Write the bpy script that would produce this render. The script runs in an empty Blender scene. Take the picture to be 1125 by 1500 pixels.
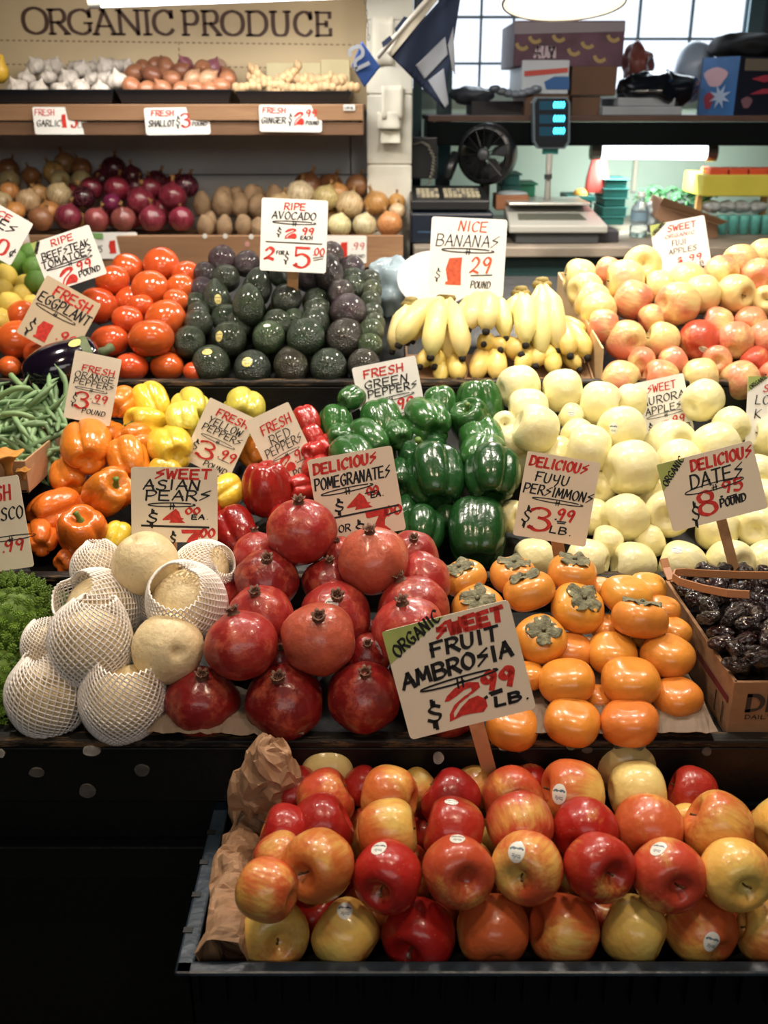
import bpy, bmesh, math, random
import numpy as np
from mathutils import Vector, Matrix, Euler, noise as mnoise
from mathutils.bvhtree import BVHTree

C = bpy.context.scene.collection
SC = bpy.context.scene
random.seed(7)
R_ = random.Random(11)
PI = math.pi
def hx(h):
    h = h.lstrip('#')
    c = [int(h[i:i+2], 16)/255 for i in (0, 2, 4)]
    return tuple((x/12.92 if x <= .04045 else ((x+.055)/1.055)**2.4) for x in c)

# ------------------------------------------------------------------ camera
F = 1458.0; TH = math.radians(22.4); H = 1.62
cam = bpy.data.cameras.new('camera'); camo = bpy.data.objects.new('camera', cam); C.objects.link(camo)
camo.location = (0, 0, H); camo.rotation_euler = (PI/2-TH, 0, 0)
cam.sensor_fit = 'VERTICAL'; cam.sensor_height = 36; cam.sensor_width = 27; cam.lens = 36*F/1500
cam.clip_start = .05; cam.clip_end = 60
cam.dof.use_dof = True; cam.dof.focus_distance = 1.42; cam.dof.aperture_fstop = 5.0
SC.camera = camo
# ------------------------------------------------------------------ world, lights, exposure
w = bpy.data.worlds.new('world'); SC.world = w; w.use_nodes = True
w.node_tree.nodes['Background'].inputs[0].default_value = (.75, .88, 1.0, 1)
w.node_tree.nodes['Background'].inputs[1].default_value = .035
SC.view_settings.view_transform = 'Standard'; SC.view_settings.look = 'None'
SC.view_settings.exposure = 0.0; SC.view_settings.gamma = 1.0; SC.view_settings.use_curve_mapping = False
def area(name, loc, size, power, col, rot=(0, 0, 0), size_y=None, shape='DISK', spread=PI):
    l = bpy.data.lights.new(name, 'AREA'); l.energy = power; l.color = col; l.size = size; l.spread = spread
    l.shape = shape
    if size_y: l.size_y = size_y
    o = bpy.data.objects.new(name, l); C.objects.link(o); o.location = loc; o.rotation_euler = rot
    return o
WARM = (1.0, .90, .78); WARM2 = (1.0, .78, .56)
# x, y, z, watts, tilt of the lamps that hang over the stall
LAMPS = [(-.85, 1.80, 2.50, 8, .0), (-.22, 1.85, 2.50, 9, .0), (.42, 1.85, 2.50, 9, .0), (1.05, 1.80, 2.50, 8, .0),
         (-.45, .80, 2.45, 3.6, .30), (.45, .80, 2.45, 4.4, .30)]
for i, (x, y, z, p, tl) in enumerate(LAMPS):
    area('lamp_light', (x, y, z-.03), (.17), p, (WARM if i < 4 else WARM2), (tl, 0, 0), spread=math.radians(150))
area('front_fill_light', (.1, -1.3, 2.5), 2.4, 14, (1, .95, .88), (PI/2-.25, 0, 0), .7, 'RECTANGLE')  # added soft fill from the open customer side, no lamp modelled there
area('sign_tube_light', (-.40, 2.69, 1.855), .75, 4.2, (1, .96, .9), (.55, 0, 0), .04, 'RECTANGLE')
area('window_daylight', (.95, 3.62, 1.98), 1.3, 16, (.82, .92, 1.0), (-PI/2, 0, 0), .7, 'RECTANGLE')

# ------------------------------------------------------------------ pixel helpers (frame 1125 x 1500)
def ray(px, py):
    x = (px-562.5)/F; y = (750-py)/F
    return Vector((x, y*math.sin(TH)+math.cos(TH), y*math.cos(TH)-math.sin(TH)))
CAMP = Vector((0, 0, H))
def at(px, py, Y):
    d = ray(px, py); return CAMP + d*(Y/d.y)
def depth_on(px, py, pl):
    d = ray(px, py); Y0, D0, sl = pl
    return (D0+sl*Y0)/(-d.z+sl*d.y)
def on(px, py, pl): return CAMP + ray(px, py)*depth_on(px, py, pl)
def pxm(Y, py=750):                      # metres per pixel at distance Y
    d = ray(562.5, py); return (Y/d.y)/F

# ------------------------------------------------------------------ object helpers
def tag(o, label=None, cat=None, group=None, kind=None, category=None):
    cat = cat or category
    if label: o['label'] = label
    if cat: o['category'] = cat
    if group: o['group'] = group
    if kind: o['kind'] = kind
    return o
def link(name, me, parent=None, mat=None):
    o = bpy.data.objects.new(name, me); C.objects.link(o)
    if mat is not None and me is not None and len(me.materials) == 0: me.materials.append(mat)
    if parent is not None: o.parent = parent
    return o
def empty(name, loc=(0, 0, 0), rot=(0, 0, 0), **k):
    o = bpy.data.objects.new(name, None); C.objects.link(o); o.location = loc; o.rotation_euler = rot
    o.empty_display_size = .02
    if k: tag(o, **k)
    return o
def mesh(vs, fs, smooth=True, name='m'):
    me = bpy.data.meshes.new(name); me.from_pydata([tuple(v) for v in vs], [], fs); me.update()
    if smooth: me.shade_smooth()
    return me
class MB:
    def __init__(s): s.v = []; s.f = []
    def add(s, vs, fs):
        o = len(s.v); s.v += [tuple(v) for v in vs]; s.f += [tuple(i+o for i in f) for f in fs]; return s
    def box(s, a, b, M=None):
        x0, y0, z0 = a; x1, y1, z1 = b
        vs = [(x0,y0,z0),(x1,y0,z0),(x1,y1,z0),(x0,y1,z0),(x0,y0,z1),(x1,y0,z1),(x1,y1,z1),(x0,y1,z1)]
        if M: vs = [M @ Vector(v) for v in vs]
        return s.add(vs, [(0,3,2,1),(4,5,6,7),(0,1,5,4),(1,2,6,5),(2,3,7,6),(3,0,4,7)])
    def tube(s, pts, rad, n=8, cap=True, sec=None):
        pts = [Vector(p) for p in pts]; m = len(pts)
        if not hasattr(rad, '__len__'): rad = [rad]*m
        t0 = (pts[1]-pts[0]).normalized(); up = Vector((0, 0, 1)) if abs(t0.z) < .9 else Vector((0, 1, 0))
        nrm = t0.cross(up).normalized(); vs = []
        for i, p in enumerate(pts):
            t = (pts[min(i+1, m-1)]-pts[max(i-1, 0)]).normalized()
            nrm = (nrm - t*nrm.dot(t)).normalized(); b = t.cross(nrm)
            for k in range(n):
                a = 2*PI*k/n; q = rad[i]*(sec(a) if sec else 1)
                vs.append(p + nrm*math.cos(a)*q + b*math.sin(a)*q)
        fs = [(i*n+k, i*n+(k+1) % n, (i+1)*n+(k+1) % n, (i+1)*n+k) for i in range(m-1) for k in range(n)]
        if cap: fs += [tuple(range(n))[::-1], tuple((m-1)*n+k for k in range(n))]
        return s.add(vs, fs)
    def lathe(s, prof, n=24, c=(0, 0, 0), M=None):
        vs = []; m = len(prof)
        for r, z in prof:
            for k in range(n):
                a = 2*PI*k/n; vs.append(Vector((c[0]+r*math.cos(a), c[1]+r*math.sin(a), c[2]+z)))
        if M: vs = [M @ v for v in vs]
        fs = [(i*n+k, i*n+(k+1) % n, (i+1)*n+(k+1) % n, (i+1)*n+k) for i in range(m-1) for k in range(n)]
        return s.add(vs, fs)
    def ell(s, c, r, n=8, m=6, M=None):
        prof = [(max(1e-4, math.sin(PI*i/m)), -math.cos(PI*i/m)) for i in range(m+1)]
        vs = []
        for q, z in prof:
            for k in range(n):
                a = 2*PI*k/n; vs.append(Vector((r[0]*q*math.cos(a), r[1]*q*math.sin(a), r[2]*z)))
        if M: vs = [M @ v for v in vs]
        vs = [v+Vector(c) for v in vs]
        return s.add(vs, [(i*n+k, i*n+(k+1) % n, (i+1)*n+(k+1) % n, (i+1)*n+k) for i in range(m) for k in range(n)])
    def build(s, name, mat=None, parent=None, smooth=False, bevel=0, loc=None, **k):
        me = mesh(s.v, s.f, smooth, name)
        o = link(name, me, parent, mat)
        if loc is not None: o.location = loc
        if bevel:
            b = o.modifiers.new('bevel', 'BEVEL'); b.width = bevel; b.segments = 2; b.limit_method = 'ANGLE'
        if k: tag(o, **k)
        return o
def box(name, a, b, mat, parent=None, bevel=.002, M=None, **k):
    """box whose origin sits at its base"""
    a = Vector(a); b = Vector(b); c = Vector(((a.x+b.x)/2, (a.y+b.y)/2, min(a.z, b.z)))
    o = MB().box(a-c, b-c, M).build(name, mat, parent, bevel=bevel, loc=c, **k)
    return o
def rebase(o, p):
    """move a mesh object's origin to p without moving the mesh"""
    p = Vector(p); o.data.transform(Matrix.Translation(o.location-p)); o.location = p; return o

# ------------------------------------------------------------------ material helpers
class NB:
    def __init__(s, name):
        s.m = bpy.data.materials.new(name); s.m.use_nodes = True; s.t = s.m.node_tree
        s.b = s.t.nodes['Principled BSDF']
    def n(s, typ, props=None, **ins):
        nd = s.t.nodes.new('ShaderNode'+typ)
        for k, v in (props or {}).items(): setattr(nd, k, v)
        for k, v in ins.items():
            sock = nd.inputs[int(k[1:])] if k[0] == '_' else nd.inputs[k.replace('__', ' ')]
            s.put(sock, v)
        return nd
    def put(s, sock, v):
        if isinstance(v, bpy.types.NodeSocket): s.t.links.new(v, sock)
        elif isinstance(v, tuple) and len(v) == 3 and sock.type == 'RGBA': sock.default_value = (*v, 1)
        else: sock.default_value = v
    def set(s, **k):
        for a, v in k.items(): s.put(s.b.inputs[a.replace('__', ' ')], v)
    def math(s, op, a, b=0.0, c=None, clamp=False):
        nd = s.n('Math', {'operation': op, 'use_clamp': clamp}, _0=a, _1=b)
        if c is not None: s.put(nd.inputs[2], c)
        return nd.outputs[0]
    def mix(s, f, a, b, bt='MIX'):
        nd = s.t.nodes.new('ShaderNodeMix'); nd.data_type = 'RGBA'; nd.blend_type = bt
        s.put(nd.inputs[0], f); s.put(nd.inputs[6], a); s.put(nd.inputs[7], b)
        return nd.outputs[2]
    def ramp(s, f, lo, hi):
        nd = s.n('MapRange', {'interpolation_type': 'SMOOTHSTEP'}, Value=f); nd.inputs[1].default_value = lo; nd.inputs[2].default_value = hi
        return nd.outputs[0]
    def coords(s, scale=(1, 1, 1), rand=True, which='Object'):
        tc = s.n('TexCoord').outputs[which]
        v = s.n('VectorMath', {'operation': 'MULTIPLY'}, _0=tc, _1=scale).outputs[0]
        if rand:
            oi = s.n('ObjectInfo').outputs['Random']
            r = s.math('MULTIPLY', oi, 37.0)
            v = s.n('VectorMath', {'operation': 'ADD'}, _0=v, _1=r).outputs[0]
        return v
    def noise(s, v, scale, detail=2.0, rough=.5):
        return s.n('TexNoise', Vector=v, Scale=scale, Detail=detail, Roughness=rough).outputs[0]
    def bump(s, h, strength=.3, dist=.02):
        s.put(s.b.inputs['Normal'], s.n('Bump', Strength=strength, Distance=dist, Height=h).outputs[0])
MATS = {}
def simple(name, col, rough=.5, var=0.0, vs=6.0, bump=0.0, bs=30.0, metal=0.0, coat=0.0, emit=None, es=1.0, spec=None, rand=False, scale=(1, 1, 1), alpha=None):
    if name in MATS: return MATS[name]
    b = NB(name)
    c = hx(col) if isinstance(col, str) else col
    if var or bump: v = b.coords(scale, rand)
    if var:
        n = b.ramp(b.noise(v, vs, 4), .3, .7)
        b.set(Base__Color=b.mix(n, tuple(x*(1-var) for x in c), tuple(min(1, x*(1+var*.6)) for x in c)))
    else: b.set(Base__Color=c)
    b.set(Roughness=rough, Metallic=metal, Coat__Weight=coat)
    if bump: b.bump(b.noise(v, bs, 3), bump, .01)
    if spec is not None: b.b.inputs['Specular IOR Level'].default_value = spec
    if emit: b.set(Emission__Color=hx(emit), Emission__Strength=es)
    MATS[name] = b.m; return b.m

def apple_mat(name, base, base2, rough=.3, dots=.5, sharp=.19):
    b = NB(name); v = b.coords(); oi = b.n('ObjectInfo')
    low = b.noise(v, 1.25, 1.0)
    st = b.noise(b.coords((9, 9, 1.1)), 1.6, 3.0, .6)
    f = b.math('ADD', low, b.math('MULTIPLY', b.math('SUBTRACT', st, .5), .38))
    f = b.math('ADD', f, b.math('MULTIPLY', b.math('SUBTRACT', oi.outputs['Alpha'], .5), .75))
    f = b.ramp(f, .5-sharp, .5+sharp)
    yb = b.mix(b.ramp(b.noise(v, 2.2, 2), .35, .65), base, base2)
    col = b.mix(f, yb, oi.outputs['Color'])
    vo = b.n('TexVoronoi', Vector=v, Scale=15.0).outputs[0]
    d = b.math('MULTIPLY', b.math('SUBTRACT', 1.0, b.ramp(vo, .03, .10)), dots)
    col = b.mix(d, col, hx('#f2dc9a'))
    b.set(Base__Color=col, Roughness=rough, Coat__Weight=.25, Coat__Roughness=.12)
    b.b.inputs['Specular IOR Level'].default_value = .45
    b.bump(b.noise(v, 5.0, 2), .12, .02)
    MATS[name] = b.m; return b.m
def skin_mat(name, mode='obj', dark=.55, rough=.25, coat=.4, ns=2.5, spot=None, spotamt=.0, spotscale=9, bump=.1, bscale=8.0, streak=None, mott=None, mottamt=0):
    """skin whose main colour is the object's own colour"""
    b = NB(name); v = b.coords(); oi = b.n('ObjectInfo')
    c = oi.outputs['Color']
    n = b.ramp(b.noise(v, ns, 3), .3, .7)
    col = b.mix(n, b.mix(1.0, c, (dark, dark, dark), 'MULTIPLY'), c)
    if streak:
        s = b.ramp(b.noise(b.coords((14, 14, .7)), 1.5, 2), .45, .62)
        col = b.mix(b.math('MULTIPLY', s, streak[1]), col, hx(streak[0]))
    if mott:
        s = b.ramp(b.noise(v, 4.0, 5, .65), .46, .66)
        col = b.mix(b.math('MULTIPLY', s, mottamt), col, hx(mott))
    if spot:
        vo = b.n('TexVoronoi', Vector=v, Scale=float(spotscale)).outputs[0]
        d = b.math('SUBTRACT', 1.0, b.ramp(vo, .04, .12))
        g = b.ramp(b.noise(v, 1.7, 1), .4, .6)
        col = b.mix(b.math('MULTIPLY', b.math('MULTIPLY', d, g), spotamt), col, hx(spot))
    b.set(Base__Color=col, Roughness=rough, Coat__Weight=coat, Coat__Roughness=.1)
    b.bump(b.noise(v, bscale, 3), bump, .03)
    MATS[name] = b.m; return b.m

M_amb = apple_mat('ambrosia_skin', hx('#eab75a'), hx('#e2c268'), .32)
M_fuji = apple_mat('fuji_skin', hx('#e9cd86'), hx('#e6d48e'), .33, .3)
M_aur = apple_mat('aurora_skin', hx('#ece2a6'), hx('#ede5b4'), .34, .25)
M_pom = skin_mat('pomegranate_skin', dark=.72, rough=.33, coat=.25, mott='#cf6a4c', mottamt=.45, spot='#5a2018', spotamt=.6, spotscale=8)
M_pep = skin_mat('pepper_skin', dark=.8, rough=.24, coat=.35, bump=.12, bscale=4)
M_tom = skin_mat('tomato_skin', dark=.82, rough=.18, coat=.5, bump=.04)
M_per = skin_mat('persimmon_skin', dark=.82, rough=.3, coat=.25, spot='#7a4a20', spotamt=.5, spotscale=6, bump=.06, bscale=4)
M_avo = skin_mat('avocado_skin', dark=.4, rough=.28, coat=.35, ns=5, mott='#4a5138', mottamt=.3, bump=.55, bscale=24)
M_on = skin_mat('onion_skin', dark=.8, rough=.35, coat=.2, streak=('#8a5a2a', .45), bump=.1)
M_ron = skin_mat('red_onion_skin', dark=.6, rough=.25, coat=.4, streak=('#a8485a', .35), bump=.1)
M_pot = skin_mat('potato_skin', dark=.75, rough=.7, coat=0, spot='#5a4028', spotamt=.7, spotscale=7, bump=.3, bscale=12)
M_gar = skin_mat('garlic_skin', dark=.85, rough=.5, coat=.05, streak=('#a08c90', .35), bump=.2)
M_lem = skin_mat('citrus_skin', dark=.9, rough=.35, coat=.2, bump=.35, bscale=40)
M_pear = skin_mat('asian_pear_skin', dark=.93, rough=.45, coat=.08, spot='#8a6a3a', spotamt=.45, spotscale=7, mott='#c9a560', mottamt=.22, bump=.12, bscale=12)
M_ban = skin_mat('banana_skin', dark=.9, rough=.4, coat=.1, spot='#6a4a20', spotamt=.25, spotscale=30, bump=.05)
M_date = skin_mat('date_skin', dark=.4, rough=.17, coat=.6, ns=3, bump=.7, bscale=5, mott='#4a2214', mottamt=.25)
M_bean = skin_mat('bean_skin', dark=.8, rough=.45, coat=.05, ns=1.2)
M_stem = simple('woody_stem', '#5b4426', .8, .3, 20, .4)
M_gstem = simple('green_stem', '#5f7d33', .5, .25, 10)
M_black = NB('black_paint')
_v = M_black.coords(rand=False)
_n = M_black.ramp(M_black.noise(M_black.coords((1.5, 8, 12), False), 14, 6, .7), .66, .74)
M_black.set(Base__Color=M_black.mix(M_black.math('MULTIPLY', _n, .55), hx('#0b0d0d'), hx('#4e4233')), Roughness=.45); M_black.bump(M_black.noise(_v, 60, 4), .3, .004); M_black = M_black.m
_b = NB('worn_edge'); _v = _b.coords((1, 6, 6), False)
_n = _b.ramp(_b.noise(_v, 12, 7, .75), .50, .62)
_b.set(Base__Color=_b.mix(_n, hx('#100e0b'), hx('#6e5436')), Roughness=.55); _b.bump(_n, .4, .003); M_worn = _b.m
def wood(name, c1, c2, sc=(1, 14, 14), rough=.6):
    b = NB(name); v = b.coords(sc, False)
    n = b.noise(v, 3.0, 6, .65); n2 = b.ramp(b.noise(b.coords((.5, 3, 3), False), 2.2, 2), .35, .7)
    b.set(Base__Color=b.mix(b.ramp(n, .3, .7), hx(c1), b.mix(n2, hx(c1), hx(c2))), Roughness=rough); b.bump(n, .25, .003)
    MATS[name] = b.m; return b.m
M_wood = wood('brown_wood', '#8a6648', '#b08a66')
M_stake = wood('stake_wood', '#d09c6c', '#e6ba8c', (14, 14, 1))
M_kraft = simple('kraft_paper', '#ad8766', .75, .2, 5, .35, 25)
M_card = simple('corrugated_card', '#a98460', .8, .15, 6, .2, 40)
M_cardw = simple('pale_card', '#d9b98c', .75, .12, 6, .15, 40)
M_sign = simple('sign_card', '#ecdfc8', .55, .04, 9)
M_sign2 = simple('white_card', '#eeece6', .55, .03, 9)
M_ink = simple('black_ink', '#14100f', .5)
M_red = simple('red_ink', '#cf2f22', .55, .25, 160, rand=False)
M_green = simple('green_corner_ink', '#a9b765', .6, .1, 30)
M_stk = simple('sticker_paper', '#e4e4dc', .35, coat=.3)
M_stky = simple('yellow_sticker_paper', '#e6d27a', .35, coat=.3)
M_stkp = simple('sticker_print', '#5f7480', .4, .6, 60)
# ------------------------------------------------------------------ fruit meshes (unit diameter)
def pmesh(fn, nu=28, nv=20, name='m'):
    vs = [fn(0, 0)]
    for i in range(1, nv):
        for k in range(nu): vs.append(fn(PI*i/nv, 2*PI*k/nu))
    vs.append(fn(PI, 0)); L = len(vs)-1
    fs = [(0, 1+k, 1+(k+1) % nu) for k in range(nu)]
    for i in range(nv-2):
        for k in range(nu):
            a = 1+i*nu; fs.append((a+k, a+nu+k, a+nu+(k+1) % nu, a+(k+1) % nu))
    a = 1+(nv-2)*nu; fs += [(a+k, L, a+(k+1) % nu) for k in range(nu)]
    return mesh(vs, fs, True, name)
def nz(x, y, z, s, seed): return mnoise.noise(Vector((x*s+seed, y*s-seed*.7, z*s+seed*1.3)))
def apple_fn(seed, tall=.92, taper=.10):
    r = random.Random(seed); ph = r.random()*6; a1 = r.uniform(.01, .035); a2 = r.uniform(-.04, .04)
    def fn(t, p):
        q = abs(math.sin(t))**.80; z = math.cos(t)
        q *= 1+taper*.35*z+.01*math.sin(2*t)
        w_ = (1-z)/2
        q *= 1+a1*math.cos(5*p+ph)*w_*w_+.02*math.cos(2*p+ph)
        zz = math.copysign(abs(z)**.82, z)*tall*.97-.46*math.exp(-(q/.30)**2)*(z > 0)+.24*math.exp(-(q/.28)**2)*(z < 0)
        zz += a2*q*math.cos(p)
        return Vector((q*.5*math.cos(p), q*.5*math.sin(p), zz*.5))
    return fn
def pom_fn(seed):
    r = random.Random(seed); ph = r.random()*6
    def fn(t, p):
        q = math.sin(t); z = math.cos(t)
        k = 1+.022*math.cos(6*p+ph)*q+.02*math.cos(3*p)*q
        zz = z*.93+(.06*math.exp(-(q/.25)**2) if z > 0 else .10*math.exp(-(q/.2)**2))
        d = .02*nz(q*math.cos(p), q*math.sin(p), z, 1.6, seed)
        return Vector((q*k*.5*math.cos(p), q*k*.5*math.sin(p), zz*.5))*(1+d*2)
    return fn
def per_fn(seed):
    r = random.Random(seed); ph = r.random()*6
    def fn(t, p):
        q = abs(math.sin(t))**.72; z = math.cos(t)
        k = 1+.028*math.cos(4*p+ph)
        zz = math.copysign(abs(z)**.9, z)*.67-(.10*math.exp(-(q/.4)**2) if z > 0 else -.05*math.exp(-(q/.3)**2))
        return Vector((q*k*.5*math.cos(p), q*k*.5*math.sin(p), zz*.5))
    return fn
def pep_fn(seed, lobes=4, tall=1.08):
    r = random.Random(seed); ph = r.random()*6; amps = [r.uniform(.8, 1.1) for _ in range(lobes)]
    def fn(t, p):
        q = abs(math.sin(t))**.62; z = math.cos(t)
        a = (p+ph)/(2*PI)*lobes; c = abs(math.cos(PI*(a % 1.0)+PI/2))   # 0 at crease, 1 at lobe middle
        i = int(math.floor(a)) % lobes
        s = c**.45; depth = .20+.10*(1-z)/2
        k = (1-depth)+depth*s*(.93+.07*amps[i])+.02*nz(math.cos(p), math.sin(p), z*1.5, 1.3, seed)
        k *= 1+.07*z
        zz = math.copysign(abs(z)**.85, z)*tall
        edge = math.exp(-((q-.62)/.28)**2)
        if z > 0: zz = zz-.34*math.exp(-(q/.36)**2)+.05*edge*s*amps[i]
        else: zz = zz+.26*math.exp(-(q/.28)**2)-.11*edge*s*amps[i]
        return Vector((q*k*.5*math.cos(p), q*k*.5*math.sin(p), zz*.5))
    return fn
def tom_fn(seed):
    r = random.Random(seed); ph = r.random()*6; lb = r.choice([5, 6, 7]); am = r.uniform(.005, .03)
    def fn(t, p):
        q = abs(math.sin(t))**.9; z = math.cos(t)
        k = 1+am*math.cos(lb*p+ph)*(.4+max(0, z))+.03*math.cos(2*p+ph)
        zz = z*.84-(.2*math.exp(-(q/.25)**2) if z > 0 else -.04*math.exp(-(q/.15)**2))
        return Vector((q*k*.5*math.cos(p), q*k*.5*math.sin(p), zz*.5))
    return fn
def avo_fn(seed):
    r = random.Random(seed); nk = r.uniform(.15, .3)
    def fn(t, p):
        q = math.sin(t); z = math.cos(t)
        q *= 1-nk*max(0, z)**1.2*1.2+.02*nz(q*math.cos(p), q*math.sin(p), z, 3, seed)
        zz = z*1.28+.12*max(0, z)
        v = Vector((q*.5*math.cos(p), q*.5*math.sin(p), zz*.5))
        return v*(1+.012*nz(v.x, v.y, v.z, 16, seed))
    return fn
def oni_fn(seed, neck=.28, tall=.9, lob=0, lobamp=0, nw=.16):
    r = random.Random(seed); ph = r.random()*6
    def fn(t, p):
        q = math.sin(t)**.9; z = math.cos(t)
        k = 1+.02*math.cos(3*p+ph)+lobamp*(abs(math.cos(lob*(p+ph)/2))-.5 if lob else 0)*q
        e = math.exp(-(q/nw)**2)
        zz = z*tall+(neck*e if z > 0 else .03*e)
        if z > 0 and q < .35: q = q*.85+.03
        if t == 0: q = 0
        return Vector((q*k*.5*math.cos(p), q*k*.5*math.sin(p), zz*.5))
    return fn
def pot_fn(seed, tall=1.3, lump=.12):
    def fn(t, p):
        v = Vector((math.sin(t)*math.cos(p)*.5, math.sin(t)*math.sin(p)*.46, math.cos(t)*.5*tall))
        return v*(1+lump*nz(v.x, v.y, v.z, 2.6, seed))
    return fn
def lem_fn(seed, nip=.12, tall=1.1):
    def fn(t, p):
        q = math.sin(t); z = math.cos(t)
        zz = z*tall+math.copysign(nip, z)*math.exp(-(q/.22)**2)
        return Vector((q*.5*math.cos(p), q*.5*math.sin(p), zz*.5))*(1+.02*nz(q*math.cos(p), q*math.sin(p), z, 2, seed))
    return fn
def date_fn(seed):
    def fn(t, p):
        v = Vector((math.sin(t)*math.cos(p)*.5, math.sin(t)*math.sin(p)*.45, math.cos(t)*.5*1.6))
        a = mnoise.noise(Vector((math.cos(p)*2.2+seed, math.sin(p)*2.2, v.z*1.5)))
        b = mnoise.noise(Vector((v.x*7+seed, v.y*7, v.z*3)))
        c = 1-abs(a)*2
        return Vector((v.x*(1+.34*a+.14*b-.1*c), v.y*(1+.34*a+.14*b-.1*c), v.z*(1+.05*b)))
    return fn
def pear_fn(seed):
    def fn(t, p):
        q = math.sin(t); z = math.cos(t)
        zz = z*.94-(.16*math.exp(-(q/.16)**2) if z > 0 else -.1*math.exp(-(q/.16)**2))
        return Vector((q*.5*math.cos(p), q*.5*math.sin(p), zz*.5))*(1+.03*nz(q*math.cos(p), q*math.sin(p), z, 1.4, seed))
    return fn
KM = {}
def kinds(name, fns, mat, nu=28, nv=20):
    L = []
    for f in fns:
        me = pmesh(f, nu, nv, name); me.materials.append(mat)
        L.append((me, BVHTree.FromPolygons([v.co for v in me.vertices], [tuple(p.vertices) for p in me.polygons])))
    KM[name] = L
kinds('ambrosia_apple', [apple_fn(i, .93+.02*(i % 3)) for i in range(5)], M_amb, 32, 26)
kinds('fuji_apple', [apple_fn(20+i, .94) for i in range(4)], M_fuji)
kinds('aurora_apple', [apple_fn(30+i, .98, .09) for i in range(4)], M_aur)
kinds('pomegranate', [pom_fn(i) for i in range(4)], M_pom, 36, 24)
kinds('persimmon', [per_fn(i) for i in range(4)], M_per, 32, 20)
kinds('bell_pepper', [pep_fn(i*3+1, [4, 4, 3, 4, 4][i], 1.0+.06*(i % 3)) for i in range(5)], M_pep, 56, 30)
kinds('tomato', [tom_fn(i) for i in range(4)], M_tom, 30, 18)
kinds('avocado', [avo_fn(i) for i in range(4)], M_avo, 32, 26)
kinds('yellow_onion', [oni_fn(i) for i in range(3)], M_on, 20, 18)
kinds('red_onion', [oni_fn(i+5) for i in range(3)], M_ron, 20, 18)
kinds('shallot', [oni_fn(i+9, .5, 1.15, nw=.2) for i in range(3)], M_on, 14, 14)
kinds('garlic_bulb', [oni_fn(i+13, .55, .72, 9, .16, .2) for i in range(3)], M_gar, 36, 16)
kinds('potato', [pot_fn(i) for i in range(4)], M_pot, 16, 14)
kinds('lemon', [lem_fn(i) for i in range(3)], M_lem, 20, 16)
kinds('lime', [lem_fn(i+5, .05, 1.05) for i in range(2)], M_lem, 20, 16)
kinds('date', [date_fn(i*5.3) for i in range(6)], M_date, 26, 22)
kinds('asian_pear', [pear_fn(i*2.1) for i in range(3)], M_pear, 36, 26)
# ---- small parts
def stem_me(h=.16, r=.018, bend=.04, mat=M_stem, top=1.3, n=7):
    b = MB(); b.tube([(0, 0, 0), (bend*.2, 0, h*.4), (bend, 0, h*.8), (bend*1.4, 0, h)], [r, r*.8, r*.9, r*top], n)
    me = mesh(b.v, b.f, True, 'stem'); me.materials.append(mat); return me
ST_apple = stem_me(.2, .016)
def pep_stem():
    b = MB(); b.tube([(0, 0, .30), (0, 0, .36), (.02, .01, .44), (.07, .03, .54), (.09, .04, .57)], [.17, .10, .055, .05, .065], 10)
    for k in range(6):
        a = k*PI/3; b.ell((.13*math.cos(a), .13*math.sin(a), .32), (.06, .06, .02), 6, 4)
    me = mesh(b.v, b.f, True, 'stem'); me.materials.append(M_gstem); return me
ST_pep = pep_stem()
M_crown = simple('pomegranate_crown', '#6a4430', .6, .35, 14, .3)
def crown_me(seed):
    r = random.Random(seed); n = 24; rings = []
    prof = [(.11, -.03), (.072, .02), (.062, .05), (.072, .072), (.082, .084)]
    vs = []; 
    for j, (q, z) in enumerate(prof):
        for k in range(n):
            a = 2*PI*k/n; lob = abs(math.cos(3*a)); qq = q; zz = z
            if j >= 3: zz += (.034*lob-.018)*(j-2)*.7+r.uniform(-.006, .006); qq += .010*lob*(j-2)
            vs.append((qq*math.cos(a), qq*math.sin(a), .475+zz))
    for j in (3, 2, 1):                     # inner wall
        q, z = prof[j]
        for k in range(n):
            a = 2*PI*k/n; vs.append(((q-.014)*math.cos(a), (q-.014)*math.sin(a), .475+z))
    m = len(prof)+3
    fs = [(i*n+k, i*n+(k+1) % n, (i+1)*n+(k+1) % n, (i+1)*n+k) for i in range(m-1) for k in range(n)]
    fs.append(tuple((m-1)*n+k for k in range(n)))
    b = MB(); b.add(vs, fs)
    for k in range(14):                     # dry stamens
        a = r.random()*6.28; q = r.uniform(.01, .05); b.tube([(q*math.cos(a), q*math.sin(a), .49), (q*1.2*math.cos(a), q*1.2*math.sin(a), .548)], .005, 4)
    me = mesh(b.v, b.f, True, 'crown'); me.materials.append(M_crown); return me
CROWNS = [crown_me(i) for i in range(3)]
M_calyx = simple('persimmon_calyx', '#77755a', .75, .4, 8, .5, 14)
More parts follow.
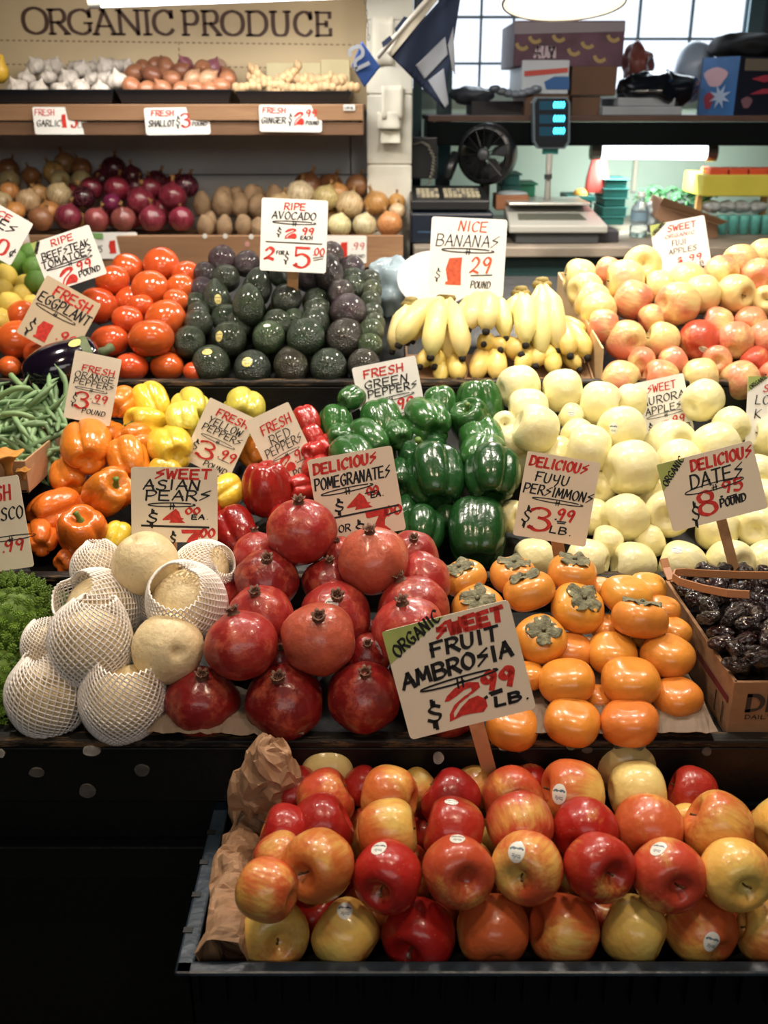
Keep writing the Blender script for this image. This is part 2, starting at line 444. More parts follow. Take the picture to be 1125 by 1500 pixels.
def calyx_me(seed):
    r = random.Random(seed); vs = []; fs = []; nr = 7; n = 40
    for j in range(nr+1):
        for k in range(n):
            a = 2*PI*k/n; lob = .215+.13*abs(math.cos(2*a))**.6+r.uniform(-.012, .012)*(j == nr)
            q = lob*j/nr
            z = .300+.035*math.sin(min(1, j/nr)*PI)*(1 if j else 0)+(.03*math.sin(5*a+seed)+.02*math.sin(9*a))*(j/nr)**2+.02*(j == nr)
            vs.append((q*math.cos(a), q*math.sin(a), z-.012*(j == 0)))
    fs = [(j*n+k, j*n+(k+1) % n, (j+1)*n+(k+1) % n, (j+1)*n+k) for j in range(nr) for k in range(n)]
    o = len(vs); vs += [(x, y, z-.016) for x, y, z in vs]; fs += [tuple(i+o for i in f[::-1]) for f in fs]
    fs += [(nr*n+k, nr*n+(k+1) % n, o+nr*n+(k+1) % n, o+nr*n+k) for k in range(n)]
    b = MB(); b.add(vs, fs); b.tube([(0, 0, .285), (0, 0, .34), (.01, 0, .355)], [.05, .04, .045], 8)
    me = mesh(b.v, b.f, True, 'calyx'); me.materials.append(M_calyx); return me
CALYX = [calyx_me(i) for i in range(3)]
M_dry = simple('dry_neck', '#9a7444', .7, .4, 9)
def tuft_me(h=.22, col=M_dry):
    b = MB()
    for k in range(5):
        a = k*1.3; b.tube([(.02*math.cos(a), .02*math.sin(a), .50), (.03*math.cos(a), .03*math.sin(a), .58+h*.3), (.09*math.cos(a), .09*math.sin(a), .52+h*(.7+.1*k))], [.045, .028, .008], 5)
    me = mesh(b.v, b.f, True, 'dry_neck'); me.materials.append(col); return me
TUFT = tuft_me()
M_netw = simple('foam_net', '#f4ece4', .7, .03, 5)
def net_me(seed, n=34, rows=30, t0=.30, t1=PI*.97, pinch=.0, big=.535):
    vs = []; r = random.Random(seed); bm = bmesh.new(); grid = []
    sx = r.uniform(-.1, .1)
    for i in range(rows+1):
        f = i/rows; t = t0+(t1-t0)*f; ring = []
        for k in range(n):
            a = 2*PI*(k+.5*(i % 2))/n+.25*math.sin(f*4+seed)
            tt = t+(.25*math.cos(a+seed)*(1-f)**2)
            q = max(0.02, math.sin(tt))**.85; z = math.cos(tt)*1.0
            rr = big*(1+.03*mnoise.noise(Vector((math.cos(a)*1.3, math.sin(a)*1.3, f*3+seed))))
            lip = (1-f)**4
            q = q+lip*.10; z = z+lip*(.20+.05*math.sin(3*a+seed))
            ring.append(bm.verts.new((rr*q*math.cos(a)+sx*lip, rr*q*math.sin(a), rr*z)))
        grid.append(ring)
    for i in range(0, rows-1):
        for k in range(n):
            if i % 2 == 0: l, rgt = grid[i+1][(k-1) % n], grid[i+1][k]
            else: l, rgt = grid[i+1][k], grid[i+1][(k+1) % n]
            bm.faces.new((grid[i][k], l, grid[i+2][k], rgt))
    bmesh.ops.recalc_face_normals(bm, faces=bm.faces)
    bmesh.ops.wireframe(bm, faces=list(bm.faces), thickness=.033, offset=0, use_replace=True, use_boundary=True, use_even_offset=False, use_relative_offset=False)
    me = bpy.data.meshes.new('foam_sleeve'); bm.to_mesh(me); bm.free(); me.shade_smooth(); me.materials.append(M_netw); return me
NETS = [net_me(0.0), net_me(2.3, t0=.45), net_me(4.1, 32, 28, .2), net_me(5.5, t0=.55)]
def sticker(o, bvh, sx, sy, w=.22, h=.28, mat=M_stk, band=True):
    """oval label laid on the skin at (sx, sy) of the visible disc; -1..1"""
    R = o.matrix_basis.to_3x3().normalized(); Ri = R.inverted()
    vd = (CAMP-o.location).normalized(); rt = Vector((0, 0, 1)).cross(vd).normalized(); up = vd.cross(rt)
    zc = math.sqrt(max(.02, 1-sx*sx-sy*sy)); d = (rt*sx+up*sy+vd*zc).normalized()
    e1 = up.cross(d).normalized(); e2 = d.cross(e1)
    vs = []; n = 28; fs = []; J = 8
    for j in range(J+1):
        for k in range(n):
            a = 2*PI*k/n; q = j/J
            dd = (d+e1*w*math.cos(a)*q+e2*h*math.sin(a)*q).normalized(); dl = (Ri @ dd)
            hit = bvh.ray_cast(dl*2, -dl)
            p = hit[0] if hit[0] is not None else dl*.5
            vs.append(p*(1.0+.012/max(.3, p.length)*.5))
    fs = [(j*n+k, (j+1)*n+k, (j+1)*n+(k+1) % n, j*n+(k+1) % n) for j in range(J) for k in range(n)]
    me = mesh(vs, fs, True, 'sticker'); me.materials.append(mat); me.materials.append(M_stkp)
    if band:
        for i, f in enumerate(fs):
            k = i % n; j = i//n; aa = 2*PI*(k+.5)/n; X_ = (j+.5)/J*math.cos(aa); Y_ = (j+.5)/J*math.sin(aa)
            if .22 < Y_ < .40 and abs(X_) < .85: me.polygons[i].material_index = 1
            elif -.55 < Y_ < -.2 and abs(X_) < .5 and (k+j) % 2: me.polygons[i].material_index = 1
    return link('sticker', me, o)

# ------------------------------------------------------------------ piles
ORD = ['leftmost', 'second from left', 'third from left', 'fourth from left', 'fifth from left', 'sixth from left', 'seventh from left', 'eighth from left', 'ninth from left', 'tenth from left', 'eleventh from left', 'twelfth from left', 'thirteenth from left', 'fourteenth from left', 'fifteenth from left', 'sixteenth from left']
ROWN = ['bottom row', 'second row up', 'third row up', 'fourth row up', 'fifth row up', 'sixth row up', 'seventh row up', 'eighth row up', 'ninth row up', 'tenth row up', 'eleventh row up', 'twelfth row up', 'thirteenth row up']
ALLP = []                                    # every ball placed: (pos, R)
def pile(kind, items, plane, group, noun, place, cat, color, orient, deck=None, asp=.92, dress=None, band=26, fill=0, adj=None, rk=.86, iters=60, pull=.08, zlim=.14, xr=None, ymin=-9):
    """items: (cx, cy, w, h, opts) read off the photograph; depths follow the pile's slope and are then
    relaxed along the line of sight until neighbours touch instead of overlapping"""
    P = []
    for it in items:
        cx, cy, wd, h = it[:4]; op = it[4] if len(it) > 4 else {}
        a = op.get('asp', asp)
        top = cy-h/2; full = min(1, h/(wd*a)); cyt = top+wd*a/2 if full < .88 else cy
        s = depth_on(cx, cyt, op.get('plane', plane))
        P.append(dict(cx=cx, cy=cyt, w=wd, h=h, s=s, s0=s, op=op, key=cyt+wd*max(0, min(1, (full-.5)*2))+op.get('k', 0)))
    for _ in range(iters):
        for i in range(len(P)):
            for j in range(i+1, len(P)):
                a, b = P[i], P[j]
                pa = ray(a['cx'], a['cy'])*a['s']; pb = ray(b['cx'], b['cy'])*b['s']
                ra = a['w']/2*a['s']/F; rb = b['w']/2*b['s']/F
                need = (ra+rb)*rk; dv = pa-pb; d = dv.length
                if d < need:
                    fr, bk = (a, b) if a['key'] > b['key'] else (b, a)
                    m = (need-d)*.5+.0008
                    fr['s'] -= m*.5; bk['s'] += m*.5
        for p in P:
            p['s'] += (p['s0']-p['s'])*pull
            zl = p['op'].get('zl', zlim); p['s'] = min(max(p['s'], p['s0']-zl), p['s0']+zl)
    # rows for the labels
    order = sorted(P, key=lambda p: -p['cy']); rows = []; cur = []
    for p in order:
        if cur and cur[0]['cy']-p['cy'] > band: rows.append(cur); cur = []
        cur.append(p)
    rows.append(cur)
    out = []
    for ri, row in enumerate(rows):
        row.sort(key=lambda p: p['cx'])
        for ci, p in enumerate(row):
            pos = CAMP+ray(p['cx'], p['cy'])*p['s']; rad = p['w']/2*p['s']/F
            op = p['op']; L = KM[op.get('kind', kind)]; vi = R_.randrange(len(L)); me, bvh = L[vi]
            nm = op.get('kind', kind)
            o = link(nm, me); o.location = pos
            k = 2*rad; o.scale = (k, k, k)
            o.rotation_euler = orient(p, R_)
            if 'rot' in op: o.rotation_euler = op['rot']
            o.color = color(p, R_)
            a = op.get('adj') or (adj(p) if adj else '')
            nn = op.get('noun', noun)
            tag(o, (f"{a} {nn}, {ORD[min(ci, 15)]} in {ROWN[min(ri, 12)]} {place}").strip(), cat, group)
            C.objects.link(o) if False else None
            p['o'] = o; p['R'] = rad; p['pos'] = pos; p['bvh'] = bvh
            if dress: dress(p, o, bvh)
            if 'st' in op:
                s = op['st']; sticker(o, bvh, s[0], s[1], *(s[2:4] if len(s) > 3 else (.22, .28)), mat=(M_stky if op.get('sty') else M_stk))
            out.append(p)
    balls = [(p['pos'], p['R']) for p in out]
    if fill and deck:
        rm = sum(r for _, r in balls)/len(balls)*.95
        xs = [b[0].x for b in balls]; ys = [b[0].y for b in balls]; zs = [b[0].z for b in balls]
        cand = []
        dx = rm*2.02; y = max(min(ys), ymin)
        lay = 0
        x0, x1 = xr if xr else (min(xs), max(xs))
        while y < max(ys)-rm*.8:
            z = H-deck(y)+rm*.97; top = H-(plane[1]-plane[2]*(y-plane[0]))-rm*.9
            while z < top:
                x = x0+(lay % 2)*rm*.9
                while x < x1+.001:
                    cand.append((Vector((x+R_.uniform(-.003, .003), y+R_.uniform(-.003, .003), z)), lay)); x += dx
                z += rm*1.75; lay += 1
            y += rm*1.8; lay += 1
        R_.shuffle(cand); n = 0
        for c, _ in sorted(cand, key=lambda c: -c[0].z):
            if n >= fill: break
            if all((c-q).length > (rm+r)*.84 for q, r in balls):
                me, bvh = R_.choice(KM[kind]); o = link(kind, me); o.location = c; o.scale = (2*rm,)*3
                o.rotation_euler = orient(dict(op={}, w=1, h=1, cx=0, cy=0), R_)
                o.color = color(dict(op={}, cx=0, cy=0), R_)
                tag(o, f"{noun} half buried deep inside, {place}", cat, group)
                balls.append((c, rm)); n += 1
    return out
def rnd_rot(p, r): return (r.uniform(-.5, .5), r.uniform(-.5, .5), r.uniform(0, 6.28))
def side_rot(p, r):
    return (r.uniform(-.6, .9), r.choice([-1, 1])*r.uniform(.5, 1.7), r.uniform(0, 6.28)) if r.random() < .65 else (r.uniform(.2, .7), r.uniform(-.3, .3), r.uniform(0, 6.28))
def axr(d, spin=0.0):
    q = Vector(d).normalized().to_track_quat('Z', 'Y'); return (q.to_matrix() @ Matrix.Rotation(spin, 3, 'Z')).to_euler()
# ------------------------------------------------------------------ the setting
XL, XR = -2.2, 2.6
M_floor = simple('concrete_floor', '#3a3834', .7, .3, 2, .2, 12)
M_dark = simple('dark_wall_paint', '#1c2022', .8, .2, 2)
o = MB().box((XL, -1.6, -.05), (XR, 3.95, 0)).build('floor', M_floor, kind='structure')
o = MB().box((XL, -1.6, 3.2), (XR, 3.95, 3.25)).build('ceiling', simple('ceiling_paint', '#4a4a46', .9), kind='structure')
M_plank = simple('white_painted_planks', '#c9d0d4', .6, .10, 5, .2, 18)
M_seam = simple('plank_seam', '#7d858a', .8)
wl = MB().box((XL, 3.12, 0), (.02, 3.2, 3.2)).build('wall_left', M_seam, kind='structure')
z = .95                                         # the planks of the white wall, each a board of its own
while z < 1.66:
    zz = z+.118
    for x0, x1 in ((XL, -1.15), (-1.146, -.1), (-.096, .02)):
        MB().box((x0, 3.10, z), (x1, 3.12, zz-.003)).build('plank', M_plank, wl, bevel=.001)
    z = zz
M_pgreen = simple('pale_green_wall', '#c3d6c6', .6, .08, 3)
wb = MB().box((.078, 3.62, 0), (XR, 3.70, 1.66)).build('wall_back', M_pgreen, kind='structure')
o = MB().box((XR, -1.6, 0), (XR+.06, 3.95, 3.2)).build('wall_right', M_dark, kind='structure')
o = MB().box((XL-.06, -1.6, 0), (XL, 3.2, 3.2)).build('wall_side', M_dark, kind='structure')
o['kind'] = 'structure'
# pillar
M_pill = simple('pillar_paint', '#d3d2c6', .65, .12, 7, .5, 14)
pl = MB().box((-.045, 2.93, 0), (.075, 3.12, 3.2)).build('trim_1', M_pill, kind='structure', bevel=.006)
for zz in (1.28, 1.46, 1.64, 1.82, 2.0):
    MB().box((-.047, 2.926, zz), (.077, 2.932, zz+.176)).build('panel', M_pill, pl, bevel=.003)
# peeling paper on the pillar
b = MB()
for (px, py, wd, hh, tl) in ((575, 150, 30, 44, .1), (570, 176, 34, 22, .5), (572, 200, 28, 16, .7), (560, 60, 30, 60, .05)):
    c = at(px, py, 2.922); s = 1/F*2.8; n = 6
    vs = []; 
    for i in range(n+1):
        for k in range(n+1):
            u = i/n-.5; v = k/n-.5
            vs.append(c+Vector((u*wd*s, -.004-.03*tl*(.5-v)**2-.004*math.sin(6*u+py), v*hh*s)))
    b.add(vs, [(i*(n+1)+k, (i+1)*(n+1)+k, (i+1)*(n+1)+k+1, i*(n+1)+k+1) for i in range(n) for k in range(n)])
o = b.build('peeling_paper', simple('old_paper', '#dedbcc', .8, .1, 10), smooth=True); sm = o.modifiers.new('s', 'SOLIDIFY'); sm.thickness = .0012
tag(o, 'curling off-white paper flaking from the white pillar', 'paper')
rebase(o, at(572, 180, 2.92))

# window: frame, bars and bright panes
def X(px, Y, py=120): return at(px, py, Y).x
WY = 3.64
win = empty('window_1', (X(880, WY), WY, 1.69), kind='structure')
M_bar = simple('window_bar', '#6f8790', .5)
M_pane = simple('bright_glass', '#dfeaf2', .3, emit='#e8f2ff', es=1.25)
def zz_(py, Y): return at(562, py, Y).z
colsx = [596, 656, 702, 749, 838, 929, 1004, 1081]
wt = 3.05; rows_ = [zz_(132, WY), zz_(93, WY), zz_(57, WY), zz_(23, WY), zz_(-14, WY), zz_(-52, WY), zz_(-92, WY)]
def wchild(name, a, b_, m, bev=.002):
    o = box(name, a, b_, m, None, bev); o.parent = win; o.matrix_parent_inverse = Matrix.Translation(-Vector(win.location)); return o
xs_ = [X(p, WY) for p in colsx]
zl = [zz_(q, WY) for q in (132, 93, 25, -42, -110)]; zr = [zz_(q, WY) for q in (132, 57, -22, -110)]
rows_ = [zl[0], zl[-1]]
for i in range(len(xs_)-1):
    zs = zl if i < 4 else zr
    for j in range(len(zs)-1):
        wchild('pane', (xs_[i]+.004, WY+.012, zs[j]+.004), (xs_[i+1]-.004, WY+.018, zs[j+1]-.004), M_pane, 0)
        if j: wchild('window_bar', (xs_[i], WY-.006, zs[j]-.004), (xs_[i+1], WY+.008, zs[j]+.004), M_bar)
for i, x in enumerate(xs_): wchild('window_bar', (x-.004, WY-.004, rows_[0]), (x+.004, WY+.01, rows_[-1]), M_bar)
wchild('window_frame', (xs_[-1], WY-.03, 1.66), (xs_[-1]+.05, WY+.04, 3.2), simple('frame_teal', '#55727a', .6))
wchild('window_frame', (xs_[0]-.05, WY-.03, 1.66), (xs_[0], WY+.04, 3.2), MATS['frame_teal'])
wchild('window_frame', (xs_[0], WY-.03, rows_[-1]), (xs_[-1], WY+.04, 3.2), MATS['frame_teal'])
o = MB().box((xs_[-1]+.05, 3.60, 1.66), (XR, 3.70, 3.2)).build('wall_back_upper', simple('bluish_wall', '#3f4d52', .8, .1, 3), kind='structure')
o = MB().box((.078, 3.60, 1.66), (xs_[0]-.05, 3.70, 3.2)).build('wall_back_side', MATS['bluish_wall'], kind='structure')
o = MB().box((xs_[0]-.05, 3.60, 1.66), (xs_[-1]+.05, 3.70, rows_[0]-.0)).build('trim_2', MATS['frame_teal'], kind='structure')
o = MB().box((.03, 3.12, 0), (.078, 3.70, 3.2)).build('wall_divider', M_dark, kind='structure')
# dark teal posts beside the flags
MB().box((X(605, 3.3), 3.28, 1.3), (X(618, 3.3), 3.31, 3.2)).build('trim_3', simple('teal_post', '#23434a', .4), kind='structure')
MB().box((X(640, 3.3), 3.28, 1.3), (X(662, 3.3), 3.31, 3.2)).build('trim_4', MATS['teal_post'], kind='structure')

# ------------------------------------------------------------------ the stall (stepped stand)
# heights below the camera: D; world z = H - D
def tier(Yf, Dl, Yb, Dd, x0, x1, parent, facez, sl):
    box('ledge', (x0, Yf, H-Dl-.012), (x1, Yf+.022, H-Dl), M_worn, parent, .003)
    MB().box((x0, Yf+.002, facez), (x1, Yf+.02, H-Dl-.013)).build('fascia_board', M_black, parent, bevel=.002)
    MB().add([(x0, Yf+.02, H-Dd-.02), (x1, Yf+.02, H-Dd-.02), (x1, Yb, H-Dd-.02+sl*(Yb-Yf)), (x0, Yb, H-Dd-.02+sl*(Yb-Yf)),
              (x0, Yf+.02, H-Dd), (x1, Yf+.02, H-Dd), (x1, Yb, H-Dd+sl*(Yb-Yf)), (x0, Yb, H-Dd+sl*(Yb-Yf))],
             [(0,3,2,1),(4,5,6,7),(0,1,5,4),(1,2,6,5),(2,3,7,6),(3,0,4,7)]).build('deck', M_black, parent)
T2, T3, T4 = 1.075, 1.44, 1.93
D2 = T2*.709; D3 = T3*.490; D4 = T4*.266
def stand_(y, label):
    r = empty('display_tier', (0, y, .3), label=label, category='display stand', group='stepped display tiers'); return r
before = set(bpy.data.objects)
s2 = stand_(T2+.1, 'lowest black wooden display tier with worn edge, under pears, pomegranates, persimmons and dates')
tier(T2, D2, T3, D2+.012, -1.3, 1.3, s2, H-T2*.80, .03)
MB().box((-1.3, T2+.05, 0), (1.3, T2+.07, H-T2*.80+.02)).build('front_panel', M_black, s2)
MB().box((-1.3, T2+.03, .60), (1.3, T2+.05, .66)).build('lower_rail', M_black, s2, bevel=.004)
MB().box((-.20, .80, .58), (.68, T2+.03, .60)).build('lower_shelf', M_black, s2)
for xx in (-.15, .60): MB().box((xx, .82, 0), (xx+.05, .87, .58)).build('leg', M_black, s2, bevel=.003)
s3 = stand_(T3+.1, 'middle black wooden display tier under the beans, peppers and yellow apples')
tier(T3, D3, T4, D3+.035, -1.35, 1.35, s3, H-D2-.005, .30)
s4 = stand_(T4+.1, 'topmost black wooden display tier under tomatoes, avocados, bananas and boxed apples')
tier(T4, D4, 2.42, D4+.02, -1.45, 1.45, s4, H-D3-.005, .30)
MB().box((-1.45, 2.40, 0), (1.45, 2.42, H-D4+.09)).build('back_panel', M_black, s4)
for (px, py, wd, hh, m) in ((134, 1099, 26, 18, 'w'), (54, 1131, 22, 16, 'g'), (208, 1128, 22, 20, 'g'), (128, 1158, 24, 24, 'g'), (642, 1110, 16, 20, 'w'), (735, 1094, 10, 8, 'w'), (860, 1098, 16, 10, 'g'), (2, 1103, 10, 14, 'w'), (1035, 1100, 14, 14, 'g')):
    c = at(px, py, T2+.001); s = pxm(T2, py)
    vs = [(c.x+wd/2*s*math.cos(a)*(1+.08*math.sin(3*a+px)), T2-.0010, c.z+hh/2*s*math.sin(a)) for a in [2*PI*k/20 for k in range(20)]]
    vs += [(v[0], T2+.0024, v[2]) for v in vs]
    MB().add(vs, [tuple(range(20)), tuple(range(20, 40))[::-1]]+[(k, (k+1) % 20, 20+(k+1) % 20, 20+k) for k in range(20)]).build('old_sticker', simple('old_sticker_'+m, '#c8c0b0' if m == 'w' else '#5c5650', .6, .3, 60), s2)
for ob in set(bpy.data.objects)-before:
    if ob.parent: ob.matrix_parent_inverse = Matrix.Translation(-Vector(ob.parent.location))

def deck2(y): return D2+.012-.03*(y-T2)
def deck3(y): return D3+.035-.30*(y-T3)
def deck4(y): return D4+.02-.30*(y-T4)
PL1a = (.871, .88, 0); PL1b = (.90, .808, 0)
PL2 = (1.125, .728, .95); PL2p = (1.12, .738, .52)
PL3 = (1.50, .700, .69); PL4 = (1.985, .497, .70)

# ------------------------------------------------------------------ fruit
# black plastic crate of ambrosia apples in front
crate = empty('plastic_crate', (.3, .95, .70), label='black plastic crate in front holding the ambrosia apples', category='crate')
M_plastic = simple('black_plastic', '#080b0e', .5, .3, 30, .15, 60, spec=.25); M_rim = simple('crate_rim_plastic', '#26333f', .35, .3, 30, .15, 60)
cz = H-.877; cx0, cx1, cy0, cy1 = -.217, .64, .822, 1.10
cm = []
def cr(name, a, b_, bev=.002, m=None):
    o = box(name, a, b_, m or M_plastic, crate, bev); o.matrix_parent_inverse = Matrix.Translation(-Vector(crate.location)); return o
cr('crate_wall', (cx0, cy0, cz-.09), (cx1, cy0+.006, cz-.004)); cr('crate_wall', (cx0, cy1-.006, cz-.09), (cx1, cy1, cz-.004))
cr('crate_wall', (cx0, cy0, cz-.09), (cx0+.006, cy1, cz-.004)); cr('crate_wall', (cx1-.006, cy0, cz-.09), (cx1, cy1, cz-.004))
cr('crate_floor', (cx0, cy0, cz-.095), (cx1, cy1, cz-.088))
cr('crate_rim', (cx0-.012, cy0-.012, cz-.006), (cx1+.012, cy0+.006, cz), .003, M_rim)
cr('crate_rim', (cx0-.012, cy1-.006, cz-.006), (cx1+.012, cy1+.012, cz), .003, M_rim)
cr('crate_rim', (cx0-.012, cy0-.012, cz-.006), (cx0+.008, cy1+.012, cz), .003, M_rim)
cr('crate_rim', (cx1-.008, cy0-.012, cz-.006), (cx1+.012, cy1+.012, cz), .003, M_rim)
for k in range(9):
    y = cy0+.02+k*.03; cr('rib', (cx0-.011, y, cz-.05), (cx0, y+.004, cz-.005), .001)
for k in range(4):
    y = cy0+.045+k*.055; cr('notch', (cx0-.0125, y, cz-.0002), (cx0-.002, y+.008, cz+.0012), 0, simple('notch_black', '#040506', .6))
for k in range(28):
    x = cx0+.01+k*.03; cr('rib', (x, cy0-.011, cz-.05), (x+.004, cy0, cz-.005), .001)
cr('crate_foot', (cx0+.01, cy0+.01, .60), (cx0+.04, cy1-.01, cz-.095)); cr('crate_foot', (cx1-.04, cy0+.01, .60), (cx1-.01, cy1-.01, cz-.095))
# kraft paper lining the crate
def sheet(name, P, nu, nv, amp, sc, seed, mat=M_kraft, thick=.0012, **k):
    vs = []
    for i in range(nu+1):
        for j in range(nv+1):
            p = Vector(P(i/nu, j/nv))
            a = mnoise.noise(p*sc+Vector((seed, 0, 0))); c = mnoise.noise(p*sc*2.4+Vector((0, seed, 0)))
            d = mnoise.noise(p*sc*1.3+Vector((0, 0, seed)))
            r1 = 1-abs(a)*3.2; r2 = 1-abs(c)*3
            p += Vector((d*amp*.8, c*amp*.6, (r1*.6+r2*.35)*amp))
            vs.append(p)
    fs = [(i*(nv+1)+j, (i+1)*(nv+1)+j, (i+1)*(nv+1)+j+1, i*(nv+1)+j+1) for i in range(nu) for j in range(nv)]
    me = mesh(vs, fs, False, name); o = link(name, me, None, mat)
    sm = o.modifiers.new('s', 'SOLIDIFY'); sm.thickness = thick
    tag(o, **k); 
    bb = [Vector(v) for v in vs]; c = sum(bb, Vector())/len(bb); c.z = min(v.z for v in bb); rebase(o, c); return o
def liner(u, v):
    y = cy0+.012+u*(cy1-cy0-.035)
    prof = [(.062, -.085), (.02, -.07), (.010, -.02), (.012, .010), (.030, .020), (.052, .014), (.066, -.008), (.070, -.045)]
    f = v*(len(prof)-1); i = min(int(f), len(prof)-2); f -= i
    x = prof[i][0]*(1-f)+prof[i+1][0]*f; z = prof[i][1]*(1-f)+prof[i+1][1]*f
    return (cx0+x+.006*math.sin(u*9), y, cz+z+.004*math.sin(u*14))
lin = sheet('paper_liner', liner, 60, 26, .010, 26, 3, label='crumpled brown kraft paper lining the left side of the black crate', category='paper')
def wad(u, v):
    a = u*2*PI; t = v*PI; q = math.sin(t)**.7
    c = at(390, 1148, 1.035)
    sx = .034; return (c.x+sx*q*math.cos(a)+.012*math.cos(t), c.y+.028*q*math.sin(a), c.z+.004+.052*math.cos(t)-.008*math.cos(a))
wd_ = sheet('paper_wad', wad, 30, 22, .018, 30, 9, label='crumpled brown paper wad in the back left corner of the crate', category='paper')
PALW = {'r': ('red', (.40, .022, .014, .85)), 'R': ('deep red', (.34, .014, .010, 1.05)), 'o': ('orange-blushed', (.58, .11, .032, .62)), 'y': ('mostly yellow', (.60, .14, .045, .36)), 'p': ('pale yellow', (.74, .57, .22, 1.5)), 'k': ('orange-red', (.52, .065, .028, .72))}
def acol(p, r):
    c = PALW[p['op'].get('c', r.choice('ryok'))][1]; j = r.uniform(.9, 1.1); return (c[0]*j, c[1]*(r.uniform(.8, 1.25) if c[3] < 1.4 else j), c[2], c[3]+r.uniform(-.08, .08))
def aadj(p): return PALW[p['op'].get('c', 'o')][0]
def adress(p, o, bvh):
    if R_.random() < .8:
        s = link('stem', ST_apple, o); s.location = (0, 0, .22)
S = lambda **k: k
amb = [(401,1366,101,100,S(c='y')),(507,1369,101,100,S(c='y',st=(-.02,.62))),(614,1369,105,100,S(c='R')),(722,1365,105,100,S(c='o')),(826,1362,102,100,S(c='o')),(929,1364,100,100,S(c='y')),(1028,1362,102,100,S(c='o',st=(.32,-.25,.24,.3))),(1125,1365,94,100,S(c='y')),
 (1232,1365,100,100,S(c='r'))]
for a in amb: a[4]['plane'] = PL1a; a[4]['zl'] = .006
amb2 = [(466,1267,105,117,S(c='o')),(568,1283,101,108,S(c='r',st=(-.25,.74))),(671,1276,104,115,S(c='k',st=(-.05,.86))),(773,1270,103,110,S(c='o',st=(-.33,.35,.24,.3))),(877,1270,100,107,S(c='r')),(979,1281,105,112,S(c='k',st=(-.36,.62))),(1077,1280,103,112,S(c='y')),(1183,1280,103,110,S(c='r')),
 (471,1213,97,85,S(c='R')),(568,1218,96,82,S(c='o')),(665,1217,98,85,S(c='r',st=(-.1,.8,.2,.14))),(762,1210,98,85,S(c='k')),(857,1218,94,85,S(c='R')),(950,1215,99,88,S(c='o')),(1052,1212,103,90,S(c='o')),(1006,1203,60,50,S(c='y')),(1150,1214,96,85,S(c='y')),
 (392,1304,92,88,S(c='o')),(410,1262,82,78,S(c='k')),(418,1218,80,80,S(c='r')),
 (476,1172,89,80,S(c='k')),(571,1168,90,80,S(c='o')),(661,1172,90,85,S(c='R')),(750,1168,90,80,S(c='k')),(838,1157,101,85,S(c='o',st=(-.35,-.05,.22,.28))),(933,1160,91,85,S(c='p')),(1014,1163,78,75,S(c='r')),(430,1164,85,80,S(c='r')),
 (480,1123,95,88,S(c='p',k=20)),(912,1113,102,90,S(c='p',k=20,st=(-.2,.86,.2,.14))),(612,1156,60,60,S(c='y')),(532,1152,60,55,S(c='r')),(694,1156,66,60,S(c='y')),(775,1152,66,60,S(c='r')),(846,1150,66,60,S(c='o'))]
def arot(p, r):
    if p['cy'] == 0: return rnd_rot(p, r)
    m = r.random()
    if m < .55: d = (r.choice([-1, 1])*r.uniform(.7, 1), r.uniform(-.1, .6), r.uniform(-.1, .5))     # stem sideways
    elif m < .8: d = (r.uniform(-.5, .5), .9, r.uniform(-.1, .45))                                  # stem away
    else: d = (r.uniform(-.5, .5), -.9, r.uniform(.0, .5))                                          # stem towards the viewer
    return axr(d, r.random()*6.28)
pile('ambrosia_apple', amb+amb2, PL1b, 'ambrosia apples in the black crate', 'apple', 'of the black front crate', 'apple', acol, arot,
     deck=lambda y: .960, adj=aadj, dress=adress, asp=.96, band=24, fill=34, xr=(-.12, .58), zlim=.08, ymin=.885)

# pomegranates
def pcol(p, r):
    m = p['op'].get('c', 'r'); b_ = {'r': (.38, .028, .024), 'd': (.24, .012, .012), 'l': (.50, .10, .055)}[m]; j = r.uniform(.9, 1.12); return (*[x*j for x in b_], 1)
def prot(p, r):
    if 'ax' in p['op']: return axr(p['op']['ax'], r.random()*6)
    return axr((r.uniform(-.25, .25), -.35+r.uniform(-.3, .3), 1), r.random()*6.28)
def pdress(p, o, bvh):
    s = link('crown', R_.choice(CROWNS), o)
poms = [(441,779,103,99,S(k=30,ax=(-.02,-.15,1))),(547,821,105,97,S(c='l',k=24,ax=(-.1,-.2,1))),(377,815,75,68,S(ax=(-.1,.3,1))),(391,850,95,80,S(c='d')),(382,893,98,72,S(ax=(-.1,-.3,1))),(354,945,108,98,S(ax=(-.2,.1,1))),(467,936,110,105,S(c='l',ax=(.05,-.5,1))),(491,903,106,92,S(st=(-.1,.35,.2,.2),ax=(.1,-.55,1))),(482,848,78,62,S(c='d')),(498,806,50,40),
 (604,815,78,66),(618,851,84,72,S(ax=(-.1,-1,.35))),(605,878,107,70,S(ax=(-.4,.1,1))),(599,925,108,92,S(st=(-.82,-.45,.2,.22))),(538,960,70,60,S(c='d')),(533,1021,108,111,S(c='d',ax=(.05,-.35,1))),(417,1028,115,97,S(c='d',ax=(-.1,-.4,1))),(296,1028,108,92,S(c='d',ax=(.1,-.25,1))),(412,962,60,50,S(c='d')),(655,1030,104,100,S(c='d'))]
padj = {'r': 'red', 'd': 'dark red', 'l': 'rough light red'}
pile('pomegranate', poms, PL2, 'pomegranates', 'pomegranate', 'of the pomegranate pile', 'pomegranate', pcol, prot, deck=deck2, adj=lambda p: padj[p['op'].get('c', 'r')], dress=pdress, asp=.95, band=24, fill=14)

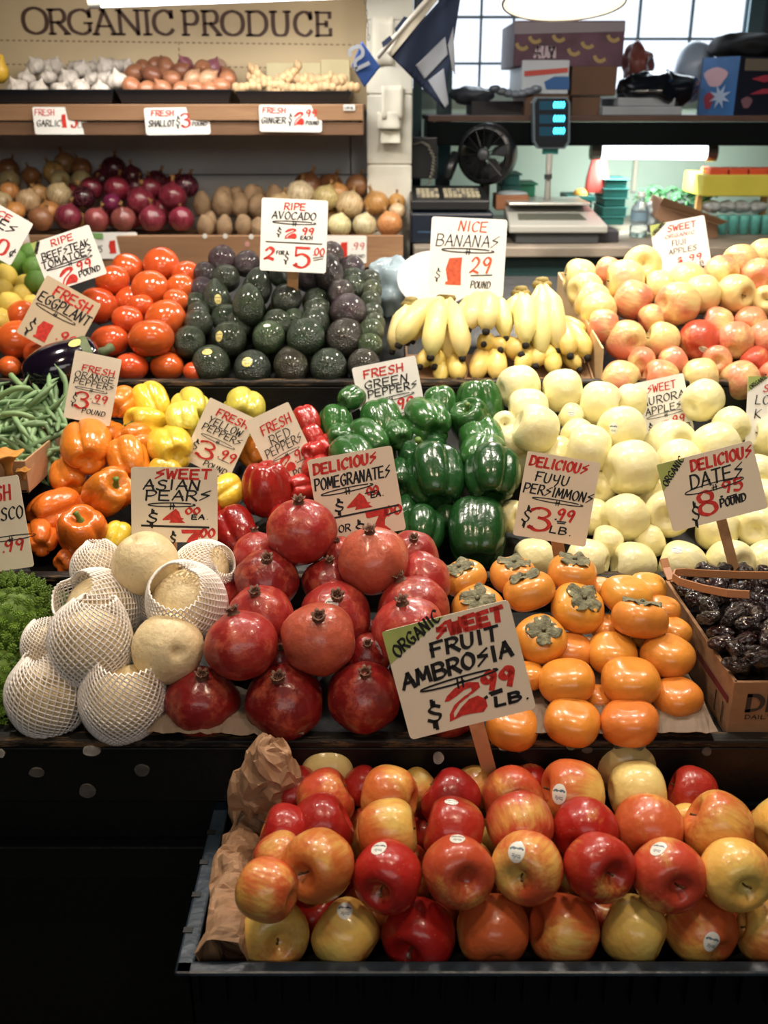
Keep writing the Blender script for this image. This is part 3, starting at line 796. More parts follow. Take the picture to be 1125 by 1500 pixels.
# asian pears, most of them in foam sleeves
def pear_dress(p, o, bvh):
    if p['op'].get('net') is not None:
        i, ax, sp = p['op']['net']; s = link('foam_sleeve', NETS[i], o)
        q = Vector(ax).normalized().to_track_quat('Z', 'Y').to_matrix() @ Matrix.Rotation(sp, 3, 'Z')
        s.rotation_euler = (o.rotation_euler.to_matrix().inverted() @ q).to_euler()
        s['label'] = 'white foam net sleeve'
pears = [(213,825,98,94,S(k=60,ax=(-.35,-.15,1),adj='bare pale')),(246,950,105,98,S(k=30,ax=(.3,-.5,.2),adj='bare spotted')),
 (296,835,80,82,S(net=(0,(.5,-.6,.4),.4),adj='foam-wrapped')),(275,885,108,100,S(net=(1,(.15,-.55,1),0),adj='foam-wrapped')),(145,838,74,75,S(net=(2,(-.2,.2,1),1),adj='foam-wrapped')),(151,893,106,98,S(net=(1,(-.6,-.3,1),2),adj='foam-wrapped')),
 (132,945,112,106,S(net=(0,(-.1,.35,1),2.4),k=30,adj='foam-wrapped')),(70,1022,108,112,S(net=(2,(-.25,.1,1),.7),adj='foam-wrapped')),(180,1027,114,110,S(net=(3,(.0,.3,1),1.8),adj='foam-wrapped')),(70,950,70,70,S(net=(0,(-.4,.4,1),3),adj='foam-wrapped')),(226,880,60,55,S(net=(2,(0,.3,1),3),adj='foam-wrapped'))]
pile('asian_pear', pears, PL2, 'asian pears', 'asian pear', 'of the pear pile', 'pear', lambda p, r: (.82, .66, .38, 1), lambda p, r: axr(p['op'].get('ax', (0, 0, 1)), r.random()*6), deck=deck2, adj=lambda p: '', dress=pear_dress, asp=.98, band=30, fill=0)

# persimmons
def percol(p, r):
    f = r.random(); t = max(0, min(1, (p['cy']-830)/200)) if p['cy'] else .5
    return (.82-.06*f, .39-.09*f-.09*t, .055-.015*t, 1)
def perrot(p, r):
    m = p['op'].get('m', 'd')
    if m == 'u': return axr(p['op'].get('ax', (r.uniform(-.2, .2), -.15, 1)), r.random()*6)
    if m == 's': return axr(p['op'].get('ax', (r.uniform(-.4, .4), .8, .6)), r.random()*6)
    return axr((r.uniform(-.15, .15), r.uniform(-.1, .2), -1), r.random()*6)
def perdress(p, o, bvh): link('calyx', R_.choice(CALYX), o)
pers = [(679,847,67,56,S(m='u',ax=(-.35,-.1,1))),(700,892,78,58,S(m='u',ax=(-.1,-.45,1))),(752,843,71,55,S(m='u',ax=(0,0,1))),(775,866,78,66,S(m='u',ax=(-.35,.25,1),k=20)),(792,936,77,73,S(m='u',ax=(.05,-.55,1),k=20)),(838,840,74,55,S(m='u',ax=(.1,0,1))),(846,891,81,75,S(m='u',ax=(.28,-.45,1),k=30)),
 (837,953,64,60),(830,998,85,63),(924,998,88,63),(838,1050,84,48),(922,1050,87,48),(991,1022,75,68),(978,960,79,58),(937,907,82,58,S(m='u',ax=(.15,.35,1),k=20)),(897,957,75,60),(918,872,75,52),(948,862,58,42),(972,893,52,42),(988,925,50,40),(889,920,50,46),(880,862,44,34),(772,990,54,50),(750,1060,80,50),(880,1024,50,46),(820,1022,50,46),(728,935,60,50),(948,932,48,44)]
pile('persimmon', pers, PL2p, 'fuyu persimmons', 'orange persimmon', 'of the persimmon pile', 'persimmon', percol, perrot, deck=deck2, adj=lambda p: '', dress=perdress, asp=.74, band=22, fill=16, rk=.82)

# bell peppers
PCOL = {'g': (.028, .115, .022), 'G': (.012, .062, .014), 'o': (.80, .24, .025), 'O': (.76, .17, .02), 'y': (.82, .56, .05), 'Y': (.76, .66, .10), 'r': (.42, .022, .016), 'R': (.32, .012, .010)}
PNM = {'g': 'green', 'G': 'dark green', 'o': 'orange', 'O': 'deep orange', 'y': 'golden yellow', 'Y': 'greenish yellow', 'r': 'red', 'R': 'dark red'}
def pepcol(p, r):
    c = PCOL[p['op'].get('c', 'g')]; j = r.uniform(.88, 1.15); return (*[x*j for x in c], 1)
def peprot(p, r):
    if 'ax' in p['op']: return axr(p['op']['ax'], r.random()*6)
    return axr((r.uniform(-.5, .5), r.uniform(.4, 1), r.uniform(-.2, .7)), r.random()*6)
def pepdress(p, o, bvh): link('stem', ST_pep, o)
DN = (0, .1, -1); UPB = (.05, .85, .50)
gp = [(702,590,74,60,S(ax=(.1,-.3,-1))),(645,590,52,45),(625,612,72,58,S(ax=(-.3,.9,.1))),(560,612,66,50),(514,585,40,60),(491,614,52,36),(500,636,50,36),(540,640,66,48),(517,660,66,44),(692,614,65,50,S(ax=(-.4,-.3,.9))),(706,638,72,50),(706,657,74,46),(622,663,82,56,S(ax=(-.2,-.35,1),c='G')),(637,698,90,91,S(c='G',ax=(-.1,.85,.5),k=20)),(721,695,84,88,S(c='G',ax=UPB,k=10)),(582,702,60,62,S(c='G')),(699,780,94,88,S(c='G',ax=UPB)),(617,778,70,72,S(c='G',ax=UPB)),(583,634,46,40),(660,752,60,50,S(c='G')),(595,755,60,56,S(c='G'))]
pile('bell_pepper', gp, PL3, 'green bell peppers', 'bell pepper', 'of the green pepper pile', 'pepper', pepcol, peprot, deck=deck3, adj=lambda p: PNM[p['op'].get('c', 'g')], dress=pepdress, asp=1.0, band=24, fill=8, rk=.8)
op_ = [(128,654,78,82,S(c='o',k=60,ax=(-.25,.9,.15))),(178,590,46,52,S(c='o')),(222,585,58,44,S(c='y')),(214,615,58,42,S(c='y',ax=(-.7,-.6,.3))),(198,640,58,44,S(c='o')),(188,668,62,52,S(c='o')),(158,636,46,40,S(c='o')),(103,698,60,60,S(c='o')),(158,722,72,78,S(c='o',ax=(.6,-.5,.6),k=30)),(82,740,74,52,S(c='O')),(60,787,52,72,S(c='O')),(122,782,74,70,S(c='O',ax=(.1,-.45,1))),(104,815,44,34,S(c='O')),(130,745,44,40,S(c='O')),(172,788,44,56,S(c='y')),
 (281,592,60,44,S(c='Y')),(268,616,52,46,S(c='Y')),(357,591,66,46,S(c='Y')),(250,652,70,60,S(c='y')),(330,722,54,72,S(c='y')),(240,694,54,40,S(c='y')),(355,655,46,50,S(c='y',plane=(1.76,.60,5))),
 (392,717,77,78,S(c='r',k=20,ax=(.1,-.1,-1))),(440,715,46,44,S(c='r')),(345,780,68,68,S(c='R')),(449,617,42,38,S(c='r')),(372,664,44,60,S(c='o',plane=(1.76,.60,5))),(478,654,36,32,S(c='r')),(458,640,34,30,S(c='r')),(460,662,36,32,S(c='r')),(420,760,54,50,S(c='R')),(465,690,50,46,S(c='r')),(300,760,54,50,S(c='R')),(230,740,60,54,S(c='O'))]
pile('bell_pepper', op_, PL3, 'orange, yellow and red bell peppers', 'bell pepper', 'of the bright pepper pile', 'pepper', pepcol, peprot, deck=deck3, adj=lambda p: PNM[p['op']['c']], dress=pepdress, asp=1.0, band=22, fill=0, rk=.8)

# aurora apples
aur = [(759,563,64,50),(824,573,63,58),(880,592,65,63),(925,588,50,44),(1029,587,61,57),(774,598,66,52),(785,629,70,65,S(k=10)),(837,610,40,34,S(st=(0,.2,.3,.2))),(845,634,50,36),(909,630,70,58,S(st=(-.3,.05,.2,.26))),(862,657,72,60),(981,645,76,52),(996,670,68,46),(1071,624,54,50),(1048,645,72,46),(815,663,64,42),(924,686,81,74,S(k=10)),(914,759,71,75),(978,752,70,73),(880,714,50,50),(952,722,56,44),(866,757,54,58),(783,820,64,52),(861,822,66,55),(928,822,69,50),(999,822,72,54,S(st=(-.25,.55,.22,.14))),(1069,818,68,52),(1122,820,66,50),(1051,767,66,44),(1108,770,62,52),(752,757,50,60),(740,622,40,36),(750,645,44,36),(1112,692,52,58),(1120,730,56,50),(950,790,50,40),(890,792,50,40),(1180,770,66,60),(1180,690,66,60),(1130,640,56,50),(815,760,56,50),(800,700,60,50),(1060,715,60,50)]
pile('aurora_apple', aur, PL3, 'aurora apples', 'pale yellow apple', 'of the aurora apple pile', 'apple', lambda p, r: (.82, .66, .34, -.25), lambda p, r: arot(p, r), deck=deck3, dress=adress, asp=.92, band=24, fill=14)

# fuji apples in a pale box
fuj = [(849,402,54,38,S(c='y')),(857,420,54,36,S(c='y')),(868,436,54,38,S(c='p')),(877,452,52,42,S(c='p')),(891,394,40,30,S(c='k')),(940,385,58,42,S(c='p')),(916,406,62,44,S(c='y')),(927,440,59,57,S(c='k')),(966,419,50,40,S(c='p')),(992,445,65,58,S(c='k')),(1008,404,58,34,S(c='y')),(1028,432,56,54,S(c='p')),(1057,395,52,36,S(c='k')),(1077,430,56,55,S(c='p')),(1083,380,52,40,S(c='k')),(1111,404,50,46,S(c='k')),(1123,440,44,48,S(c='p')),(884,478,50,50,S(c='k')),(917,499,59,66,S(c='k')),(970,500,55,56,S(c='y')),(1024,499,59,59,S(c='r',st=(.25,-.45,.24,.2))),(1077,499,54,58,S(c='k')),(1122,497,54,56,S(c='k')),(1050,468,50,32,S(c='k')),(1098,469,48,34,S(c='o')),(953,466,40,36,S(c='k')),(909,555,62,48,S(c='k')),(967,552,57,46,S(c='o')),(1025,554,59,48,S(c='y')),(1084,554,59,47,S(c='k')),(1135,552,50,48,S(c='k')),(986,530,44,40,S(c='k')),(1106,530,44,40,S(c='r')),(1050,528,44,40,S(c='k')),(940,528,40,36,S(c='k')),(1118,372,44,36,S(c='y')),(1175,440,56,50,S(c='y')),(1180,500,56,50,S(c='k'))]
FC = {'r': (.56, .085, .045, .9), 'k': (.70, .23, .13, .60), 'o': (.72, .24, .12, .6), 'y': (.74, .36, .2, .3), 'p': (.74, .42, .26, .0)}
FN = {'r': 'deep red', 'k': 'pink-blushed', 'o': 'orange-blushed', 'y': 'mostly yellow', 'p': 'pale yellow'}
pile('fuji_apple', fuj, PL4, 'fuji apples in the pale box', 'apple', 'of the pale back right box', 'apple', lambda p, r: FC[p['op'].get('c', 'k')], arot, deck=deck4, adj=lambda p: FN[p['op'].get('c', 'r')], dress=adress, asp=.92, band=22, fill=12)

# tomatoes
tom = [(236,384,55,40),(272,401,42,34),(187,393,48,38),(165,411,52,44),(220,422,57,48,S(k=10)),(265,421,44,38),(190,440,46,36),(144,448,60,54),(258,440,38,30),(187,468,46,46),(242,462,63,44),(161,500,55,48),(222,496,66,60,S(k=20)),(192,538,50,40),(245,537,50,40),(25,497,62,54),(32,460,44,36),(14,537,34,32),(253,508,36,30),(205,448,40,34),(60,520,50,44),(90,480,50,44),(285,545,34,30)]
M_sep = simple('tomato_calyx', '#4d6a2c', .6, .3, 10)
def sepal():
    b = MB()
    for k in range(5):
        a = k*2*PI/5
        b.tube([(.03*math.cos(a), .03*math.sin(a), .36), (.14*math.cos(a), .14*math.sin(a), .42), (.24*math.cos(a), .24*math.sin(a), .42)], [.03, .03, .005], 5)
    b.tube([(0, 0, .34), (0, 0, .44)], [.03, .025], 6)
    me = mesh(b.v, b.f, True, 'calyx'); me.materials.append(M_sep); return me
SEP = sepal()
pile('tomato', tom, PL4, 'beefsteak tomatoes', 'orange-red tomato', 'of the tomato pile', 'tomato', lambda p, r: (.62+.06*r.random(), .085+.035*r.random(), .022, 1), lambda p, r: axr((r.uniform(-.4, .4), r.uniform(-.2, .6), -1), r.random()*6), deck=deck4, dress=lambda p, o, b: link('calyx', SEP, o), asp=.86, band=22, fill=12)

# avocados
avo = [(326,380,42,40,S(c='p')),(331,408,42,38),(317,437,42,60,S(st=(.1,-.05,.24,.34),sty=1,k=10)),(364,449,48,68,S(k=10)),(377,417,44,50),(420,438,45,50,S(k=10)),(291,473,42,38),(278,500,47,48),(335,496,51,52,S(st=(-.5,.15,.22,.3),sty=1)),(394,494,48,48,S(st=(-.1,.7,.22,.14),c='g')),(449,493,56,52),(506,494,56,53,S(c='b')),(309,533,56,48,S(st=(-.15,.6,.26,.2),sty=1)),(370,535,54,44,S(st=(-.25,.3,.26,.26),sty=1)),(426,535,51,44,S(c='b')),(482,536,54,46),(533,529,48,36,S(c='b')),(542,506,38,34,S(c='g')),(544,485,38,36,S(c='g')),(510,453,54,44,S(c='p',k=10)),(482,402,44,60,S(c='p')),(465,450,42,30),(463,437,42,28),(462,466,44,30),(406,468,42,30),(362,386,38,34,S(c='p')),(452,406,42,38,S(c='p')),(515,389,38,28,S(c='p')),(517,405,36,26),(518,417,36,28),(542,408,32,26),(544,423,32,26,S(c='g')),(543,441,32,28),(545,457,34,28),(548,472,34,26,S(c='g')),(300,400,34,30,S(c='p')),(296,420,34,28,S(c='p')),(287,442,34,28),(291,456,34,28),(331,466,42,36),(485,370,38,30,S(c='p')),(415,402,40,36),(430,466,34,28),(400,375,36,30,S(c='p')),(350,475,40,34),(500,425,40,30,S(c='p'))]
AC = {'n': (.030, .048, .024), 'g': (.050, .085, .026), 'b': (.045, .036, .026), 'p': (.050, .030, .042)}
AN = {'n': 'dark green', 'g': 'bright green', 'b': 'brownish', 'p': 'purple-black'}
def avorot(p, r):
    if p['h'] > p['w']*1.12: return axr((r.uniform(-.15, .15), .35, 1), r.random()*6)
    return axr((r.uniform(-.35, .35), 1, r.uniform(0, .5)), r.random()*6)
ST_avo = stem_me(.05, .035, .0, M_stem, .8)
def avodress(p, o, b): s = link('stem_scar', ST_avo, o); s.location = (0, 0, .665)
for a in avo:
    d = a[4] if len(a) > 4 else None
pile('avocado', [(*a[:4], dict(asp=(1.35 if a[3] > a[2]*1.12 else .95), **(a[4] if len(a) > 4 else {}))) for a in avo], PL4, 'avocados', 'avocado', 'of the avocado pile', 'avocado', lambda p, r: (*[x*r.uniform(.85, 1.2) for x in AC[p['op'].get('c', 'n')]], 1), avorot, deck=deck4, adj=lambda p: AN[p['op'].get('c', 'n')], dress=avodress, band=20, fill=10, rk=.84)

# lemons and limes
cit = [(20,381,39,34,S(kind='lime',noun='lime',adj='green')),(52,413,32,38,S(kind='lime',noun='lime',adj='green')),(43,372,30,30,S(kind='lime',noun='lime',adj='green')),(48,392,30,28,S(kind='lime',noun='lime',adj='green')),
 (9,406,34,36),(4,426,32,30),(16,447,36,32),(31,432,32,28),(36,417,28,26),(4,470,32,30),(46,448,30,28),(-22,395,34,34),(-20,430,36,34),(-24,465,36,34)]
pile('lemon', cit, (2.03, .47, .70), 'lemons and limes', 'yellow lemon', 'of the citrus pile', 'citrus fruit', lambda p, r: ((.10, .24, .03, 1) if p['op'].get('kind') else (.78, .58, .10, 1)), rnd_rot, deck=deck4, asp=1.0, band=20, fill=0)
for ob in C.objects:
    if ob.name.startswith('lime') and ob.get('category'): ob['category'] = 'lime'
    if ob.name.startswith('lemon') and ob.get('category'): ob['category'] = 'lemon'
# ------------------------------------------------------------------ left shelves at the wall
shelf = empty('wall_shelf', (-1, 2.95, H-.38), label='long brown wooden shelf board under the onions and potatoes', category='shelf')
def shb(root, name, a, b_, m, bev=.002):
    o = box(name, a, b_, m, root, bev); o.matrix_parent_inverse = Matrix.Translation(-Vector(root.location)); return o
SD = .335
shb(shelf, 'front_board', (XL, 2.775, H-SD-.085), (.052, 2.795, H-SD), M_wood)
shb(shelf, 'shelf_board', (XL, 2.795, H-SD-.04), (.052, 3.10, H-SD-.018), M_wood)
shb(shelf, 'bracket', (-.06, 2.80, H-.85), (-.02, 3.10, H-SD-.04), M_wood)
for k in range(5): shb(shelf, 'bracket', (-2.0+k*.42, 2.85, H-.85), (-1.97+k*.42, 3.10, H-SD-.04), M_wood)
shb(shelf, 'back_board', (XL, 2.86, H-.9), (.05, 2.88, H-SD-.10), M_black)
shelf2 = empty('wall_shelf', (-1, 2.95, H-.08), label='upper brown wooden shelf board under the garlic and shallot trays', category='shelf')
x1s = at(532, 170, 2.80).x
shb(shelf2, 'front_board', (XL, 2.80, H-.046), (x1s, 2.82, H-.006), M_wood); shb(shelf2, 'front_board', (XL, 2.805, H-.082), (x1s, 2.825, H-.050), wood('dark_brown_wood', '#6a4c36', '#8c6a4e'))
shb(shelf2, 'shelf_board', (XL, 2.82, H-.03), (x1s, 3.08, H-.006), M_wood)
shb(shelf2, 'end_board', (x1s-.012, 2.825, H-.080), (x1s, 3.08, H-.032), M_wood)
# trays
M_tray = simple('black_tray', '#10141a', .35)
def tray(x0, x1, y0, y1, z, h, label, mat=M_tray, fl=.012):
    b = MB(); i = Vector((fl, fl, 0))
    def ring(x0, x1, y0, y1, z): return [(x0, y0, z), (x1, y0, z), (x1, y1, z), (x0, y1, z)]
    t = .003
    vs = ring(x0+fl, x1-fl, y0+fl, y1-fl, z)+ring(x0, x1, y0, y1, z+h)+ring(x0+t, x1-t, y0+t, y1-t, z+h)+ring(x0+fl+t, x1-fl-t, y0+fl+t, y1-fl-t, z+t)
    fs = [(3, 2, 1, 0), (12, 13, 14, 15)]
    for r in range(3):
        for k in range(4): fs.append((r*4+k, r*4+(k+1) % 4, (r+1)*4+(k+1) % 4, (r+1)*4+k))
    c = Vector(((x0+x1)/2, (y0+y1)/2, z)); b.add([Vector(v)-c for v in vs], fs)
    return b.build('tray', mat, loc=c, bevel=.0015, label=label, category='tray')
ty = 2.825
tray(at(0, 150, ty).x-.02, at(168, 150, ty).x, ty, 3.06, H-.004, .034, 'black plastic tray holding the garlic bulbs')
tray(at(170, 150, ty).x, at(340, 150, ty).x, ty, 3.06, H-.004, .034, 'black plastic tray holding the shallots')
tray(at(345, 150, ty).x, at(516, 150, ty).x, ty, 3.06, H-.004, .030, 'black plastic tray holding the ginger roots')
tray(at(-190, 150, ty).x, at(-6, 150, ty).x, ty, 3.06, H-.004, .034, 'black plastic tray with yellow squash left of the garlic')
def shelfdeck(y): return SD+.0
def tdress(p, o, b): link('dry_neck', TUFT, o)
def upr(p, r):
    if p['op'].get('k2'): return axr((r.uniform(-.6, .6), r.uniform(-.8, -.2), .4), r.random()*6)
    return axr((r.uniform(-.5, .5), r.uniform(-.4, .5), 1), r.random()*6)
PLo = (2.86, .300, .75)
ylo = [(13,247,30,28,S(c='b')),(79,252,33,32),(95,239,32,28),(120,246,30,28,S(c='b')),(88,264,30,28,S(c='p')),(120,264,30,28,S(c='p')),(14,264,30,28,S(c='p')),(14,282,32,30,S(c='o')),(4,296,30,30,S(c='p')),(42,294,36,34,S(c='p')),(57,284,30,28),(87,286,38,36,S(c='p')),(60,321,36,32,S(c='b')),(22,310,30,26,S(c='o')),(72,308,32,26,S(c='o')),(-12,318,34,32,S(c='o')),(-25,290,34,32),(46,258,28,26,S(c='b'))]
OC = {'b': (.30, .13, .06), 'n': (.58, .36, .13), 'p': (.66, .52, .28), 'o': (.62, .30, .10), 'w': (.70, .60, .38)}
ON = {'b': 'dark brown', 'n': 'golden', 'p': 'pale', 'o': 'orange-brown', 'w': 'whitish'}
oc = lambda p, r: (*[x*r.uniform(.9, 1.1) for x in OC[p['op'].get('c', 'n')]], 1)
oa = lambda p: ON[p['op'].get('c', 'n')]
pile('yellow_onion', ylo, PLo, 'yellow onions at the shelf left end', 'onion', "of the shelf's left heap", 'onion', oc, upr, deck=shelfdeck, adj=oa, dress=tdress, asp=.95, band=14, fill=6)
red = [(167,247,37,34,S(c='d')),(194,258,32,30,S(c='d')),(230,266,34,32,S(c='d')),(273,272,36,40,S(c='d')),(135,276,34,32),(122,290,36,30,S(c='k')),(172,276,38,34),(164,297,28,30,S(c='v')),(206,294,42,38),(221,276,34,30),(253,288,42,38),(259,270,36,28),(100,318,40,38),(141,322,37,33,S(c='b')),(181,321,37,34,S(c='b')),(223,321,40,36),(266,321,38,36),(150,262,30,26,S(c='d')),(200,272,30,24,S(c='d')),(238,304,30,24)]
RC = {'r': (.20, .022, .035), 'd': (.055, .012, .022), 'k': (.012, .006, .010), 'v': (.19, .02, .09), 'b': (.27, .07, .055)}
RN = {'r': 'red', 'd': 'dark', 'k': 'nearly black', 'v': 'violet', 'b': 'brownish red'}
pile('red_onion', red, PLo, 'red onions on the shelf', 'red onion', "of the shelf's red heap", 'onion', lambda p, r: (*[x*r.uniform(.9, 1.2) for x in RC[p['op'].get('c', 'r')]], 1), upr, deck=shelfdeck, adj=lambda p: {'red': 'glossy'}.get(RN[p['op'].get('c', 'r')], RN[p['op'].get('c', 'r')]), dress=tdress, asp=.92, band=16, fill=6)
pot = [(297,300,29,33),(326,298,31,38),(352,301,28,37),(377,302,28,36),(328,284,30,22),(368,284,28,24),(402,284,28,24),(376,282,24,20),(301,329,25,26),(329,329,26,26),(357,329,26,28),(379,331,24,24),(404,330,26,28),(402,305,26,34),(345,283,24,20),(428,320,26,34)]
pile('potato', pot, PLo, 'potatoes on the shelf', 'brown potato', "of the shelf's potato heap", 'potato', lambda p, r: (.30, .19, .10, 1), lambda p, r: axr((r.uniform(-.15, .15), r.uniform(-.1, .3), 1), r.random()*6), deck=shelfdeck, asp=1.25, band=16, fill=3)
swo = [(440,282,44,34,S(c='w')),(451,268,42,30,S(c='b')),(484,269,40,28,S(c='b')),(477,290,38,32,S(c='p')),(524,273,36,34,S(c='b')),(556,268,38,40,S(c='o')),(512,300,42,42,S(c='w')),(551,298,38,36,S(c='o')),(581,296,26,34,S(c='o')),(497,330,36,34,S(c='w')),(534,330,36,35,S(c='w')),(571,328,38,38,S(c='o')),(440,315,38,34,S(c='p')),(410,300,36,34,S(c='p')),(458,330,38,36,S(c='w')),(582,310,26,24,S(c='p')),(495,282,34,28,S(c='o')),(430,332,32,30,S(c='p'))]
pile('yellow_onion', swo, PLo, 'sweet onions at the shelf right end', 'sweet onion', "of the shelf's right heap", 'onion', oc, upr, deck=shelfdeck, adj=oa, dress=tdress, asp=.95, band=16, fill=5)
PLg = (2.87, -.028, .40)
gd = lambda y: -.002
gar = [(52,97,28,26),(39,116,27,24),(25,128,34,24),(57,129,28,22),(71,115,26,22),(81,97,28,24),(100,116,31,26),(88,131,28,20),(120,101,28,26),(118,128,27,22),(135,117,26,22),(154,98,29,28),(169,99,26,26),(172,119,32,28),(147,130,26,20),(186,98,26,22),(66,100,26,22),(108,100,22,20),(137,100,26,22),(110,132,26,18),(155,117,26,22),(182,125,24,20)]
pile('garlic_bulb', gar, PLg, 'garlic bulbs in the tray', 'white garlic bulb', 'of the garlic tray', 'garlic', lambda p, r: (.66, .60, .52, 1), lambda p, r: axr((r.uniform(-.8, .8), r.uniform(-.8, .6), 1), r.random()*6), deck=gd, asp=.9, band=9, fill=8)
sha = [(199,108,27,24),(193,126,28,22),(215,130,26,20),(223,110,26,28,S(c='b')),(252,116,24,24),(240,130,26,20),(243,98,26,24),(264,106,26,24,S(c='b')),(282,117,26,24,S(c='o')),(267,130,26,20),(304,117,27,26,S(c='o')),(297,101,26,24),(311,101,24,22,S(c='v')),(324,125,26,20),(333,115,24,20),(319,98,24,22,S(c='p')),(272,97,24,22,S(c='v')),(290,130,26,18),(228,96,24,22),(210,98,24,20),(308,131,24,18),(238,113,24,22)]
SHC = {'n': (.42, .17, .09), 'b': (.28, .10, .06), 'o': (.60, .34, .20), 'v': (.34, .11, .17), 'p': (.55, .36, .26)}
SHN = {'n': 'copper', 'b': 'dark', 'o': 'light', 'v': 'purple', 'p': 'pale'}
pile('shallot', sha, PLg, 'shallots in the tray', 'shallot', 'of the shallot tray', 'shallot', lambda p, r: (*SHC[p['op'].get('c', 'n')], 1), lambda p, r: axr((r.uniform(-1, 1), r.uniform(-.8, .6), r.uniform(-.2, 1)), r.random()*6), deck=gd, adj=lambda p: SHN[p['op'].get('c', 'n')], dress=tdress, asp=.95, band=9, fill=8)
# yellow squash at the far left of the garlic shelf
M_sq = simple('squash_skin', '#e2b63c', .4, .1, 6, coat=.2)
for i, (px, py, wd) in enumerate(((-2, 106, 30), (-36, 112, 30))):
    c = at(px, py, 2.93); b = MB(); r = wd/2*pxm(2.93, py)
    b.lathe([(.0005, -r*1.0), (r*.6, -r*.85), (r, -r*.1), (r*.85, r*.55), (r*.4, r*1.1), (r*.25, r*1.6), (.0005, r*1.7)], 20)
    o = b.build('squash', M_sq, smooth=True, loc=c); o.rotation_euler = (0, .3, 0)
    tag(o, ['yellow squash at the left edge beside the garlic tray', 'yellow squash beyond the left edge beside the garlic'][i], 'squash', 'yellow squash')
# ginger
M_gin = simple('ginger_skin', '#c4a57c', .7, .25, 30, .4, 60)
gi = [(380,117,30,.2),(363,128,34,-.1),(396,124,34,.1),(415,115,36,-.5),(438,130,36,.1),(446,118,44,.15),(478,116,46,0),(488,128,34,.1),(508,126,30,.2),(409,131,28,0),(375,106,22,.7),(462,130,30,-.1),(430,107,26,-.9)]
for i, (px, py, L, an) in enumerate(gi):
    Y = 2.90+.03*(py < 120); c = at(px, py, Y); s = pxm(Y, py); r = random.Random(i); b = MB()
    n = 5
    for k in range(n):
        f = (k/(n-1)-.5)*L*s; b.ell((f*math.cos(an), r.uniform(-.004, .004), -f*math.sin(an)+r.uniform(-.002, .002)), (L*s*.20, .014, .0125+r.uniform(0, .003)), 12, 8)
    for k in range(1):
        f = r.uniform(-.4, .4)*L*s; b.ell((f*math.cos(an), r.uniform(-.01, .01), -f*math.sin(an)+.009), (.008, .008, .012), 8, 6)
    o = b.build('ginger_root', M_gin, smooth=True, loc=c)
    tag(o, f'knobbly tan ginger root, piece {["at the far left","low at the left","in the left middle","leaning up","low in the middle","long and brown on top","topmost at the right","low right","at the right end","low beside the middle","sticking up at left","low right of middle","standing up in the middle"][i]} of its tray', 'ginger', 'ginger roots in the tray')
# sign board with the shop lettering
sb_ = empty('sign_board', (at(280, 80, 3.07).x, 3.08, 1.50), label='large beige wall sign reading ORGANIC PRODUCE in brown serif capitals', category='sign')
M_beige = simple('beige_sign', '#c4b08c', .6, .07, 4)
M_brown = simple('brown_letter', '#4a3024', .6)
def sbp(o): o.matrix_parent_inverse = Matrix.Translation(-Vector(sb_.location)); return o
sx0 = XL; sx1 = at(556, 60, 3.07).x
sbp(box('board', (sx0, 3.075, at(0, 146, 3.07).z-.03), (sx1, 3.095, 2.35), M_beige, sb_))
SER = {'O': ["~.5,1 .12,.85 .0,.5 .12,.15 .5,0 .88,.15 1,.5 .88,.85 .5,1"],
 'R': [".15,0 .15,1", "~.15,.97 .6,1 .78,.85 .78,.62 .6,.48 .15,.48", ".45,.48 .88,.03", "-0,1 .3,1", "-0,0 .32,0", "-.72,0 1,0"],
 'G': ["~.9,.76 .78,.92 .5,1 .14,.84 .02,.5 .14,.16 .5,0 .75,.05 .88,.15", ".88,.15 .88,.45", "-.65,.45 1,.45", ".9,.7 .9,.98"],
 'A': [".12,0 .5,1", ".5,1 .88,0", ".24,.33 .76,.33", "-0,0 .26,0", "-.74,0 1,0", "-.34,1 .5,1"],
 'N': [".14,0 .14,1", ".14,1 .84,.02", ".84,0 .84,1", "-0,1 .2,1", "-0,0 .3,0", "-.7,1 1,1"],
 'I': [".5,0 .5,1", "-.1,0 .9,0", "-.1,1 .9,1"],
 'C': ["~.9,.74 .78,.92 .52,1 .15,.84 .02,.5 .15,.16 .52,0 .78,.06 .94,.2", ".9,.7 .9,.98"],
 'P': [".18,0 .18,1", "~.18,.97 .65,1 .86,.85 .86,.6 .65,.45 .18,.45", "-0,1 .3,1", "-0,0 .4,0"],
 'D': [".16,0 .16,1", "~.16,.97 .6,1 .9,.8 .98,.5 .9,.2 .6,0 .16,.03", "-0,1 .3,1", "-0,0 .3,0"],
 'U': ["~.16,1 .16,.35 .26,.06 .5,0 .74,.06 .84,.35 .84,1", "-0,1 .34,1", "-.66,1 1,1"],
 'E': [".14,0 .14,1", ".14,.98 .88,.98", ".14,.5 .66,.5", ".14,.02 .9,.02", ".86,.98 .86,.76", ".9,.02 .9,.28", ".66,.4 .66,.6", "-0,1 .2,1", "-0,0 .2,0"]}
def parse(s):
    sm = s[0] == '~'; s = s.lstrip('~-')
    pts = [tuple(float(c) for c in p.split(',')) for p in s.split()]
    return sm, pts
def catmull(P, n=6):
    if len(P) < 3: return P
    closed = (abs(P[0][0]-P[-1][0])+abs(P[0][1]-P[-1][1])) < 1e-6
    Q = ([P[-2]] if closed else [P[0]])+list(P)+([P[1]] if closed else [P[-1]]); out = []
    for i in range(1, len(Q)-2):
        for k in range(n):
            t = k/n; a, b, c, d = Q[i-1], Q[i], Q[i+1], Q[i+2]
            out.append(tuple(.5*((2*b[j])+(-a[j]+c[j])*t+(2*a[j]-5*b[j]+4*c[j]-d[j])*t*t+(-a[j]+3*b[j]-3*c[j]+d[j])*t**3) for j in (0, 1)))
    out.append(P[-1]); return out
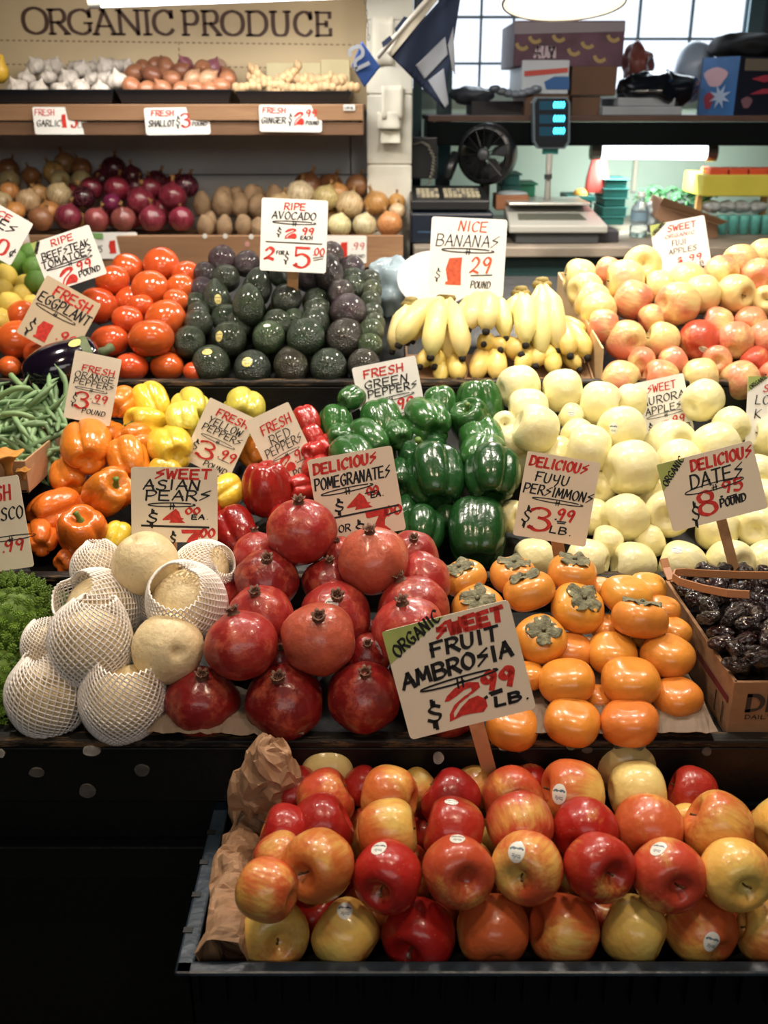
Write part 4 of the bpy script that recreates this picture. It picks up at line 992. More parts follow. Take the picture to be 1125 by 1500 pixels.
def ribbon(mb, pts, wfn, z=0.0):
    """flat stroke: wfn(direction angle) gives the half width"""
    P = [Vector((p[0], p[1], 0)) for p in pts]
    if len(P) < 2: return
    L = []; Rr = []
    for i, p in enumerate(P):
        d = (P[min(i+1, len(P)-1)]-P[max(i-1, 0)])
        if d.length < 1e-9: d = Vector((1, 0, 0))
        d.normalize(); h = wfn(math.atan2(d.y, d.x)); n = Vector((-d.y, d.x, 0))
        e = Vector((0, 0, 0))
        if i == 0: e = -d*h*.5
        if i == len(P)-1: e = d*h*.5
        L.append(p+n*h+e); Rr.append(p-n*h+e)
    m = len(P); vs = [(v.x, v.y, z) for v in L]+[(v.x, v.y, z) for v in Rr]
    mb.add(vs, [(m+i, m+i+1, i+1, i) for i in range(m-1)])
def poly_split(pts):     # corners get separate ribbons so strokes stay full width
    return [pts[i:i+2] for i in range(len(pts)-1)]
xs_l = [(36,66,'O',1),(72,99,'R',0),(102,133,'G',0),(136,169,'A',0),(172,206,'N',0),(209,221,'I',0),(226,253,'C',0),(267,291,'P',0),(296,323,'R',0),(326,355,'O',0),(361,390,'D',0),(396,425,'U',0),(432,457,'C',0),(462,486,'E',0)]
for x0, x1, ch, big in xs_l:
    y0 = 49+(x0-37)*.008; y1 = 13.5+(x0-37)*.010 if not big else 11.5
    c0 = at(x0, y0, 3.072); c1 = at(x1, y1, 3.072); Wd = c1.x-c0.x; Hh = c1.z-c0.z
    mb = MB()
    for s in SER[ch]:
        thin = s[0] == '-'; smf, pts = parse(s); pts = [(p[0]*Wd, p[1]*Hh) for p in pts]
        hw = .0028 if thin else .0052
        if smf: ribbon(mb, catmull(pts, 8), lambda a: .0030+.0028*abs(math.sin(a)))
        else:
            if not thin and abs(pts[0][1]-pts[1][1]) < 1e-5: hw = .0026
            ribbon(mb, pts, lambda a: hw)
    mb.v = [(x, 0, y) for x, y, z in mb.v]
    # give the letter a little thickness
    o = mb.build('letter', M_brown, sb_); o.location = (c0.x, 3.0735, c0.z); sbp(o)
    sm = o.modifiers.new('s', 'SOLIDIFY'); sm.thickness = .0015; sm.offset = 0
mb = MB()
def dash(px0, py0, px1, py1, n):
    for k in range(n):
        f0 = k/n; f1 = (k+.55)/n
        a = at(px0+(px1-px0)*f0, py0+(py1-py0)*f0, 3.0742); c = at(px0+(px1-px0)*f1, py0+(py1-py0)*f1, 3.0742)
        if abs(px1-px0) > abs(py1-py0): mb.add([(a.x, 3.0742, a.z-.0013), (c.x, 3.0742, c.z-.0013), (c.x, 3.0742, c.z+.0013), (a.x, 3.0742, a.z+.0013)], [(0, 1, 2, 3)])
        else: mb.add([(a.x-.0013, 3.0742, a.z), (a.x+.0013, 3.0742, a.z), (a.x+.0013, 3.0742, c.z), (a.x-.0013, 3.0742, c.z)], [(0, 1, 2, 3)])
dash(0, 59, 545, 66, 62); dash(0, 94, 545, 101, 62); dash(262, 61, 262, 96, 4)
sbp(mb.build('dashed_line', simple('dash_brown', '#6a4a38', .7), sb_))
# cream packets behind the ginger
for i, (x0, y0, x1, y1) in enumerate(((391, 92, 470, 128), (471, 87, 512, 128))):
    a = at(x0, y1, 3.0); c = at(x1, y0, 3.0)
    box('card_box', (a.x, 3.0, H-.004), (c.x, 3.03, c.z), simple('cream_card', '#d8cba0', .7, .08, 8), None, .002, label=['long cream card box standing behind the ginger tray', 'square cream card box at the right end behind ginger'][i], category='box', group='cream boxes behind the ginger')

# fluorescent tube over the sign
M_tube = simple('tube_glow', '#ffffff', .3, emit='#eef2ff', es=5.0)
M_fix = simple('fixture_metal', '#6d6a62', .5, metal=.6)
def fluo(p0, p1, r, label):
    p0 = Vector(p0); p1 = Vector(p1); c = (p0+p1)/2; root = empty('fluorescent_light', c, label=label, category='lamp')
    MB().tube([p0-c, p1-c], r, 14).build('tube', M_tube, root, smooth=True)
    d = (p1-p0).normalized()
    for s, q in ((-1, p0), (1, p1)): MB().tube([q-c-d*.0*s, q-c+d*s*.03], r*1.15, 12).build('end_cap', M_fix, root)
    MB().box((p0-c)+Vector((-.03, -.02, r*1.1)), (p1-c)+Vector((.03, .02, r*1.1+.035))).build('housing', M_fix, root, bevel=.003)
    return root
fluo(at(148, 3, 2.72), at(560, -12, 2.72), .0125, 'glowing fluorescent tube in front of the beige sign')

# ------------------------------------------------------------------ bananas
M_tip = simple('banana_tip', '#1d1610', .8); M_bcrown = simple('banana_crown', '#8c7a3c', .7, .3, 30)
def bez(P0, P1, P2, n): return [P0*(1-t)**2+P1*2*t*(1-t)+P2*t*t for t in [i/n for i in range(n+1)]]
def bunch(crown, Yc, tips, label, col=(.88, .74, .30)):
    c = at(*crown, Yc); root = empty('banana_bunch', c, label=label, category='bananas', group='bunches of bananas')
    b = MB(); b.ell((0, 0, 0), (.022, .018, .012), 12, 6); b.tube([(0, 0, 0), (0, .006, .012)], [.016, .014], 8); b.build('crown', M_bcrown, root, smooth=True)
    for i, (px, py, Y, wd) in enumerate(tips):
        t = at(px, py, Y)-c; r = wd/2*pxm(Y, py)*1.06
        L = t.length; mid = t*.45+Vector((math.copysign(.1, t.x)*abs(t.x)*2, -L*.22, L*.20))
        s0 = Vector((.008*math.copysign(1, t.x)*min(1, abs(t.x)*30), -.004, 0))
        pts = bez(s0, mid, t, 16)
        rad = []
        for k in range(17):
            f = k/16; rad.append(r*(.30+.70*min(1, max(0, (f-.10)/.32))**1.3)*(1 if f < .78 else max(.30, math.cos((f-.78)/.22*1.25))))
        mb = MB(); mb.tube(pts, rad, 15, True, lambda a: 1+.045*math.cos(5*a+i))
        o = mb.build('banana', M_ban, root, smooth=True); j = R_.uniform(.9, 1.06); o.color = (col[0]*j, col[1]*j*R_.uniform(.95, 1.05), col[2]*j, 1)
        d = (pts[-1]-pts[-2]).normalized(); q = d.to_track_quat('Z', 'Y').to_matrix().to_4x4(); 
        tb = MB(); tb.lathe([(r*.33, -.001), (r*.36, .003), (r*.3, .008), (r*.2, .0095), (.0003, .0095)], 10, M=Matrix.Translation(pts[-1]) @ q)
        tb.build('tip', M_tip, o, smooth=True)
    return root
bunch((653,437), 2.10, [(585,504,1.99,32),(631,522,1.96,32),(677,523,1.97,30),(658,527,2.0,26),(606,498,2.06,22)], 'banana bunch with brown crown at the left below the sign')
bunch((602,446), 2.13, [(575,513,2.05,24),(597,500,2.07,24),(583,492,2.1,22)], 'small pale banana bunch at the far left end')
bunch((715,430), 2.15, [(686,482,2.0,30),(712,484,1.99,32),(741,494,2.02,26),(668,480,2.06,24)], 'banana bunch hanging right behind the banana price sign')
bunch((763,430), 2.14, [(770,504,1.99,30),(795,512,2.03,24),(745,478,2.08,22)], 'banana bunch with cut crown just right of the sign')
bunch((794,417), 2.14, [(792,523,1.99,28),(817,511,2.00,29),(776,500,2.06,22)], 'tallest banana bunch with pointed crown at the right')
G_ = (.84, .62, .17)
bunch((808,476), 2.14, [(842,480,2.08,22),(853,492,2.05,26),(860,522,1.99,29),(835,520,1.98,30)], 'banana bunch with tips facing right beside the pale box', G_)
bunch((652,516), 2.11, [(616,536,1.97,24),(637,536,1.975,26),(645,561,1.955,24),(672,556,1.95,28)], 'lower left banana bunch with dark tips facing forward', G_)
bunch((722,510), 2.11, [(763,519,1.985,30),(728,556,1.95,30),(697,556,1.955,28),(733,512,2.0,26),(709,504,2.0,26)], 'lower middle banana bunch with fat fingers', G_)
bunch((795,508), 2.11, [(785,535,1.975,26),(812,547,1.96,26),(806,528,1.98,24),(848,540,1.985,24),(760,545,1.965,26)], 'lower right banana bunch in the shade', G_)
# brown carton under the bananas and the white paper plate behind the sign
def carton(name, P, label, mat, t=.004, group=None, cat='box', flaps=False):
    """open box from bottom corners p00 p10 p11 p01 and height vector"""
    p00, p10, p11, p01, hv = [Vector(q) for q in P]
    c = (p00+p10+p11+p01)/4; root = empty(name, c, label=label, category=cat, group=group) if group else empty(name, c, label=label, category=cat)
    q = [p00-c, p10-c, p11-c, p01-c]; ctr = Vector((0, 0, 0))
    for i in range(4):
        a, b_ = q[i], q[(i+1) % 4]; n = (b_-a).cross(hv).normalized()*t
        MB().add([a, b_, b_-n, a-n, a+hv, b_+hv, b_+hv-n, a+hv-n], [(0,3,2,1),(4,5,6,7),(0,1,5,4),(1,2,6,5),(2,3,7,6),(3,0,4,7)]).build('side', mat, root, bevel=.0008)
    up = hv.normalized()*t
    MB().add([v for v in q]+[v+up for v in q], [(0,3,2,1),(4,5,6,7),(0,1,5,4),(1,2,6,5),(2,3,7,6),(3,0,4,7)]).build('bottom', mat, root)
    return root
zb = H-D4-.005
carton('cardboard_box', [(.045, 1.962, zb-.01), (.425, 1.962, zb-.01), (.425, 2.30, zb+.08), (.045, 2.30, zb+.08), (0, 0, .012)], 'shallow brown cardboard tray under the bananas', M_card)
pp = at(612, 408, 2.2)
b = MB(); n = 40
outl = [(math.cos(a)*.075*(1 if math.cos(a) < 0 else 1.3), math.sin(a)*.06) for a in [2*PI*k/n for k in range(n)]]
vs = [(x, 0, z) for x, z in outl]+[(x, .003, z) for x, z in outl]
b.add(vs, [tuple(range(n))[::-1], tuple(range(n, 2*n))]+[(k, (k+1) % n, n+(k+1) % n, n+k) for k in range(n)])
o = b.build('paper_sheet', simple('white_foam_paper', '#e9e9ea', .6), loc=pp+Vector((.03, 0, 0))); o.rotation_euler = (-.35, .0, 0)
tag(o, 'rounded white paper sheet behind the banana price sign', 'paper')
# bluish plastic heap between avocados and bananas
def blob(name, c, r, seed, mat, label, cat, amp=.35, sc=14, nu=36, nv=26, rot=(0, 0, 0), smooth=True):
    vs = pmesh(lambda t, p: Vector((r[0]*math.sin(t)*math.cos(p), r[1]*math.sin(t)*math.sin(p), r[2]*math.cos(t))), nu, nv)
    for v in vs.vertices:
        q = v.co.copy(); a = mnoise.noise(q*sc+Vector((seed, seed, 0))); b_ = mnoise.noise(q*sc*2.3+Vector((0, seed, seed)))
        v.co = q*(1+amp*(.5-abs(a)*2)*.8+amp*b_*.4)
    if not smooth: vs.shade_flat()
    o = link(name, vs, None, mat); o.location = c; o.rotation_euler = rot; return tag(o, label, cat)
M_bag = simple('bluish_plastic', '#8fa3ad', .3, .25, 10, coat=.4)
blob('plastic_bag', at(572, 425, 2.28), (.055, .06, .07), 3.1, M_bag, 'crumpled bluish plastic bag between avocados and bananas', 'bag', sc=22)

# pale fuji box (tilted), its left wall seen beside the bananas
a0 = at(878, 572, 1.945); a1 = at(882, 510, 1.945); b1 = at(817, 399, 2.32)
hv = a1-a0; dv = b1-a1
fb = carton('cardboard_box', [a0, a0+Vector((.56, .02, 0)), a0+dv+Vector((.56, .02, 0)), a0+dv, hv], 'pale tilted cardboard box full of blushed fuji apples', M_cardw)
fs_ = [c for c in fb.children if c.name.startswith('side')][0]
zb_ = min(v.co.z for v in fs_.data.vertices)
for v in fs_.data.vertices:
    if v.co.z > zb_+hv.z*.6: v.co -= hv*.78        # the front is cut down to a low lip
# ------------------------------------------------------------------ dates, their box and tongs
bx0, bx1 = .449, .80; by0, by1 = 1.095, 1.39; bz0, bz1 = H-D2-.008, H-.687
M_datebox = simple('date_box_card', '#9c7350', .75, .12, 8, .2, 40)
db = carton('cardboard_box', [(bx0, by0, bz0), (bx1, by0, bz0), (bx1, by1, bz0+.0), (bx0-.012, by1, bz0), (0, 0, bz1-bz0)], 'printed brown cardboard box full of glossy dates', M_datebox, .005)
dates = []
rr = random.Random(4)
def to_px(v):
    r = Vector(v)-CAMP; f = r.y*math.cos(TH)-r.z*math.sin(TH); u = r.y*math.sin(TH)+r.z*math.cos(TH)
    return 562.5+F*r.x/f, 750-F*u/f, f
yy = by0+.024; row = 0
while yy < by1-.02:
    xx = bx0+.010-.012*(yy-by0)/.3+(row % 2)*.010
    while xx < bx1-.02:
        v = (xx+rr.uniform(-.004, .004), yy+rr.uniform(-.004, .004), H-.676+rr.uniform(-.006, .010)+.03*(yy-by0))
        px, py, f = to_px(v); wd = rr.uniform(.023, .028)*F/f
        dates.append((px, py, wd, wd, S(plane=(v[1], H-v[2], 0))))
        xx += .031
    yy += .027; row += 1
def daterot(p, r): return axr((r.uniform(-1, 1), r.uniform(-1, .6), r.uniform(-.35, .35)), r.random()*6)
pile('date', dates, (1.1, .672, .10), 'glossy dates in the cardboard box', 'glossy dark date', 'of the date box', 'date', lambda p, r: (*[x*r.uniform(.7, 1.5) for x in (.024, .008, .006)], 1), daterot, deck=lambda y: D2+.003-.0, asp=1.0, band=16, fill=0, rk=.80, zlim=.012)
und = MB(); und.box((bx0+.006, by0+.006, H-.722), (bx1-.006, by1-.006, H-.712)).build('date_layer', simple('date_bed', '#0a0504', .8, .4, 40, .8, 60, spec=.05), db).matrix_parent_inverse = Matrix.Translation(-Vector(db.location))
M_tong = simple('tan_plastic', '#b07a52', .4, coat=.2)
def strip(name, pts, wd, th, mat, side, **k):
    b = MB(); P = [Vector(p) for p in pts]; vs = []; m = len(P)
    for i, p in enumerate(P):
        t = (P[min(i+1, m-1)]-P[max(i-1, 0)]).normalized(); s = Vector(side); s = (s-t*s.dot(t)).normalized(); n = t.cross(s)
        for a, c in ((-1, -1), (1, -1), (1, 1), (-1, 1)): vs.append(p+s*a*wd/2+n*c*th/2)
    fs = [(i*4+k_, i*4+(k_+1) % 4, (i+1)*4+(k_+1) % 4, (i+1)*4+k_) for i in range(m-1) for k_ in range(4)]+[(3, 2, 1, 0), tuple((m-1)*4+q for q in range(4))]
    b.add(vs, fs); return b, P
tp = [at(1140, 843, 1.30), at(1080, 842, 1.29), at(1030, 840, 1.275), at(1000, 838, 1.265), at(989, 839, 1.262), at(986, 845, 1.25), at(995, 852, 1.24), at(1030, 862, 1.22), at(1065, 869, 1.20), at(1098, 871, 1.19)]
tp = [Vector((*q,)) for q in tp]
b, P = strip('t', tp, .011, .003, M_tong, (0, .25, 1)); c = Vector(P[4]); b.v = [tuple(Vector(v)-c) for v in b.v]
o = b.build('tongs', M_tong, loc=c, bevel=.0008, label='tan bent plastic tongs lying on top of the dates', category='tongs')
b, P = strip('t', [at(972, 818, 1.31), at(976, 832, 1.30), at(984, 850, 1.28)], .012, .003, M_tong, (1, 0, 0)); c = Vector(P[2]); b.v = [tuple(Vector(v)-c) for v in b.v]
o = b.build('scoop_handle', M_tong, loc=c, bevel=.0008, label='short tan handle sticking up at the corner of the date box', category='utensil')

# ------------------------------------------------------------------ green beans with their carton
bc = carton('cardboard_box', [at(62, 716, 1.55), at(80, 716, 1.555)+Vector((0, 0, 0)), at(104, 600, 1.86)+Vector((0, 0, -.045)), at(-90, 600, 1.86)+Vector((0, 0, -.045)), Vector((0, 0, .055))], 'brown cardboard box holding the green beans', M_card) if False else None
fx = at(42, 713, 1.545); bx = at(96, 622, 1.84)
bc = carton('cardboard_box', [(-1.05, fx.y, fx.z-.01), (fx.x, fx.y, fx.z-.01), (bx.x, bx.y, bx.z-.06), (-1.15, bx.y, bx.z-.06), (0, 0, .055)], 'brown cardboard box holding the green beans', M_card)
vb = []
def bean_me(seed):
    r = random.Random(seed); L = r.uniform(.11, .15); cv = r.uniform(-.03, .03); c2 = r.uniform(-.012, .012)
    pts = []; rad = []; n = 12
    for k in range(n+1):
        f = k/n; pts.append(((f-.5)*L, cv*(4*(f-.5)**2-.33), c2*math.sin(f*6))); rad.append(.0052*(1+.10*math.sin(f*32))*min(1, .22+f*7, .10+(1-f)*6))
    b = MB(); b.tube(pts, rad, 8); me = mesh(b.v, b.f, True, 'green_bean'); me.materials.append(M_bean); return me
BM = [bean_me(i) for i in range(10)]
rb = random.Random(21); nb = 0
beanpos = ['back', 'middle', 'front']
while nb < 150:
    px = rb.uniform(-70, 92); py = rb.uniform(566, 695)
    if px > 104-(py-566)*.42 and py > 600 or (py < 584 and px > 10): continue
    base = on(px, py, (1.60, .630, .69)); base += Vector((0, rb.uniform(0, .03), -rb.uniform(0, .028)))
    o = link('green_bean', BM[rb.randrange(10)]); o.location = base; an = rb.choice([rb.gauss(.1, .35), rb.gauss(1.3, .4), rb.gauss(-1.1, .3)])
    slope = math.atan(.69)
    o.rotation_euler = (Euler((slope, 0, 0)).to_matrix() @ Euler((rb.uniform(-.1, .1), rb.uniform(-.12, .12), an)).to_matrix() @ Euler((rb.random()*6, 0, 0)).to_matrix()).to_euler()
    j = rb.uniform(.75, 1.25); o.color = (.20*j, .33*j, .15*j, 1)
    third = 0 if py < 610 else (1 if py < 655 else 2); dirn = 'lying sideways' if abs(math.sin(an)) < .6 else 'pointing down the slope'
    tag(o, f'slim green bean {dirn} in the {beanpos[third]} part of the bean heap', 'green bean', f'green beans {dirn}, {beanpos[third]}'); nb += 1
# a bean on top of the eggplant side
for (p0, p1, p2) in (((15, 548, 1.83), (22, 556, 1.81), (32, 566, 1.79)), ((-6, 588, 1.76), (20, 570, 1.76), (48, 571, 1.77)), ((0, 609, 1.70), (25, 606, 1.70), (52, 614, 1.70))):
    P = [at(*p0), at(*p1), at(*p2)]; c = P[1]; b = MB(); pts = bez(P[0]-c, P[1]-c+(P[1]-(P[0]+P[2])/2), P[2]-c, 10); b.tube(pts, [.0012]+[.0054]*9+[.0012], 8)
    o = b.build('green_bean', M_bean, smooth=True, loc=c); o.color = (.22, .36, .15, 1)
    tag(o, f'green bean lying on top of the heap, {"standing up against the eggplant" if p0[0] == 15 else ("crossing its upper edge" if p0[1] == 588 else "crossing its middle")}', 'green bean', 'top green beans')
# chanterelle mushrooms
M_mush = simple('chanterelle', '#c98a3a', .7, .3, 16, .4, 30)
for i, (px, py, wd) in enumerate(((14, 684, 44), (-20, 690, 40), (36, 688, 20))):
    c = at(px, py+16, 1.50); s = pxm(1.50, py)*wd/2; b = MB(); n = 36; vs = []
    prof = [(.28, -.9), (.25, -.4), (.4, .1), (.75, .5), (1.05, .72), (.95, .78), (.5, .6), (.05, .45)]
    for j, (q, z) in enumerate(prof):
        for k in range(n):
            a = 2*PI*k/n; m = 1+.16*math.sin(3*a+i)*(j > 2)+.05*math.sin(18*a)*(j < 5); vs.append((q*m*s*math.cos(a), q*m*s*math.sin(a), z*s+s+(.12*s*math.sin(4*a+i) if 2 < j < 6 else 0)))
    b.add(vs, [(j*n+k, j*n+(k+1) % n, (j+1)*n+(k+1) % n, (j+1)*n+k) for j in range(len(prof)-1) for k in range(n)]+[tuple(range(n))[::-1]])
    o = b.build('mushroom', M_mush, smooth=True, loc=c)
    tag(o, ['large ochre chanterelle mushroom at the left edge below the beans', 'ochre chanterelle mushroom beyond the left edge', 'small ochre mushroom stub beside the large chanterelle'][i], 'mushroom', 'chanterelle mushrooms')

# ------------------------------------------------------------------ eggplant
e0 = at(44, 560, 1.885); e1 = at(146, 518, 1.93)
M_egg = simple('eggplant_skin', '#120a18', .13, coat=.8); M_eggc = simple('eggplant_calyx', '#5d6a45', .6, .35, 30)
def eggplant(e0, e1, R, label, st=True):
    L = (e1-e0).length; d = (e1-e0).normalized(); q = d.to_track_quat('Z', 'Y'); root = None
    prof = [(.0005, -.5), (.28, -.46), (.42, -.34), (.48, -.15), (.47, .05), (.42, .22), (.36, .36), (.28, .44), (.0005, .47)]
    pr = catmull(prof, 4); 
    b = MB(); b.lathe([(max(.0005, r)*R*2.05, z*L*1.12) for r, z in pr], 36)
    for i, v in enumerate(b.v): b.v[i] = (v[0]+.02*(v[2]/L)**2, v[1], v[2])
    o = b.build('eggplant', M_egg, smooth=True, loc=(e0+e1)/2); o.rotation_euler = q.to_euler()
    tag(o, label, 'eggplant', 'eggplants')
    cb = MB(); n = 40; vs = []
    for j in range(6):
        for k in range(n):
            a = 2*PI*k/n; lob = .5+.5*math.cos(5*a); z = .53-j*.035-(.07*lob if j == 5 else 0); rr_ = [.04, .16, .29, .345, .38, .385][j]*R*2.12
            vs.append((rr_*math.cos(a)+.02*z*z, rr_*math.sin(a), z*L))
    cb.add(vs, [(j*n+k, (j+1)*n+k, (j+1)*n+(k+1) % n, j*n+(k+1) % n) for j in range(5) for k in range(n)]); cb.build('calyx', M_eggc, o, smooth=True)
    MB().tube([(0, 0, .5*L), (.004, 0, .6*L), (.012, 0, .68*L)], [.012, .008, .010], 10).build('stem', M_eggc, o, smooth=True)
    return o
eg = eggplant(e0, e1, .054, 'glossy black eggplant with a yellow oval sticker above the beans')
bv = BVHTree.FromPolygons([v.co for v in eg.data.vertices], [tuple(p.vertices) for p in eg.data.polygons])
# sticker on the eggplant
R3 = q3 = eg.rotation_euler.to_matrix(); ctr = at(112, 501, 1.9); dirv = (CAMP-eg.location).normalized()
vs = []; n = 20
e1v = (eg.rotation_euler.to_matrix() @ Vector((0, 0, 1))).normalized(); e2v = dirv.cross(e1v).normalized(); e2v = -e2v if e2v.z < 0 else e2v
for j in range(4):
    for k in range(n):
        a = 2*PI*k/n; q = j/3; t_ = ray(111+11*q*math.cos(a)-1*q*math.sin(a), 502+5.5*q*math.sin(a)-2*q*math.cos(a))
        og = R3.inverted() @ (CAMP-eg.location); dl = (R3.inverted() @ t_).normalized(); h = bv.ray_cast(og, dl)
        vs.append((h[0]-dl*.0006) if h[0] is not None else Vector((0, 0, 0)))
if all(v.length > .001 for v in vs):
    me = mesh(vs, [(j*n+k, (j+1)*n+k, (j+1)*n+(k+1) % n, j*n+(k+1) % n) for j in range(3) for k in range(n)], True, 'sticker'); me.materials.append(M_stky); link('sticker', me, eg)
# ------------------------------------------------------------------ romanesco
M_rom = simple('romanesco_green', '#6f8f30', .6, .45, 4)
def romanesco(c, R, seed, ax, label):
    r = random.Random(seed); b = MB(); N = 95
    qA = Vector(ax).normalized().to_track_quat('Z', 'Y').to_matrix()
    cone = []
    for i in range(N):
        f = (i+.5)/N; a = i*2.39996; t = f**.62*1.75
        p = Vector((math.sin(t)*math.cos(a), math.sin(t)*math.sin(a), math.cos(t)*.85+.35*(1-f)**3))*R
        nrm = Vector((math.sin(t)*math.cos(a), math.sin(t)*math.sin(a), math.cos(t)+.25)).normalized()
        s = R*(.10+.17*f**.6); q = nrm.to_track_quat('Z', 'Y').to_matrix()
        m = 30
        for k in range(m):
            g = (k+.5)/m; aa = k*2.39996+i
            rr_ = s*(.10+.95*g); zz = s*1.75*(1-g)**1.15; bs = s*(.10+.20*g)
            pc = p+q @ Vector((rr_*.62*math.cos(aa), rr_*.62*math.sin(aa), zz*.8)); out = (q @ Vector((math.cos(aa)*.7, math.sin(aa)*.7, .8))).normalized()
            u = out.orthogonal().normalized(); v = out.cross(u)
            base = [pc+(u*math.cos(w_)+v*math.sin(w_))*bs for w_ in (0, 1.257, 2.513, 3.77, 5.027)]
            mid = [pc+out*bs*.7+(u*math.cos(w_)+v*math.sin(w_))*bs*.62 for w_ in (0, 1.257, 2.513, 3.77, 5.027)]
            b.add([qA @ w_ for w_ in base+mid+[pc+out*bs*1.5]], [(e, (e+1) % 5, 5+(e+1) % 5, 5+e) for e in range(5)]+[(5+e, 5+(e+1) % 5, 10) for e in range(5)])
    b.ell((0, 0, 0), (R*.85, R*.85, R*.8), 16, 10)
    o = b.build('romanesco', M_rom, loc=c, smooth=False); return tag(o, label, 'romanesco', 'romanesco heads')
romanesco(at(18, 905, 1.26), .055, 1, (.15, -.35, 1), 'bright green pointed romanesco head, upper one at the left edge')
romanesco(at(-2, 985, 1.20), .056, 2, (.25, -.7, .6), 'green romanesco head, middle one at the left edge')
romanesco(at(-30, 1035, 1.17), .056, 3, (.3, -.6, .6), 'green romanesco head, lowest one at the left edge')
romanesco(at(80, 895, 1.31), .026, 4, (.5, -.1, 1), 'small romanesco floret beside the wrapped pears')
romanesco(at(-85, 930, 1.26), .055, 5, (0, -.3, 1), 'green romanesco head beyond the left edge')
# papers lying under the fruit of the lower deck
def flatpaper(px0, py0, px1, py1, Y, dp, seed, label, drop=.008):
    a = at(px0, py0, Y); c = at(px1, py1, Y)
    def P(u, v): 
        x = a.x+(c.x-a.x)*u; 
        return (x, Y+.0+v*dp, a.z+(c.z-a.z)*u+.004+(0 if v > .15 else -drop*(1-v/.15)))
    sheet('paper_sheet', P, 50, 10, .004, 30, seed, simple('soft_paper', '#7d6a58', .75, .15, 8), .0008, label=label, category='paper')
flatpaper(215, 1070, 445, 1074, 1.07, .10, 2, 'flattened brown paper strip under the front pomegranates')
flatpaper(760, 1072, 1052, 1070, 1.07, .22, 5, 'creased grey paper under the front persimmons')
# ------------------------------------------------------------------ price cards: a pen font drawn as strokes
G = {
'A': ["0,0 .42,1 .78,-.02", ".1,.36 .75,.38"], 'B': [".05,0 .05,1", "~.0,1 .5,1 .68,.78 .5,.56 .08,.52", "~.08,.52 .6,.5 .78,.25 .55,.02 0,0"],
'C': ["~.75,.85 .5,1 .12,.75 .05,.35 .3,.02 .72,.14"], 'D': [".08,0 .08,1", "~-.02,.98 .5,.95 .78,.6 .6,.15 0,0"],
'E': [".72,1 .02,.97 .02,.02 .75,0", ".02,.52 .62,.52"], 'F': [".8,1 .02,.96", ".1,.96 .1,0", ".0,.52 .6,.52"],
'G': ["~.75,.85 .5,1 .1,.75 .05,.35 .35,0 .7,.1", ".7,.1 .72,.45 .4,.45"], 'H': [".05,1 .05,0", ".7,1 .7,0", ".0,.5 .78,.52"],
'I': [".14,1 .14,0"], 'J': ["~.6,1 .6,.2 .35,0 .05,.2"], 'K': [".05,1 .05,0", ".7,1 .08,.45 .78,0"], 'L': [".08,1 .05,.02 .7,.02"],
'M': [".0,0 .12,1 .42,.25 .75,1 .85,0"], 'N': [".0,0 .1,1 .62,0 .7,1"], 'O': ["~.4,1 .08,.75 .05,.3 .35,0 .68,.2 .74,.7 .4,1"],
'P': [".08,0 .08,1", "~0,1 .55,1 .75,.75 .5,.48 .08,.45"], 'Q': ["~.4,1 .08,.75 .05,.3 .35,0 .68,.2 .74,.7 .4,1", ".45,.3 .8,-.05"],
'R': [".05,0 .08,1", "~0,1 .5,1 .7,.78 .5,.52 .08,.48", ".3,.5 .78,0"], 'S': ["~.72,.9 .4,1 .12,.8 .3,.55 .62,.42 .6,.1 .3,0 .0,.12"], 'Z': [".05,1 .7,1 .0,0 .75,0"],
's': [".75,1 .1,.62 .68,.5 .0,-.02"], 'T': ["0,.98 .8,1", ".4,1 .38,0"], 'U': ["~.05,1 .05,.25 .3,0 .6,.2 .68,1"], 'V': ["0,1 .35,0 .72,1"],
'W': ["0,1 .18,0 .42,.75 .62,0 .85,1"], 'X': ["0,1 .7,0", ".7,1 0,0"], 'Y': ["0,1 .36,.5 .75,1", ".36,.5 .3,0"],
'y': ["~.05,.9 .1,.45 .35,.35 .6,.5", ".65,1 .6,.1 .35,-.3"], '.': [".25,0 .32,.08"], '-': ["0,.5 .5,.5"], '/': ["0,0 .5,1"],
'$': ["~.62,.78 .35,.88 .1,.7 .3,.5 .6,.35 .5,.12 .25,.08 .0,.2", ".26,1.2 .26,.84", ".36,1.1 .36,.84", ".26,.08 .26,-.25", ".36,.08 .38,-.35"],
'c': ["~.62,.7 .35,.8 .1,.55 .15,.3 .35,.18 .62,.3", ".38,1 .34,0"],
'0': ["~.35,1 .05,.7 .05,.3 .35,0 .65,.3 .65,.7 .35,1"], '1': [".1,.75 .38,1 .38,0"], '2': ["~.05,.72 .3,1 .62,.8 .5,.45 .0,0", "~0,0 .3,.12 .7,.0"],
'3': ["~.05,.85 .4,1 .62,.78 .35,.55", "~.35,.55 .66,.35 .5,.02 .0,.08"], '4': [".45,1 .0,.35 .7,.35", ".5,.6 .5,0"], '5': [".65,1 .12,1 .1,.58", "~.1,.58 .5,.62 .65,.3 .4,.0 .0,.08"],
'6': ["~.55,1 .1,.5 .15,.05 .5,.05 .6,.35 .3,.5 .08,.3"], '7': [".0,1 .7,1 .25,0"], '8': ["~.35,.52 .05,.75 .35,1 .62,.75 .35,.52 .0,.25 .35,0 .68,.25 .35,.52"],
'9': ["~.62,.75 .35,.5 .08,.7 .3,1 .6,.9 .62,.6 .45,.0"], ' ': []}
